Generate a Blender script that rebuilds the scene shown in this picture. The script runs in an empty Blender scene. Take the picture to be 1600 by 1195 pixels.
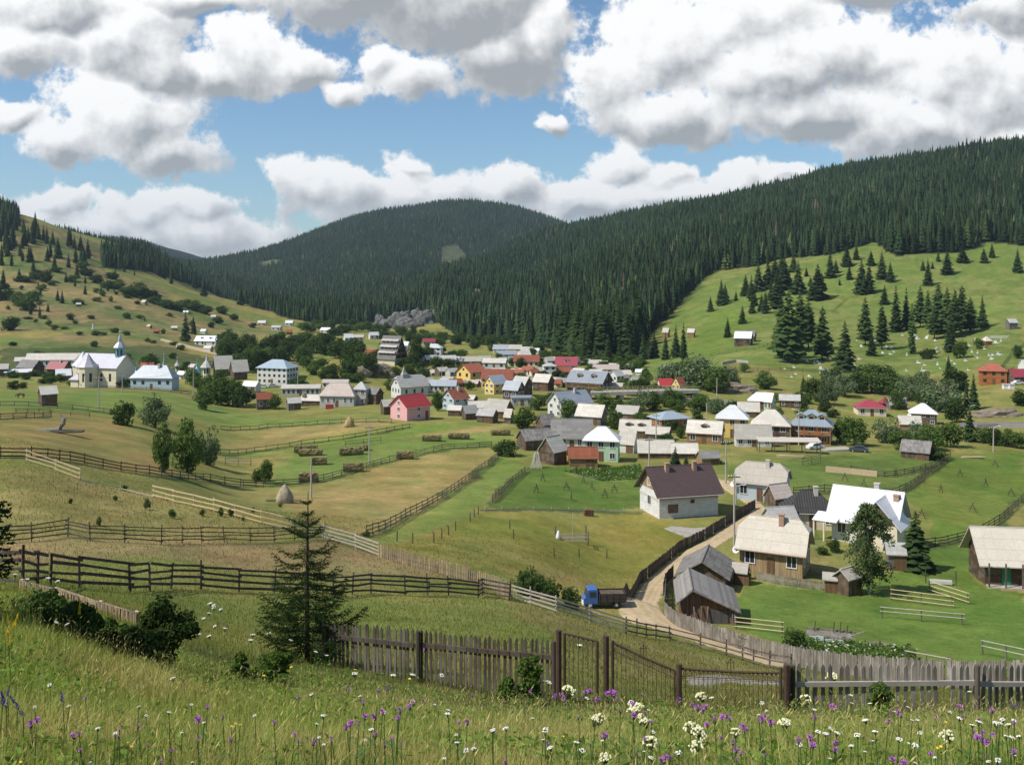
import bpy, bmesh, math, random
import numpy as np
from mathutils import Vector, Matrix, Euler

rng = np.random.default_rng(11)
random.seed(11)
R = math.radians
SC = bpy.context.scene
COL = SC.collection
F, CX, VH = 1570.0, 800.0, 430.0      # focal length in photo pixels, centre column, horizon row

# ---------------------------------------------------------------- numpy noise
def _hash(ix, iy, seed):
    n = (ix.astype(np.int64) * 374761393 + iy.astype(np.int64) * 668265263 + seed * 974711) & 0x7fffffff
    n = ((n ^ (n >> 13)) * 1274126177) & 0x7fffffff
    n = (n ^ (n >> 16)) & 0xffff
    return n / 65535.0
def vnoise(x, y, seed=0):
    x = np.asarray(x, float); y = np.asarray(y, float)
    ix = np.floor(x); iy = np.floor(y); fx = x - ix; fy = y - iy
    fx = fx * fx * (3 - 2 * fx); fy = fy * fy * (3 - 2 * fy)
    a = _hash(ix, iy, seed); b = _hash(ix + 1, iy, seed); c = _hash(ix, iy + 1, seed); d = _hash(ix + 1, iy + 1, seed)
    return (a * (1 - fx) + b * fx) * (1 - fy) + (c * (1 - fx) + d * fx) * fy
def fbm(x, y, seed=0, o=4):
    s = 0; a = 0.5; t = 0
    for k in range(o):
        s = s + a * vnoise(x * 2 ** k + 17.3 * k, y * 2 ** k - 9.1 * k, seed + k); t += a; a *= 0.5
    return s / t - 0.5

# ---------------------------------------------------------------- terrain height
# cross sections of the valley: for each sight line, (distance, row where the ground at that distance is seen)
CUTS = {
 0: [(8,1120),(12,1010),(18,932),(28,920),(38,911),(65,850),(100,716),(140,674),(210,634),(300,612),(370,603),(450,588),(520,545),(650,500),(800,440),(950,372),(1060,338),(1250,345),(1600,380),(3000,420),(6000,428)],
 200: [(8,1165),(12,1078),(20,992),(36,940),(45,920),(68,850),(96,775),(125,735),(170,680),(230,640),(300,615),(370,605),(450,590),(520,553),(700,500),(900,440),(1100,405),(1250,386),(1500,395),(2000,410),(3200,372),(6000,425)],
 400: [(8,1195),(12,1125),(18,1066),(24,1026),(40,968),(54,925),(80,850),(93,811),(135,785),(170,745),(250,672),(320,632),(370,615),(430,596),(550,560),(700,530),(850,505),(1000,482),(1150,492),(1400,484),(1800,445),(2200,420),(2600,387),(3000,400),(6000,425)],
 600: [(8,1205),(12,1150),(18,1092),(22,1064),(25,1047),(40,977),(63,932),(86,872),(110,835),(150,775),(200,710),(250,659),(310,628),(370,610),(450,590),(550,558),(650,535),(830,516),(950,508),(1300,480),(1700,437),(2100,398),(2500,348),(2750,332),(3200,380),(6000,425)],
 700: [(8,1208),(12,1155),(18,1105),(22,1077),(40,988),(60,946),(68,935),(92,880),(120,828),(170,750),(220,690),(250,662),(310,626),(370,602),(450,578),(600,547),(720,532),(850,508),(1100,472),(1400,436),(1550,430),(1800,440),(2200,398),(2600,336),(2850,316),(3300,370),(6000,425)],
 800: [(8,1210),(12,1160),(18,1118),(22,1090),(40,1002),(60,960),(72,940),(88,920),(105,880),(135,815),(190,730),(250,665),(300,625),(370,597),(450,572),(600,546),(700,535),(900,500),(1200,450),(1600,402),(1800,388),(2100,408),(2500,372),(2900,326),(3400,375),(6000,425)],
 1000: [(8,1215),(12,1163),(18,1126),(22,1102),(40,1042),(70,1000),(95,974),(106,952),(130,880),(150,813),(190,737),(230,692),(280,646),(310,622),(400,585),(500,561),(650,505),(900,430),(1200,385),(1600,349),(1850,338),(2200,370),(3000,400),(6000,425)],
 1200: [(8,1215),(12,1163),(18,1130),(22,1110),(40,1070),(70,1045),(86,1018),(100,976),(120,910),(150,816),(200,720),(240,685),(300,638),(350,610),(400,583),(440,562),(500,534),(600,489),(700,438),(740,422),(900,384),(1200,330),(1500,301),(2000,330),(3000,380),(6000,425)],
 1400: [(8,1215),(12,1163),(18,1132),(22,1112),(40,1085),(65,1058),(80,1040),(95,1000),(110,950),(130,882),(160,800),(200,729),(250,682),(290,658),(330,632),(380,601),(430,570),(480,545),(560,500),(650,444),(750,384),(950,330),(1200,282),(1420,264),(1900,290),(3000,360),(6000,425)],
 1600: [(8,1215),(12,1163),(18,1132),(22,1113),(40,1088),(65,1064),(80,1045),(100,985),(120,921),(150,837),(200,740),(240,692),(270,665),(300,640),(330,610),(400,570),(460,535),(550,480),(650,430),(740,384),(900,330),(1100,276),(1300,235),(1800,270),(3000,350),(6000,425)],
}
NEAR = [(-40, 10.0), (-15, 3.2), (0.0, -1.75), (5.5, -2.72)]
_q = np.linspace(math.log(3.0), math.log(6003.0), 900)        # q = log(Y + 3)
def pchip(x, y, xi):
    x = np.asarray(x, float); y = np.asarray(y, float)
    h = np.diff(x); d = np.diff(y) / h
    m = np.zeros_like(y)
    for k in range(1, len(x) - 1):
        if d[k - 1] * d[k] > 0:
            w1 = 2 * h[k] + h[k - 1]; w2 = h[k] + 2 * h[k - 1]
            m[k] = (w1 + w2) / (w1 / d[k - 1] + w2 / d[k])
    m[0] = d[0]; m[-1] = d[-1]
    i = np.clip(np.searchsorted(x, xi) - 1, 0, len(x) - 2)
    t = (xi - x[i]) / h[i]
    return ((1 + 2 * t) * (1 - t) ** 2 * y[i] + t * (1 - t) ** 2 * h[i] * m[i] + t * t * (3 - 2 * t) * y[i + 1] + t * t * (t - 1) * h[i] * m[i + 1])
_us = sorted(CUTS)
_prof = []
for _u in _us:
    k = [(0.0, -1.75), (5.5, -2.95)] + [(Y, (VH - v) / F * Y) for Y, v in CUTS[_u]]
    _prof.append(pchip([math.log(a + 3) for a, b in k], [b for a, b in k], _q))
_prof = np.array(_prof)
_ug = np.arange(-700, 2301, 10.0)
_uu = np.array([-700.0] + [float(u) for u in _us] + [2300.0])
_p2 = np.vstack([_prof[0] + np.clip((np.exp(_q) - 300) * 0.03, 0, 25), _prof, _prof[-1] + np.clip((np.exp(_q) - 700) * 0.05, 0, 40)])
ZG = np.array([pchip(_uu, _p2[:, j], _ug) for j in range(len(_q))]).T       # [u, q]
for _ in range(3):
    ZG[1:-1] = 0.25 * ZG[:-2] + 0.5 * ZG[1:-1] + 0.25 * ZG[2:]
PADS = []          # level ground: (x, y, flat radius, outer radius, height)
BUMPS = [(-51, 452, 24, 17, 7.5), (-84, 425, 26, 14, 4.5), (-30, 470, 25, 20, 5.0), (-890, 2950, 260, 700, -66)]     # (x, y, radius x, radius y, height): the chalet knoll
def H(X, Y):
    X = np.asarray(X, float); Y = np.asarray(Y, float)
    Yc = np.maximum(Y, 0.0)
    u = CX + F * X / np.maximum(Yc, 6.0)
    fu = np.clip((u + 700) / 10.0, 0, len(_ug) - 1.001); fq = np.clip((np.log(Yc + 3) - _q[0]) / (_q[1] - _q[0]), 0, len(_q) - 1.001)
    i = fu.astype(int); j = fq.astype(int); a = fu - i; b = fq - j
    z = (ZG[i, j] * (1 - a) + ZG[i + 1, j] * a) * (1 - b) + (ZG[i, j + 1] * (1 - a) + ZG[i + 1, j + 1] * a) * b
    z = z + np.where(Y < 0, -Y * 0.28, 0)
    amp = 0.05 + 0.22 * np.clip((Y - 25) / 60, 0, 1)
    z = z + amp * fbm(X / 14, Y / 14, 3, 3) + 0.12 * fbm(X / 3, Y / 3, 8, 2) * np.clip((60 - Y) / 40, 0.2, 1)
    far = np.clip((Y - 620) / 500, 0, 1)
    z = z + far * (22 * fbm(X / 170, Y / 260, 5, 4))
    for bx, by, rx, ry, h in BUMPS:
        z = z + h * np.exp(-(((X - bx) / rx) ** 2 + ((Y - by) / ry) ** 2) ** 1.5)
    for bx, by, r0, r1, z0 in PADS:
        k = np.clip((r1 - np.hypot(X - bx, Y - by)) / (r1 - r0), 0, 1); k = k * k * (3 - 2 * k); z = z * (1 - k) + z0 * k
    return z
_Yr = np.exp(np.linspace(math.log(4.5), math.log(5500), 5200))
def at(u, v, Y=None):
    """the ground point seen at photo pixel (u, v); with Y given, the ground at that distance on the column u"""
    if Y is None:
        z = H((u - CX) / F * _Yr, _Yr); ray = (VH - v) / F * _Yr
        hit = np.nonzero(z >= ray)[0]
        Y = float(_Yr[hit[0]]) if len(hit) else 2500.0
    X = (u - CX) / F * Y
    return Vector((X, Y, float(H(X, Y))))
_p = at(946, 952); PADS.append((_p.x, _p.y + .6, 3.6, 8.5, _p.z))       # the truck's parking place
def px(Y):
    return Y / F                                              # metres per photo pixel at distance Y
def inpoly(x, y, poly):
    x = np.asarray(x, float); y = np.asarray(y, float); r = np.zeros(x.shape, bool)
    n = len(poly)
    for k in range(n):
        x0, y0 = poly[k]; x1, y1 = poly[(k + 1) % n]
        c = ((y0 > y) != (y1 > y))
        r ^= c & (x < (x1 - x0) * (y - y0) / ((y1 - y0) if y1 != y0 else 1e-9) + x0)
    return r

# ---------------------------------------------------------------- object helpers
def tag(o, label=None, cat=None, group=None, kind=None):
    if label: o['label'] = label
    if cat: o['category'] = cat
    if group: o['group'] = group
    if kind: o['kind'] = kind
    return o
def thing(name, label, cat, loc=(0, 0, 0), rz=0.0, group=None):
    o = bpy.data.objects.new(name, None); COL.objects.link(o)
    o.empty_display_size = 0.3
    o.location = loc; o.rotation_euler = (0, 0, rz)
    return tag(o, label, cat, group)
def link(name, me, parent=None, loc=None, rot=None):
    o = bpy.data.objects.new(name, me); COL.objects.link(o)
    if parent: o.parent = parent
    if loc is not None: o.location = loc
    if rot is not None: o.rotation_euler = rot
    return o
def copy_tree(o, parent=None):
    c = o.copy(); COL.objects.link(c)
    if parent: c.parent = parent
    for ch in list(o.children): copy_tree(ch, c)
    return c
def np_mesh(name, V, faces, mat, col=None, smooth=False):
    """V: (n,3); faces: list of (m,k) index arrays; col: (n,3) vertex colours"""
    me = bpy.data.meshes.new(name)
    V = np.asarray(V, np.float32)
    me.vertices.add(len(V)); me.vertices.foreach_set('co', V.ravel())
    faces = [np.asarray(f, np.int32) for f in faces if len(f)]
    nl = sum(f.size for f in faces); npol = sum(len(f) for f in faces)
    me.loops.add(nl); me.polygons.add(npol)
    me.loops.foreach_set('vertex_index', np.concatenate([f.ravel() for f in faces]))
    st = []; o = 0
    for f in faces:
        st.append(o + np.arange(len(f)) * f.shape[1]); o += f.size
    me.polygons.foreach_set('loop_start', np.concatenate(st).astype(np.int32))
    if smooth: me.polygons.foreach_set('use_smooth', np.ones(npol, bool))
    if col is not None:
        at_ = me.color_attributes.new('col', 'FLOAT_COLOR', 'POINT')
        c4 = np.ones((len(V), 4), np.float32); c4[:, :3] = col
        at_.data.foreach_set('color', c4.ravel())
    me.update(calc_edges=True)
    if mat: me.materials.append(mat)
    return me
class MB:
    """collects polygons of one mesh"""
    def __init__(s): s.v = []; s.f = []
    def poly(s, pts):
        n = len(s.v); s.v += [tuple(p) for p in pts]; s.f.append(tuple(range(n, n + len(pts))))
    def box(s, x0, x1, y0, y1, z0, z1, M=None):
        n = len(s.v)
        p = [Vector((x, y, z)) for z in (z0, z1) for x, y in ((x0, y0), (x1, y0), (x1, y1), (x0, y1))]
        if M is not None: p = [M @ q for q in p]
        s.v += [tuple(q) for q in p]
        s.f += [tuple(n + i for i in f) for f in ((3, 2, 1, 0), (4, 5, 6, 7), (0, 1, 5, 4), (1, 2, 6, 5), (2, 3, 7, 6), (3, 0, 4, 7))]
        return s
    def beam(s, a, b, w, h):
        """a board from a to b, w wide (sideways), h high"""
        a = Vector(a); b = Vector(b); d = b - a
        if d.length < 1e-6: return s
        d.normalize(); up = Vector((0, 0, 1)) if abs(d.z) < 0.95 else Vector((0, 1, 0))
        sd = d.cross(up).normalized() * (w / 2); up = sd.cross(d).normalized() * (h / 2)
        n = len(s.v)
        for c in (a, b):
            s.v += [tuple(c - sd - up), tuple(c + sd - up), tuple(c + sd + up), tuple(c - sd + up)]
        s.f += [tuple(n + i for i in f) for f in ((0, 1, 2, 3), (7, 6, 5, 4), (0, 4, 5, 1), (1, 5, 6, 2), (2, 6, 7, 3), (3, 7, 4, 0))]
        return s
    def tube(s, pts, rad, n=6, cap=True):
        pts = [Vector(p) for p in pts]
        if not isinstance(rad, (list, tuple)): rad = [rad] * len(pts)
        base = len(s.v)
        for k, p in enumerate(pts):
            d = (pts[min(k + 1, len(pts) - 1)] - pts[max(k - 1, 0)]).normalized()
            a = d.cross(Vector((0.31, 0.9, 0.11)) if abs(d.z) > 0.9 else Vector((0, 0, 1))).normalized(); b = d.cross(a)
            for j in range(n):
                t = 2 * math.pi * j / n
                s.v.append(tuple(p + (a * math.cos(t) + b * math.sin(t)) * rad[k]))
        for k in range(len(pts) - 1):
            for j in range(n):
                i0 = base + k * n + j; i1 = base + k * n + (j + 1) % n
                s.f.append((i0, i0 + n, i1 + n, i1))
        if cap:
            s.f.append(tuple(base + j for j in range(n))); s.f.append(tuple(base + (len(pts) - 1) * n + j for j in reversed(range(n))))
        return s
    def lathe(s, prof, n=12, c=(0, 0, 0), ang=0.0):
        """profile of (radius, z) turned about the z axis"""
        base = len(s.v)
        for r, z in prof:
            for j in range(n):
                t = 2 * math.pi * j / n + ang
                s.v.append((c[0] + r * math.cos(t), c[1] + r * math.sin(t), c[2] + z))
        for k in range(len(prof) - 1):
            for j in range(n):
                i0 = base + k * n + j; i1 = base + k * n + (j + 1) % n
                s.f.append((i0, i1, i1 + n, i0 + n))
        s.f.append(tuple(base + j for j in reversed(range(n)))); s.f.append(tuple(base + (len(prof) - 1) * n + j for j in range(n)))
        return s
    def mesh(s, name, mat, smooth=False):
        me = bpy.data.meshes.new(name); me.from_pydata(s.v, [], s.f); me.update()
        if mat: me.materials.append(mat)
        if smooth: me.polygons.foreach_set('use_smooth', np.ones(len(me.polygons), bool))
        return me
    def build(s, name, mat, parent=None, loc=None, rot=None, smooth=False):
        return link(name, s.mesh(name, mat, smooth), parent, loc, rot)

# ---------------------------------------------------------------- materials
class NT:
    def __init__(s, tree): s.t = tree
    def n(s, typ, **kw):
        nd = s.t.nodes.new(typ)
        for k, v in kw.items(): setattr(nd, k, v)
        return nd
    def put(s, sock, v):
        if hasattr(v, 'node'): s.t.links.new(v, sock)
        elif v is not None: sock.default_value = v
    def m(s, op, a, b=None, c=None):
        nd = s.n('ShaderNodeMath', operation=op)
        for k, v in enumerate((a, b, c)):
            if v is not None: s.put(nd.inputs[k], v)
        return nd.outputs[0]
    def vm(s, op, a, b=None):
        nd = s.n('ShaderNodeVectorMath', operation=op)
        s.put(nd.inputs[0], a)
        if b is not None: s.put(nd.inputs[1], b)
        return nd.outputs['Value'] if op in ('LENGTH', 'DOT_PRODUCT') else nd.outputs[0]
    def mix(s, fac, a, b, typ='MIX'):
        nd = s.n('ShaderNodeMix', data_type='RGBA', blend_type=typ)
        s.put(nd.inputs[0], fac); s.put(nd.inputs[6], a); s.put(nd.inputs[7], b)
        return nd.outputs[2]
    def ramp(s, x, lo, hi, a=0.0, b=1.0, smooth=True):
        nd = s.n('ShaderNodeMapRange', interpolation_type='SMOOTHSTEP' if smooth else 'LINEAR')
        for k, v in zip(range(5), (x, lo, hi, a, b)): s.put(nd.inputs[k], v)
        return nd.outputs[0]
    def noise(s, vec, scale, detail=3.0, rough=0.55, dim='3D'):
        nd = s.n('ShaderNodeTexNoise', noise_dimensions=dim)
        s.put(nd.inputs['Vector'], vec); nd.inputs['Scale'].default_value = scale; nd.inputs['Detail'].default_value = detail; nd.inputs['Roughness'].default_value = rough
        return nd.outputs['Fac']
    def white(s, vec):
        nd = s.n('ShaderNodeTexWhiteNoise', noise_dimensions='3D'); s.put(nd.inputs['Vector'], vec); return nd.outputs['Value']
    def sep(s, vec):
        nd = s.n('ShaderNodeSeparateXYZ'); s.put(nd.inputs[0], vec); return nd.outputs
    def comb(s, x, y, z=0.0):
        nd = s.n('ShaderNodeCombineXYZ')
        for k, v in enumerate((x, y, z)): s.put(nd.inputs[k], v)
        return nd.outputs[0]
    def scale(s, colour, f):
        return s.vm('MULTIPLY', colour, s.comb(f, f, f))
MATS = {}
def new_mat(name, rough=0.8, spec=0.3):
    m = bpy.data.materials.new(name); m.use_nodes = True
    t = NT(m.node_tree); b = m.node_tree.nodes['Principled BSDF']
    b.inputs['Roughness'].default_value = rough; b.inputs['Specular IOR Level'].default_value = spec
    return m, t, b
def c4(c): return (c[0], c[1], c[2], 1.0)
def bump(t, b, h, strength=0.3, dist=0.05):
    nd = t.n('ShaderNodeBump'); nd.inputs['Strength'].default_value = strength; nd.inputs['Distance'].default_value = dist
    t.put(nd.inputs['Height'], h); t.t.links.new(nd.outputs[0], b.inputs['Normal'])
def plain(name, c, var=0.25, scale=2.0, rough=0.8, spec=0.3, metal=0.0, stain=0.0):
    if name in MATS: return MATS[name]
    m, t, b = new_mat(name, rough, spec)
    co = t.n('ShaderNodeTexCoord').outputs['Object']
    n1 = t.noise(co, scale, 4.0); n2 = t.noise(co, scale * 9, 2.0)
    f = t.m('ADD', t.m('MULTIPLY', t.m('SUBTRACT', n1, 0.5), var * 2.4), t.m('ADD', 1.0, t.m('MULTIPLY', t.m('SUBTRACT', n2, 0.5), var)))
    col = t.scale(c4(c)[:3], f)
    if stain:
        z = t.sep(co)[2]
        st = t.m('MULTIPLY', t.ramp(z, 1.1, 0.0), t.ramp(n1, 0.35, 0.7))
        col = t.mix(t.m('MULTIPLY', st, stain), col, (0.16, 0.14, 0.11, 1))
    t.put(b.inputs['Base Color'], col); b.inputs['Metallic'].default_value = metal
    MATS[name] = m; return m
def planks(name, c, w=0.2, across='H', var=0.5, grey=None, rough=0.85):
    """timber boards; across 'V' = upright boards, 'H' = boards or logs laid level"""
    if name in MATS: return MATS[name]
    m, t, b = new_mat(name, rough, 0.2)
    co = t.n('ShaderNodeTexCoord').outputs['Object']; x, y, z = t.sep(co)
    s = t.m('DIVIDE', z if across == 'H' else t.m('ADD', x, y), w)
    i = t.m('FLOOR', s); fr = t.m('FRACT', s)
    seg = t.m('FLOOR', t.m('DIVIDE', t.m('ADD', x, y) if across == 'H' else z, 2.7))
    r = t.white(t.comb(i, t.m('ADD', seg, 3.0), 0.5))
    gr = t.noise(t.vm('MULTIPLY', co, (1.5, 1.5, 14) if across == 'H' else (12, 12, 1.2)), 1.0, 4.0)
    n2 = t.noise(co, 0.9, 3.0)
    f = t.m('MULTIPLY', t.m('ADD', 1.0 - var / 2, t.m('MULTIPLY', r, var)), t.m('ADD', 0.55, t.m('MULTIPLY', gr, 0.9)))
    gap = t.m('MULTIPLY', t.ramp(fr, 0.0, 0.09), t.ramp(fr, 1.0, 0.93))
    col = t.scale(c, t.m('MULTIPLY', f, t.m('ADD', 0.35, t.m('MULTIPLY', gap, 0.65))))
    if grey: col = t.mix(t.ramp(n2, 0.42, 0.66), col, t.scale(grey, f))
    t.put(b.inputs['Base Color'], col); bump(t, b, gap, 0.6, 0.03)
    MATS[name] = m; return m
def roofing(name, c, sheet=1.1, row=0.5, var=0.22, rough=0.7, metal=0.0, spec=0.3, groove_shade=0.0, gw=0.25, weather=(0.16, 0.14, 0.11), wamt=0.5):
    """sheets laid in rows on a slope: sheet = width along the ridge, row = height of a row, groove = strength of the corrugation shade put into the colour"""
    if name in MATS: return MATS[name]
    m, t, b = new_mat(name, rough, spec)
    co = t.n('ShaderNodeTexCoord').outputs['Object']; x, y, z = t.sep(co)
    a = t.m('DIVIDE', x, sheet); k = t.m('DIVIDE', z, row)
    r = t.white(t.comb(t.m('FLOOR', a), t.m('FLOOR', k), t.m('SIGN', y)))
    n1 = t.noise(co, 0.55, 5.0, 0.65); n2 = t.noise(t.vm('MULTIPLY', co, (7, 7, 1.5)), 1.0, 3.0)
    ed = t.m('MULTIPLY', t.ramp(t.m('FRACT', a), 0.0, 0.05), t.ramp(t.m('FRACT', k), 0.0, 0.10))
    f = t.m('ADD', 1 - var / 2, t.m('MULTIPLY', r, var))
    f = t.m('MULTIPLY', f, t.m('ADD', 0.82, t.m('MULTIPLY', n2, 0.36)))
    f = t.m('MULTIPLY', f, t.m('ADD', 0.80, t.m('MULTIPLY', ed, 0.20)))
    if groove_shade:
        g = t.m('ABSOLUTE', t.m('SUBTRACT', t.m('FRACT', t.m('DIVIDE', x, gw)), 0.5))
        f = t.m('MULTIPLY', f, t.m('ADD', 1 - groove_shade, t.m('MULTIPLY', g, 2 * groove_shade)))  # shade inside each corrugation is put into the colour
    oi = t.n('ShaderNodeObjectInfo').outputs['Random']
    col = t.scale(c, t.m('MULTIPLY', f, t.m('ADD', 0.72, t.m('MULTIPLY', oi, 0.42))))
    st = t.m('MULTIPLY', t.ramp(t.noise(t.vm('MULTIPLY', co, (2.2, 2.2, 0.5)), 1.0, 4.0, 0.65), 0.50, 0.75), 0.35)
    col = t.mix(st, col, t.vm('MULTIPLY', col, (0.62, 0.55, 0.47)))
    col = t.mix(t.m('MULTIPLY', t.ramp(n1, 0.52, 0.78), wamt), col, c4(weather))
    t.put(b.inputs['Base Color'], col); b.inputs['Metallic'].default_value = metal
    bump(t, b, t.m('ADD', ed, t.m('MULTIPLY', n2, 0.3)), 0.4, 0.04)
    MATS[name] = m; return m
def leafmat(name, c, c2, trans=0.3, scale=0.35):
    if name in MATS: return MATS[name]
    m = bpy.data.materials.new(name); m.use_nodes = True; t = NT(m.node_tree)
    for nd in list(m.node_tree.nodes): m.node_tree.nodes.remove(nd)
    out = t.n('ShaderNodeOutputMaterial')
    co = t.n('ShaderNodeTexCoord').outputs['Object']; oi = t.n('ShaderNodeObjectInfo').outputs['Random']
    nz = t.noise(co, scale, 3.0); nf = t.noise(co, scale * 14, 1.0)
    fac = t.m('ADD', t.m('MULTIPLY', nz, 0.6), t.m('MULTIPLY', nf, 0.5))
    col = t.mix(t.ramp(fac, 0.3, 0.75), c4(c), c4(c2))
    col = t.scale(col, t.m('ADD', 0.72, t.m('MULTIPLY', oi, 0.55)))
    d = t.n('ShaderNodeBsdfDiffuse'); tr = t.n('ShaderNodeBsdfTranslucent'); mx = t.n('ShaderNodeMixShader')
    t.put(d.inputs[0], col); t.put(tr.inputs[0], t.vm('MULTIPLY', col, (1.15, 1.3, 0.6))); mx.inputs[0].default_value = trans
    t.t.links.new(d.outputs[0], mx.inputs[1]); t.t.links.new(tr.outputs[0], mx.inputs[2]); t.t.links.new(mx.outputs[0], out.inputs[0])
    MATS[name] = m; return m
def attrmat(name, trans=0.35, noise_amt=0.3, nscale=3.0):
    """colour from the 'col' attribute (each blade, leaf or tree has a colour of its own)"""
    if name in MATS: return MATS[name]
    m = bpy.data.materials.new(name); m.use_nodes = True; t = NT(m.node_tree)
    for nd in list(m.node_tree.nodes): m.node_tree.nodes.remove(nd)
    out = t.n('ShaderNodeOutputMaterial'); a = t.n('ShaderNodeAttribute', attribute_name='col').outputs['Color']
    co = t.n('ShaderNodeTexCoord').outputs['Object']
    col = t.scale(a, t.m('ADD', 1 - noise_amt, t.m('MULTIPLY', t.noise(co, nscale, 2.0), noise_amt * 2)))
    d = t.n('ShaderNodeBsdfDiffuse'); tr = t.n('ShaderNodeBsdfTranslucent'); mx = t.n('ShaderNodeMixShader')
    t.put(d.inputs[0], col); t.put(tr.inputs[0], t.vm('MULTIPLY', col, (1.15, 1.25, 0.6))); mx.inputs[0].default_value = trans
    t.t.links.new(d.outputs[0], mx.inputs[1]); t.t.links.new(tr.outputs[0], mx.inputs[2]); t.t.links.new(mx.outputs[0], out.inputs[0])
    MATS[name] = m; return m
# ---------------------------------------------------------------- camera, sun, sky
cd = bpy.data.cameras.new('camera'); cam = bpy.data.objects.new('camera', cd); COL.objects.link(cam)
cam.location = (0, 0, 0); cam.rotation_euler = (R(90), 0, 0)
cd.sensor_width = 36; cd.lens = 36 * F / 1600; cd.shift_y = (VH - 597.5) / 1600
cd.clip_start = 0.1; cd.clip_end = 30000
SC.camera = cam
SUN_EL, SUN_AZ = 50.0, 112.0           # azimuth: degrees left of the view direction (90 = exactly left, more = behind)
sdir = Vector((-math.sin(R(SUN_AZ)) * math.cos(R(SUN_EL)), math.cos(R(SUN_AZ)) * math.cos(R(SUN_EL)), math.sin(R(SUN_EL))))
sl = bpy.data.lights.new('sun', 'SUN'); sl.energy = 5.0; sl.angle = R(0.53); sl.color = (1.0, 0.95, 0.87)
so = bpy.data.objects.new('sun', sl); COL.objects.link(so); so.rotation_euler = sdir.to_track_quat('Z', 'Y').to_euler()
SC.view_settings.view_transform = 'Standard'; SC.view_settings.look = 'None'; SC.view_settings.exposure = 0.0; SC.view_settings.gamma = 1.0
SC.cycles.max_bounces = 5; SC.cycles.diffuse_bounces = 2; SC.cycles.glossy_bounces = 2; SC.cycles.transmission_bounces = 3; SC.cycles.transparent_max_bounces = 8
SC.cycles.volume_bounces = 0; SC.cycles.use_denoising = True

# clouds: (column, row, half width, half height) of each billow, as seen from the hill, turned into sky directions
BILLOWS = [    # ... and a bias to its light (negative = in the shade of a cloud above)
 (35, 80, 85, 60, -.25), (20, 185, 66, 24), (200, 62, 100, 88), (110, 15, 140, 40, -.35), (190, 185, 140, 80), (105, 220, 82, 42), (262, 236, 96, 44, -.2), (290, 4, 110, 20, -.3), (250, 110, 70, 60, -.45),
 (390, 88, 95, 66), (455, 108, 78, 46), (320, 112, 58, 42), (535, 148, 50, 22),
 (560, -8, 200, 54, -.5), (700, 15, 190, 72, -.8), (790, 92, 110, 62, -.7), (655, 122, 88, 44), (850, 50, 48, 70, .1), (600, 105, 40, 34),
 (852, 196, 30, 22),
 (1050, 62, 135, 92, .15), (1200, 20, 150, 80, .2), (1290, 75, 140, 80, .1), (960, 130, 88, 74), (1040, 186, 140, 46, -.1), (1200, 120, 150, 80), (1250, 178, 160, 46, -.35),
 (1480, 118, 150, 84, .1), (1560, 150, 110, 80), (1440, 205, 190, 56, -.15), (1580, 230, 100, 40), (1575, 20, 95, 48, -.45), (1340, -12, 130, 26, -.4), (1390, 90, 80, 60, .1),
 (85, 312, 75, 22, .1), (40, 340, 110, 30, -.1), (230, 332, 90, 38), (310, 325, 70, 32), (300, 365, 170, 36, -.15), (120, 360, 170, 34, -.1), (480, 292, 80, 46), (560, 300, 90, 42), (642, 258, 42, 22, .2), (640, 312, 200, 46, -.15), (790, 296, 90, 42), (880, 312, 110, 34),
 (900, 326, 130, 30, -.1), (985, 262, 58, 40), (1045, 284, 62, 34), (1060, 306, 120, 26, -.1), (1165, 280, 54, 34), (1240, 278, 66, 20), (1215, 300, 90, 26, -.2),
]
w = bpy.data.worlds.new("World"); SC.world = w; w.use_nodes = True
wt = NT(w.node_tree)
for nd in list(w.node_tree.nodes): w.node_tree.nodes.remove(nd)
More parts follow.
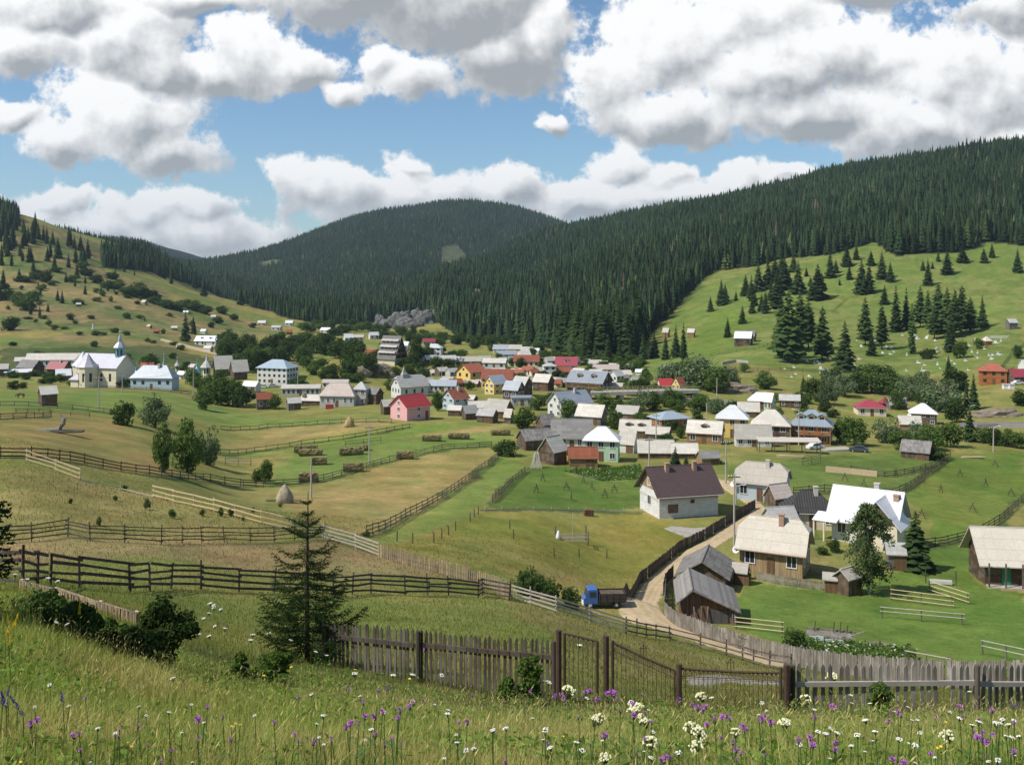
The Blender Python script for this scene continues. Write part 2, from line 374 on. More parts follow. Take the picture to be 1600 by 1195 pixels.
def cloud_group():
    g = bpy.data.node_groups.new('cloud_density', 'ShaderNodeTree'); t = NT(g)
    g.interface.new_socket('P', in_out='INPUT', socket_type='NodeSocketVector')
    g.interface.new_socket('D', in_out='OUTPUT', socket_type='NodeSocketFloat')
    g.interface.new_socket('F', in_out='OUTPUT', socket_type='NodeSocketFloat')
    gi = t.n('NodeGroupInput').outputs[0]; go = t.n('NodeGroupOutput')
    wn = t.n('ShaderNodeTexNoise', noise_dimensions='2D'); t.put(wn.inputs['Vector'], gi); wn.inputs['Scale'].default_value = 1.1; wn.inputs['Detail'].default_value = 2.0
    P = t.vm('ADD', gi, t.vm('MULTIPLY', t.vm('SUBTRACT', wn.outputs['Color'], (0.5, 0.5, 0.5)), (0.75, 0.5, 0.0)))
    acc = sh = None
    for (u, v, rx, ry, *bias) in BILLOWS:
        c = ((u - 800) / 100, (VH - v) / 100, 0.0); ir = (100 / rx, 100 / ry, 0.0)
        q = t.vm('MULTIPLY', t.vm('SUBTRACT', P, c), ir); l = t.vm('LENGTH', q); ti = t.vm('DOT_PRODUCT', q, (-.32, .80, 0.0))
        if bias: ti = t.m('ADD', ti, bias[0])
        if acc is None: acc = l; sh = ti
        else:
            hn = t.n('ShaderNodeMath', operation='MULTIPLY_ADD', use_clamp=True); t.put(hn.inputs[0], t.m('SUBTRACT', acc, l)); hn.inputs[1].default_value = 1.6; hn.inputs[2].default_value = .5
            mx_ = t.n('ShaderNodeMix', data_type='FLOAT'); t.put(mx_.inputs[0], hn.outputs[0]); t.put(mx_.inputs[2], sh); t.put(mx_.inputs[3], ti); sh = mx_.outputs[0]
            nd = t.n('ShaderNodeMath', operation='SMOOTH_MIN'); t.put(nd.inputs[0], acc); t.put(nd.inputs[1], l); nd.inputs[2].default_value = 0.3
            acc = nd.outputs[0]
    f = t.m('SUBTRACT', 1.0, acc)
    n1 = t.noise(gi, 1.35, 8.0, 0.60, '2D')
    vo = t.n('ShaderNodeTexVoronoi', voronoi_dimensions='2D', feature='F1', normalize=True)
    t.put(vo.inputs['Vector'], t.vm('ADD', gi, t.vm('MULTIPLY', t.vm('SUBTRACT', wn.outputs['Color'], (0.5, 0.5, 0.5)), (0.5, 0.5, 0.0))))
    vo.inputs['Scale'].default_value = 2.3; vo.inputs['Detail'].default_value = 2.0; vo.inputs['Roughness'].default_value = 0.5
    bil = t.m('SUBTRACT', 0.40, vo.outputs['Distance'])
    d = t.m('ADD', f, t.m('ADD', t.m('MULTIPLY', t.m('SUBTRACT', n1, 0.5), 1.15), t.m('MULTIPLY', bil, 0.55)))
    t.t.links.new(d, go.inputs[0]); t.t.links.new(sh, go.inputs[1])
    return g
CG = cloud_group()
def cloud_at(P, k=0):
    nd = wt.n('ShaderNodeGroup', node_tree=CG); wt.put(nd.inputs[0], P); return nd.outputs[k]
dirv = wt.n('ShaderNodeTexCoord').outputs['Generated']
dx, dy, dz = wt.sep(dirv)
yy = wt.m('MAXIMUM', dy, 0.06)
P0 = wt.comb(wt.m('MULTIPLY', wt.m('DIVIDE', dx, yy), F / 100), wt.m('MULTIPLY', wt.m('DIVIDE', dz, yy), F / 100), 0.0)
D0 = cloud_at(P0)
D1 = cloud_at(wt.vm('ADD', P0, (-0.12, 0.15, 0.0)))
g0 = D0.node
cl = lambda a, lo, hi: wt.ramp(a, lo, hi, 0.0, 1.0, False)
fine_ = wt.noise(P0, 7.5, 5.0, 0.62, '2D')
alpha = wt.ramp(wt.m('ADD', D0, wt.m('MULTIPLY', wt.m('SUBTRACT', fine_, 0.5), 0.45)), -0.06, 0.30)
relief = wt.m('MULTIPLY', wt.m('SUBTRACT', D0, D1), 0.62)
mott = wt.noise(P0, 1.2, 4.0, 0.55, '2D')
lit = wt.ramp(wt.m('ADD', g0.outputs[1], wt.m('MULTIPLY', wt.m('SUBTRACT', mott, 0.5), 1.7)), -0.90, 0.48, 0.06, 0.98)
thin = wt.ramp(D0, 0.55, 0.05, 0.0, 0.25)
shade = wt.m('ADD', wt.m('ADD', lit, thin), relief)
shade = wt.m('MINIMUM', wt.m('MAXIMUM', shade, 0.0), 1.12)
cloudcol = wt.mix(shade, (0.38, 0.405, 0.43, 1), (1.06, 1.06, 1.055, 1))
# low banks are veiled by distance
low = wt.ramp(wt.sep(P0)[1], 0.2, 1.9, 0.30, 0.0)
cloudcol = wt.mix(low, cloudcol, (0.60, 0.63, 0.67, 1))
# the rest of the dome (beside and behind the view)
zz = wt.m('ADD', wt.m('MAXIMUM', dz, 0.0), 0.18)
PB = wt.comb(wt.m('DIVIDE', dx, zz), wt.m('DIVIDE', dy, zz), 0.0)
nb = wt.noise(PB, 1.3, 6.0, 0.55, '2D')
ab = wt.ramp(nb, 0.53, 0.62)
front = wt.m('MULTIPLY', wt.ramp(dy, 0.40, 0.62), wt.ramp(dz, 0.62, 0.45))
cb = wt.mix(wt.ramp(nb, 0.56, 0.72), (0.66, 0.66, 0.66, 1), (0.30, 0.32, 0.34, 1))
sky = wt.n('ShaderNodeTexSky', sky_type='NISHITA', sun_disc=False, sun_elevation=R(SUN_EL), sun_rotation=R(SUN_AZ * -1), altitude=800, air_density=1.0, dust_density=0.6, ozone_density=1.6)
BG = 0.10
skycol = wt.vm('MULTIPLY', sky.outputs[0], (0.92, 1.12, 1.22))
def background(col, a):
    bg = wt.n('ShaderNodeBackground'); bg.inputs[1].default_value = BG
    wt.put(bg.inputs[0], wt.mix(a, skycol, wt.vm('MULTIPLY', col, (1 / BG, 1 / BG, 1 / BG)))); return bg.outputs[0]
mxs = wt.n('ShaderNodeMixShader'); wt.put(mxs.inputs[0], front)
wt.put(mxs.inputs[1], background(cb, ab)); wt.put(mxs.inputs[2], background(cloudcol, alpha))
wo = wt.n('ShaderNodeOutputWorld'); w.node_tree.links.new(mxs.outputs[0], wo.inputs[0])
w.cycles.sampling_method = 'NONE'

# the valley air
def make_haze():
    m = bpy.data.materials.new('valley_air'); m.use_nodes = True; t = NT(m.node_tree)
    for nd in list(m.node_tree.nodes): m.node_tree.nodes.remove(nd)
    pv = t.n('ShaderNodeVolumePrincipled'); pv.inputs['Color'].default_value = (0.62, 0.78, 0.95, 1); pv.inputs['Density'].default_value = HAZE
    pv.inputs['Anisotropy'].default_value = 0.2
    out = t.n('ShaderNodeOutputMaterial'); t.t.links.new(pv.outputs[0], out.inputs['Volume'])
    b = MB().box(-4600, 4600, -80, 6200, -330, 420)
    tag(b.build('haze', m), kind='stuff')
HAZE = 0.000065
# ---------------------------------------------------------------- the ground
PA = lambda pts: [tuple(at(u, v).xy) for u, v in pts]         # photo outline -> outline on the ground
DRY = np.array((0.265, 0.215, 0.075)); STRAW = np.array((0.32, 0.245, 0.105)); OLIVE = np.array((0.195, 0.20, 0.052)); GREEN = np.array((0.135, 0.19, 0.040)); LUSH = np.array((0.098, 0.152, 0.028)); LAWN = np.array((0.125, 0.180, 0.032))
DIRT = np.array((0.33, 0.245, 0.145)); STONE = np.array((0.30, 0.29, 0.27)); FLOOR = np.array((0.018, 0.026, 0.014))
FIELDS = [   # outline on the photo, albedo, strength of the straw patches in it
 ([(0,605),(270,612),(470,660),(800,640),(1010,640),(1600,690),(1600,1050),(1000,1000),(0,930)], OLIVE, .5),
 ([(0,645),(170,652),(262,730),(300,745),(180,735),(60,712),(0,708)], np.array((.25,.205,.066)), .5),
 ([(0,612),(260,616),(420,652),(560,655),(600,648),(610,662),(540,672),(420,668),(250,640),(170,648),(0,640)], GREEN*1.1, .4),
 ([(0,615),(180,619),(150,632),(0,632)], GREEN, .3),
 ([(340,690),(480,674),(545,672),(480,684),(360,706)], DRY, .4),
 ([(340,712),(600,688),(790,660),(790,672),(650,690),(480,708),(350,722)], DRY*1.05, .4),
 ([(350,706),(480,690),(600,676),(640,664),(760,660),(600,686),(450,700),(345,712)], LAWN*1.1, .1),
 ([(400,668),(520,660),(600,652),(620,664),(520,676),(420,690)], DRY, .3),
 ([(455,705),(520,697),(790,672),(800,690),(640,715),(540,738),(470,760),(425,760),(440,730)], np.array((.145,.20,.044)), .25),
 ([(430,768),(500,758),(640,716),(770,700),(772,715),(572,838),(520,830),(440,800)], np.array((.26,.215,.070)), .8),
 ([(778,715),(812,722),(820,732),(600,852),(572,838)], np.array((.165,.215,.046)), .2),
 ([(822,730),(1010,726),(1008,793),(760,793)], LUSH, .05),
 ([(870,738),(1000,728),(1006,748),(930,752)], np.array((.10,.17,.04)), .6),
 ([(760,798),(1005,800),(1020,812),(1122,838),(1080,862),(1000,915),(960,930),(880,935),(700,885),(605,852)], np.array((.195,.195,.038)), .5),
 ([(700,880),(620,850),(760,840),(900,880),(940,925),(880,935)], np.array((.21,.20,.045)), .7),
 ([(0,735),(110,745),(240,775),(460,835),(420,850),(0,850)], np.array((.235,.21,.070)), .8),
 ([(40,705),(160,742),(300,752),(430,770),(440,800),(480,830),(240,770)], np.array((.185,.19,.052)), .4),
 ([(0,850),(450,850),(520,840),(740,905),(540,905),(0,885)], np.array((.265,.205,.090)), .6),
 ([(0,905),(200,922),(520,930),(790,940),(880,985),(880,1020),(520,1000),(300,960),(0,915)], np.array((.175,.20,.050)), .5),
 ([(790,940),(920,975),(1200,1040),(1240,1060),(1000,1060),(880,1000)], np.array((.21,.195,.066)), .7),
 ([(1440,712),(1600,705),(1600,790),(1560,830),(1470,850),(1450,800),(1400,772)], np.array((.128,.182,.032)), .15),
 ([(1160,905),(1290,925),(1420,890),(1460,850),(1520,845),(1530,915),(1600,925),(1600,1055),(1330,1030),(1245,1020),(1150,980)], LUSH*1.12, .1),
 ([(1600,925),(1530,918),(1560,905),(1600,905)], STRAW, .5),
 ([(1130,740),(1250,715),(1420,705),(1480,716),(1400,770),(1300,765),(1240,772)], np.array((.125,.175,.038)), .3),
 ([(1180,800),(1280,830),(1290,900),(1260,905),(1170,840)], np.array((.14,.16,.045)), .6),
]
HILL = [    # slopes beyond the village
 ([(1000,600),(1030,520),(1100,430),(1200,415),(1370,375),(1600,380),(1600,600)], np.array((.135,.185,.040)), .55),
 ([(1060,540),(1130,480),(1180,500),(1110,560)], LAWN, .1),
 ([(1130,560),(1300,590),(1600,590),(1600,610),(1200,612),(1130,600)], np.array((.19,.175,.055)), .4),
 ([(0,540),(130,515),(260,495),(420,500),(440,520),(300,545),(0,560)], np.array((.165,.165,.055)), .7),
 ([(0,545),(250,540),(330,560),(330,580),(0,590)], np.array((.075,.095,.03)), .3),
 ([(30,340),(110,365),(165,385),(165,425),(240,440),(300,500),(0,520),(0,440)], np.array((.14,.145,.05)), .8),
 ([(0,430),(60,420),(200,445),(260,470),(150,500),(0,520)], np.array((.17,.16,.06)), .7),
 ([(560,508),(600,512),(600,518),(540,520)], np.array((.13,.18,.05)), .3),
]
FOREST = [   # ground that is under the spruce forest
 [(1700,150),(1700,382),(1600,384),(1545,378),(1500,394),(1455,396),(1400,400),(1385,392),(1368,378),(1340,384),(1300,398),(1225,404),(1180,416),(1115,424),(1082,452),(1050,488),(1025,512),(1000,545),(990,575),(900,556),(840,540),(790,533),(720,527),(695,512),(672,496),(645,492),(612,496),(590,504),(560,508),(480,503),(440,495),(400,473),(340,425),(320,380),(300,250),(1000,150)],
 [(158,392),(215,388),(300,402),(345,432),(400,476),(440,490),(400,482),(350,462),(300,446),(230,424),(160,418)],
 [(-300,200),(0,325),(30,335),(28,352),(0,372),(-300,420)],
]
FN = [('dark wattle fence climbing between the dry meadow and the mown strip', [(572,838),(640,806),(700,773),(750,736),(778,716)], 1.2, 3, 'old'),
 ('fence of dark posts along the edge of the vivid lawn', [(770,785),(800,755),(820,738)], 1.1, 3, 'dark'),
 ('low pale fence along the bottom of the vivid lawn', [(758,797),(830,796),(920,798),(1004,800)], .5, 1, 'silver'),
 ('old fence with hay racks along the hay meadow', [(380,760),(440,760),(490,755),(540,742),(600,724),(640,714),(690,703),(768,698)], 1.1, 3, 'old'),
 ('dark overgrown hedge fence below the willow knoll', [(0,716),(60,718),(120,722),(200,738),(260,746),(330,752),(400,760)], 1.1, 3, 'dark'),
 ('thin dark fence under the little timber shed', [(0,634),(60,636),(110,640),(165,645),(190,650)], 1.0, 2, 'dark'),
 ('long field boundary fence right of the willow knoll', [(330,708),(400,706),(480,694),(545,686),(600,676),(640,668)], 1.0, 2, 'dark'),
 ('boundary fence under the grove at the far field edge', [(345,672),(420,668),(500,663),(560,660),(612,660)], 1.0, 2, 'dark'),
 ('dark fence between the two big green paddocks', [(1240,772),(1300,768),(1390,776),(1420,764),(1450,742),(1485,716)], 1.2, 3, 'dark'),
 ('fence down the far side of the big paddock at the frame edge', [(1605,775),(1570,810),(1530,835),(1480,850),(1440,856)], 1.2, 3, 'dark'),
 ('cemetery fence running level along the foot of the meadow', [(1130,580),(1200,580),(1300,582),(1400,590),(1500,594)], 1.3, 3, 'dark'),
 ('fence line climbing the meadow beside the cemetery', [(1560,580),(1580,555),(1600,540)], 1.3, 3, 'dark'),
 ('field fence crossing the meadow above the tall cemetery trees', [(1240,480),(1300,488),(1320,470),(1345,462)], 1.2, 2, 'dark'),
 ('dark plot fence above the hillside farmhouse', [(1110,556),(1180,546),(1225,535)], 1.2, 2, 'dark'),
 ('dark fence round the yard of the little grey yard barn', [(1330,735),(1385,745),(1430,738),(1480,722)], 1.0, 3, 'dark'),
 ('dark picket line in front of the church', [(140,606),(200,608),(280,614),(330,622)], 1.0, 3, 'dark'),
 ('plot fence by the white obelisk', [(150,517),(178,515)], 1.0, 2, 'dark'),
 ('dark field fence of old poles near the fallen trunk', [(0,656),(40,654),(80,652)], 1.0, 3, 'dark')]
UVf = lambda X, Y, Z: (CX + F * X / np.maximum(Y, 1.0), VH - F * Z / np.maximum(Y, 1.0))
def make_ground():
    nt = 1000; t = np.linspace(-1, 1, nt)
    Ys = np.concatenate([np.linspace(-40, 0, 14)[:-1], np.linspace(0, 4, 12)[:-1], np.exp(np.linspace(math.log(4), math.log(6000), 1010))])
    W = 0.80 * np.maximum(Ys, 0) + 26
    X = t[None, :] * W[:, None]; Y = np.repeat(Ys[:, None], nt, 1)
    Z = H(X, Y)
    V = np.stack([X, Y, Z], -1).reshape(-1, 3)
    i = np.arange(len(Ys) - 1)[:, None] * nt + np.arange(nt - 1)[None, :]
    faces = np.stack([i, i + 1, i + 1 + nt, i + nt], -1).reshape(-1, 4)
    x = V[:, 0]; y = V[:, 1]; z = V[:, 2]
    # a little wander in the field edges
    sc = np.clip(y / 120, 0.3, 3)
    xw = x + sc * 2.2 * fbm(x / 5, y / 5, 21, 2); yw = y + sc * 2.2 * fbm(x / 5, y / 5, 22, 2)
    n1 = fbm(x / 22, y / 22, 31, 4); n2 = fbm(x / 5, y / 5, 41, 3); n3 = fbm(x / 90, y / 90, 51, 3)
    col = np.tile(OLIVE, (len(V), 1)); dry = np.full(len(V), 0.4)
    front = y < 420
    for poly, c, d in FIELDS:
        k = inpoly(xw, yw, PA(poly)) & front
        col[k] = c; dry[k] = d
    for lb, pts, hg, rl, mt in FN:          # unmown strips along the fences, fence-line shadow put into their colour too
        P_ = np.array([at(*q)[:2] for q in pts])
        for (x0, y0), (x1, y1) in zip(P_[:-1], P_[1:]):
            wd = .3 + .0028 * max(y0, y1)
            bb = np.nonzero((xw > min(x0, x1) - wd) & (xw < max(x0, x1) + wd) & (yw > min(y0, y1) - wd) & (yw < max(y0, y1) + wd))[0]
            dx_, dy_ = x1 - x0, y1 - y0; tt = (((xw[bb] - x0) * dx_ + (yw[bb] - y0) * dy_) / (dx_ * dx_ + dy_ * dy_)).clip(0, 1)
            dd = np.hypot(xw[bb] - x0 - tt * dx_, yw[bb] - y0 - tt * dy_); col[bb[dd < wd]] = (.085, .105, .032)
    u, v = UVf(xw, yw, z)
    for poly, c, d in HILL:
        k = inpoly(u, v, poly) & (y > 400) & (y < 1300)
        col[k] = c; dry[k] = d
    # narrow strips of plots on the far slope
    far = (y > 480) & (x < -60)
    st = np.sin((y * 0.9 + x * 0.35) / 13 + 3 * n3)
    col = np.where((far & (st > 0.35))[:, None], col * np.array((1.25, 1.05, 1.15)), col)
    col = np.where((far & (st < -0.5))[:, None], col * np.array((0.72, 0.92, 0.75)), col)
    p = np.clip((n1 + 0.7 * n2) * 3.0 + 0.15, 0, 1) * dry
    col = col * (1 - p[:, None]) + (0.55 * col + 0.45 * STRAW) * p[:, None]
    g = np.clip((-n1 - 0.5 * n2) * 3.0 - 0.1, 0, 1) * np.clip(dry * 1.3, 0.15, .8)
    col = col * (1 - g[:, None]) + (0.6 * col + 0.4 * GREEN * 0.8) * g[:, None]
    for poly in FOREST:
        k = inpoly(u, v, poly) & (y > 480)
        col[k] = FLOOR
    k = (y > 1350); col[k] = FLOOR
    # clearings and rock in the gorge woods
    for poly, c in (([(690,385),(712,380),(735,405),(700,425),(650,445),(640,438),(690,410)], np.array((.062,.075,.034))), ([(400,412),(430,405),(445,410),(410,418)], np.array((.08,.10,.038))), ([(735,462),(752,450),(760,468),(745,475)], STONE * .8)):
        k = inpoly(u, v, poly) & (y > 900); col[k] = c * (0.8 + 0.8 * vnoise(x[k] / 9, y[k] / 9, 5))[:, None]
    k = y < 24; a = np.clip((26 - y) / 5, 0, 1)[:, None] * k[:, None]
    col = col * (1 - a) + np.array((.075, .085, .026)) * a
    col = col * (1 + 0.5 * n2 + 0.35 * n3)[:, None]
    m, t_, b = new_mat('meadow_ground', 0.95, 0.1)
    a_ = t_.n('ShaderNodeAttribute', attribute_name='col').outputs['Color']
    co = t_.n('ShaderNodeTexCoord').outputs['Object']
    na = t_.noise(t_.vm('MULTIPLY', co, (1, 1, 0.3)), 0.5, 6.0, 0.7); nb = t_.noise(co, 2.6, 5.0, 0.75)
    nc = t_.noise(t_.vm('MULTIPLY', co, (1, 0.45, 0.3)), 0.13, 5.0, 0.62)
    ne = t_.noise(t_.vm('MULTIPLY', co, (1, 0.7, 0.3)), 1.1, 4.0, 0.7)
    f = t_.m('ADD', -0.10, t_.m('ADD', t_.m('MULTIPLY', na, 0.85), t_.m('ADD', t_.m('MULTIPLY', ne, 0.65), t_.m('MULTIPLY', nb, 0.70))))
    c_ = t_.scale(a_, f)
    c_ = t_.mix(t_.ramp(nc, 0.48, 0.68, 0.0, 0.55), c_, t_.vm('MULTIPLY', c_, (1.40, 1.06, 1.25)))
    c_ = t_.mix(t_.ramp(nc, 0.50, 0.30, 0.0, 0.60), c_, t_.vm('MULTIPLY', c_, (0.62, 0.85, 0.72)))
    t_.put(b.inputs['Base Color'], c_); bump(t_, b, t_.m('ADD', na, nb), 0.5, 0.25)
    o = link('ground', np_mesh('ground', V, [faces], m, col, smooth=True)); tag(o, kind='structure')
make_ground()

def strip(name, left, right, mat, n=120, k=12, lift=0.06, kind='structure', crown=0.0):
    def res(pts):
        P = np.array([at(u, v)[:2] if len_ == 2 else at(u, v, Yd)[:2] for (u, v, *r) in pts for len_, Yd in ((2 if not r else 3, r[0] if r else None),)])
        d = np.concatenate([[0], np.cumsum(np.linalg.norm(np.diff(P, axis=0), axis=1))]); s = np.linspace(0, d[-1], n)
        Q = np.stack([np.interp(s, d, P[:, 0]), np.interp(s, d, P[:, 1])], -1)
        for _ in range(4): Q[1:-1] = (Q[:-2] + 2 * Q[1:-1] + Q[2:]) / 4
        return Q
    A, B = res(left), res(right)
    t = np.linspace(0, 1, k + 1)
    P = A[:, None, :] * (1 - t)[None, :, None] + B[:, None, :] * t[None, :, None]
    jit = 0.35 * fbm(P[..., 0] / 2.0, P[..., 1] / 2.0, 77, 2); P[..., 0] += jit
    Z = H(P[..., 0], P[..., 1]) + lift
    Z[:, 0] -= lift + 0.05; Z[:, -1] -= lift + 0.05
    V = np.concatenate([P, Z[..., None]], -1).reshape(-1, 3)
    i = np.arange(n - 1)[:, None] * (k + 1) + np.arange(k)[None, :]
    f = np.stack([i, i + 1, i + k + 2, i + k + 1], -1).reshape(-1, 4)
    cc = np.zeros((len(V), 3)); cc[:, 0] = np.tile(np.abs(2 * t - 1), n); q_ = np.linspace(0, 1, n); cc[:, 1] = np.repeat(np.clip(np.minimum(q_, 1 - q_) * 14, 0, 1), k + 1)
    o = link(name, np_mesh(name, V, [f], mat, cc, smooth=True)); tag(o, kind=kind); return o
def dirtmat(name, c, middle=0.0):
    m, t, b = new_mat(name, 0.95, 0.1); co = t.n('ShaderNodeTexCoord').outputs['Object']
    n1 = t.noise(co, 0.35, 5.0, 0.6); n2 = t.noise(co, 3.0, 4.0, 0.7)
    col = t.scale(c, t.m('ADD', 0.45, t.m('ADD', t.m('MULTIPLY', n1, 0.55), t.m('MULTIPLY', n2, 0.55))))
    col = t.mix(t.ramp(n1, 0.58, 0.75, 0, 0.4), col, (0.20, 0.17, 0.08, 1))
    e = t.sep(t.n('ShaderNodeAttribute', attribute_name='col').outputs['Color'])
    n3 = t.noise(co, 0.9, 4.0, 0.65); grass = t.vm('MULTIPLY', (0.17, 0.18, 0.045), t.comb(t.m('ADD', .6, n2), t.m('ADD', .6, n2), t.m('ADD', .6, n2)))
    edge_ = t.ramp(t.m('ADD', e[0], t.m('MULTIPLY', t.m('SUBTRACT', n3, 0.5), 1.1)), 0.80, 1.02)
    mid_ = t.m('MULTIPLY', t.ramp(t.m('ADD', e[0], t.m('MULTIPLY', t.m('SUBTRACT', n3, 0.45), 0.9)), 0.22, 0.02), middle)
    end_ = t.ramp(t.m('ADD', e[1], t.m('MULTIPLY', t.m('SUBTRACT', n3, 0.5), 0.8)), 0.45, 0.10)
    rut = t.ramp(t.m('ABSOLUTE', t.m('SUBTRACT', e[0], 0.42)), 0.16, 0.02)
    col = t.mix(t.m('MULTIPLY', rut, 0.35), col, t.vm('MULTIPLY', col, (0.72, 0.70, 0.66)))
    col = t.mix(t.m('MAXIMUM', edge_, t.m('MAXIMUM', mid_, end_)), col, grass)
    t.put(b.inputs['Base Color'], col); bump(t, b, n2, 0.6, 0.08); return m
MD = dirtmat('packed_earth', (0.50, 0.385, 0.24), 0.35)
strip('dirt_road', [(1246,1050),(1170,1030),(1100,1007),(1040,990),(985,973),(955,957),(972,941),(1000,915),(1030,890),(1062,864),(1100,845),(1150,813),(1176,798),(1160,783),(1130,765),(1118,745)],
      [(1262,1040),(1195,1020),(1130,998),(1075,978),(1040,962),(1030,945),(1040,920),(1055,903),(1075,882),(1110,862),(1160,830),(1204,800),(1182,780),(1152,767),(1138,748)], MD)
MG = dirtmat('gravel_stones', (0.36, 0.33, 0.29))
strip('gravel_patch', [(1035,826),(1060,836),(1082,846),(1090,843)], [(1050,822),(1085,825),(1120,822),(1125,818)], MG, n=30, kind='structure')
strip('stony_path', [(1072,1073),(1150,1070),(1240,1076)], [(1078,1060),(1150,1057),(1236,1062)], MG, n=30)
strip('paved_road', [(1500,667),(1560,666),(1640,668)], [(1500,660),(1560,659),(1640,660)], plain('asphalt', (0.17, 0.17, 0.17), .2, 1.0), n=30)
strip('hillside_track', [(248,532),(300,546),(345,556)], [(252,528),(302,541),(350,550)], MD, n=24, k=3, lift=0.25)
# ---------------------------------------------------------------- trees
make_haze()
M_SPR = leafmat('spruce_needles', (.022, .042, .016), (.050, .080, .026), 0.15, 0.5)
M_LARCH = leafmat('larch_needles', (.038, .070, .022), (.075, .115, .036), 0.25, 0.5)
M_BARK = plain('bark', (.10, .075, .055), .4, 3.0, .95, .1)
M_BIRCH = plain('birch_bark', (.45, .43, .40), .5, 4.0, .9, .1)
M_LEAF = leafmat('broad_leaves', (.052, .090, .022), (.120, .175, .046), 0.3, 0.4)
M_WILLOW = leafmat('willow_leaves', (.085, .125, .055), (.17, .215, .115), 0.3, 0.4)
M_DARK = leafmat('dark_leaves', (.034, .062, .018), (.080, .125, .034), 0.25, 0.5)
M_TUFT = leafmat('weed_leaves', (.060, .105, .022), (.12, .18, .04), 0.35, 1.0)

def spruce_mesh(seed, h=20.0, r=3.6, whorls=24, per=9, bare=0.08, mat=None, ragged=0.3, drop=0.35, top=0.9):
    g = np.random.default_rng(seed); V = []; Fq = []; Ft = []
    for i in range(whorls):
        t = bare + (1 - bare) * (i / whorls) ** 0.92
        z0 = t * h; rr = r * (1 - t) ** top * (0.35 + 0.65 * min(1, (t - bare) * 7 + 0.55)) + 0.18
        k = max(4, int(per * (0.55 + 0.6 * (1 - t)))); a0 = g.uniform(0, 6.28)
        for j in range(k):
            a = a0 + 6.283 * j / k + g.uniform(-.3, .3); l = rr * (1 + g.uniform(-ragged, ragged)); w_ = l * g.uniform(.22, .34) + 0.12
            up = g.uniform(-.08, .10) * l; dz = z0 + g.uniform(-.5, .5) * h / whorls
            ca, sa = math.cos(a), math.sin(a)
            def P(d, s, z): V.append((ca * d - sa * s, sa * d + ca * s, dz + z)); return len(V) - 1
            d1 = drop * l
            p0 = P(0.05, 0, 0.25 * l * .4); m1 = P(l * .45, w_, -d1 * .5 + up - .10 * l); m2 = P(l * .45, 0, -d1 * .32 + up + .10 * l); m3 = P(l * .45, -w_, -d1 * .5 + up - .10 * l)
            e1 = P(l * .8, w_ * .75, -d1 * .95 + up - .08 * l); e3 = P(l * .8, -w_ * .75, -d1 * .95 + up - .08 * l); e2 = P(l, 0, -d1 + up + .03 * l)
            Ft += [(p0, m1, m2), (p0, m2, m3), (m2, e1, e2), (m2, e2, e3), (m1, e1, m2), (m3, m2, e3)]
            h1 = P(l * .55, w_ * .5, -d1 * .8 - .20 * l); h2 = P(l * .3, -w_ * .4, -d1 * .5 - .22 * l)
            Ft += [(m1, h1, m2), (m3, m2, h2)]
    n = len(V); V += [(.25, 0, h * .93), (-.14, .2, h * .93), (-.14, -.2, h * .93), (0, 0, h * 1.03)]; Ft += [(n, n + 1, n + 3), (n + 1, n + 2, n + 3), (n + 2, n, n + 3)]
    return np_mesh('spruce_crown', np.array(V), [np.array(Ft)], mat or M_SPR)
def trunk_mesh(h, r, mat=None, top=.95, lean=0.0):
    mb = MB(); mb.tube([(0, 0, -.6), (0, 0, h * .4), (lean, 0, h * top)], [r, r * .7, r * .12], 7)
    return mb.mesh('trunk', mat or M_BARK, True)
SPRUCES = [spruce_mesh(s, 20, rr, 24, 9, b, None, .3, .35, tp) for s, rr, b, tp in ((1, 3.6, .04, .85), (2, 4.3, .03, .8), (3, 3.0, .08, .8), (4, 3.9, .06, .95))]
SPRUCE_TRUNK = trunk_mesh(20, .28)
LARCHES = [spruce_mesh(s, 22, rr, 26, 10, b, M_LARCH, .45, .22, .6) for s, rr, b in ((11, 4.2, .14), (12, 3.6, .18), (13, 4.8, .12))]
SLIM = [spruce_mesh(21, 20, 2.0, 26, 8, .05, M_LARCH, .35, .3, .45)]

def leafy_mesh(name, seed, rx, ry, rz, zc, clumps=16, leaves=70, size=.42, mat=None, low=.0, spread=.55):
    """a crown of leaf-sized faces gathered in clumps through an uneven volume"""
    g = np.random.default_rng(seed); C = []
    while len(C) < clumps:
        p = g.uniform(-1, 1, 3)
        if np.linalg.norm(p) < 1 and np.linalg.norm(p) > .25: C.append(p)
    V = []; Fq = []
    for p in C:
        c = p * np.array((rx, ry, rz)) * .78; cr = g.uniform(.28, .52) * min(rx, rz) * (spread / .55)
        for q in range(leaves):
            d = g.normal(size=3); d /= np.linalg.norm(d); pos = c + d * cr * g.uniform(.35, 1.0) ** .6 * np.array((1.1, 1.1, .85))
            if pos[2] < -rz * (1 - low): continue
            nrm = d + g.normal(size=3) * .7 + np.array((0, 0, .3)); nrm /= np.linalg.norm(nrm)
            a = np.cross(nrm, g.normal(size=3)); a /= np.linalg.norm(a); b = np.cross(nrm, a)
            s = size * g.uniform(.5, 1.15); n = len(V)
            for e, f_ in ((-.9, -.1), (.1, -.55), (1, .1), (-.1, .6)): V.append(pos + a * e * s + b * f_ * s + np.array((0, 0, zc)))
            Fq.append((n, n + 1, n + 2, n + 3))
    return np_mesh(name, np.array(V), [np.array(Fq)], mat or M_LEAF)
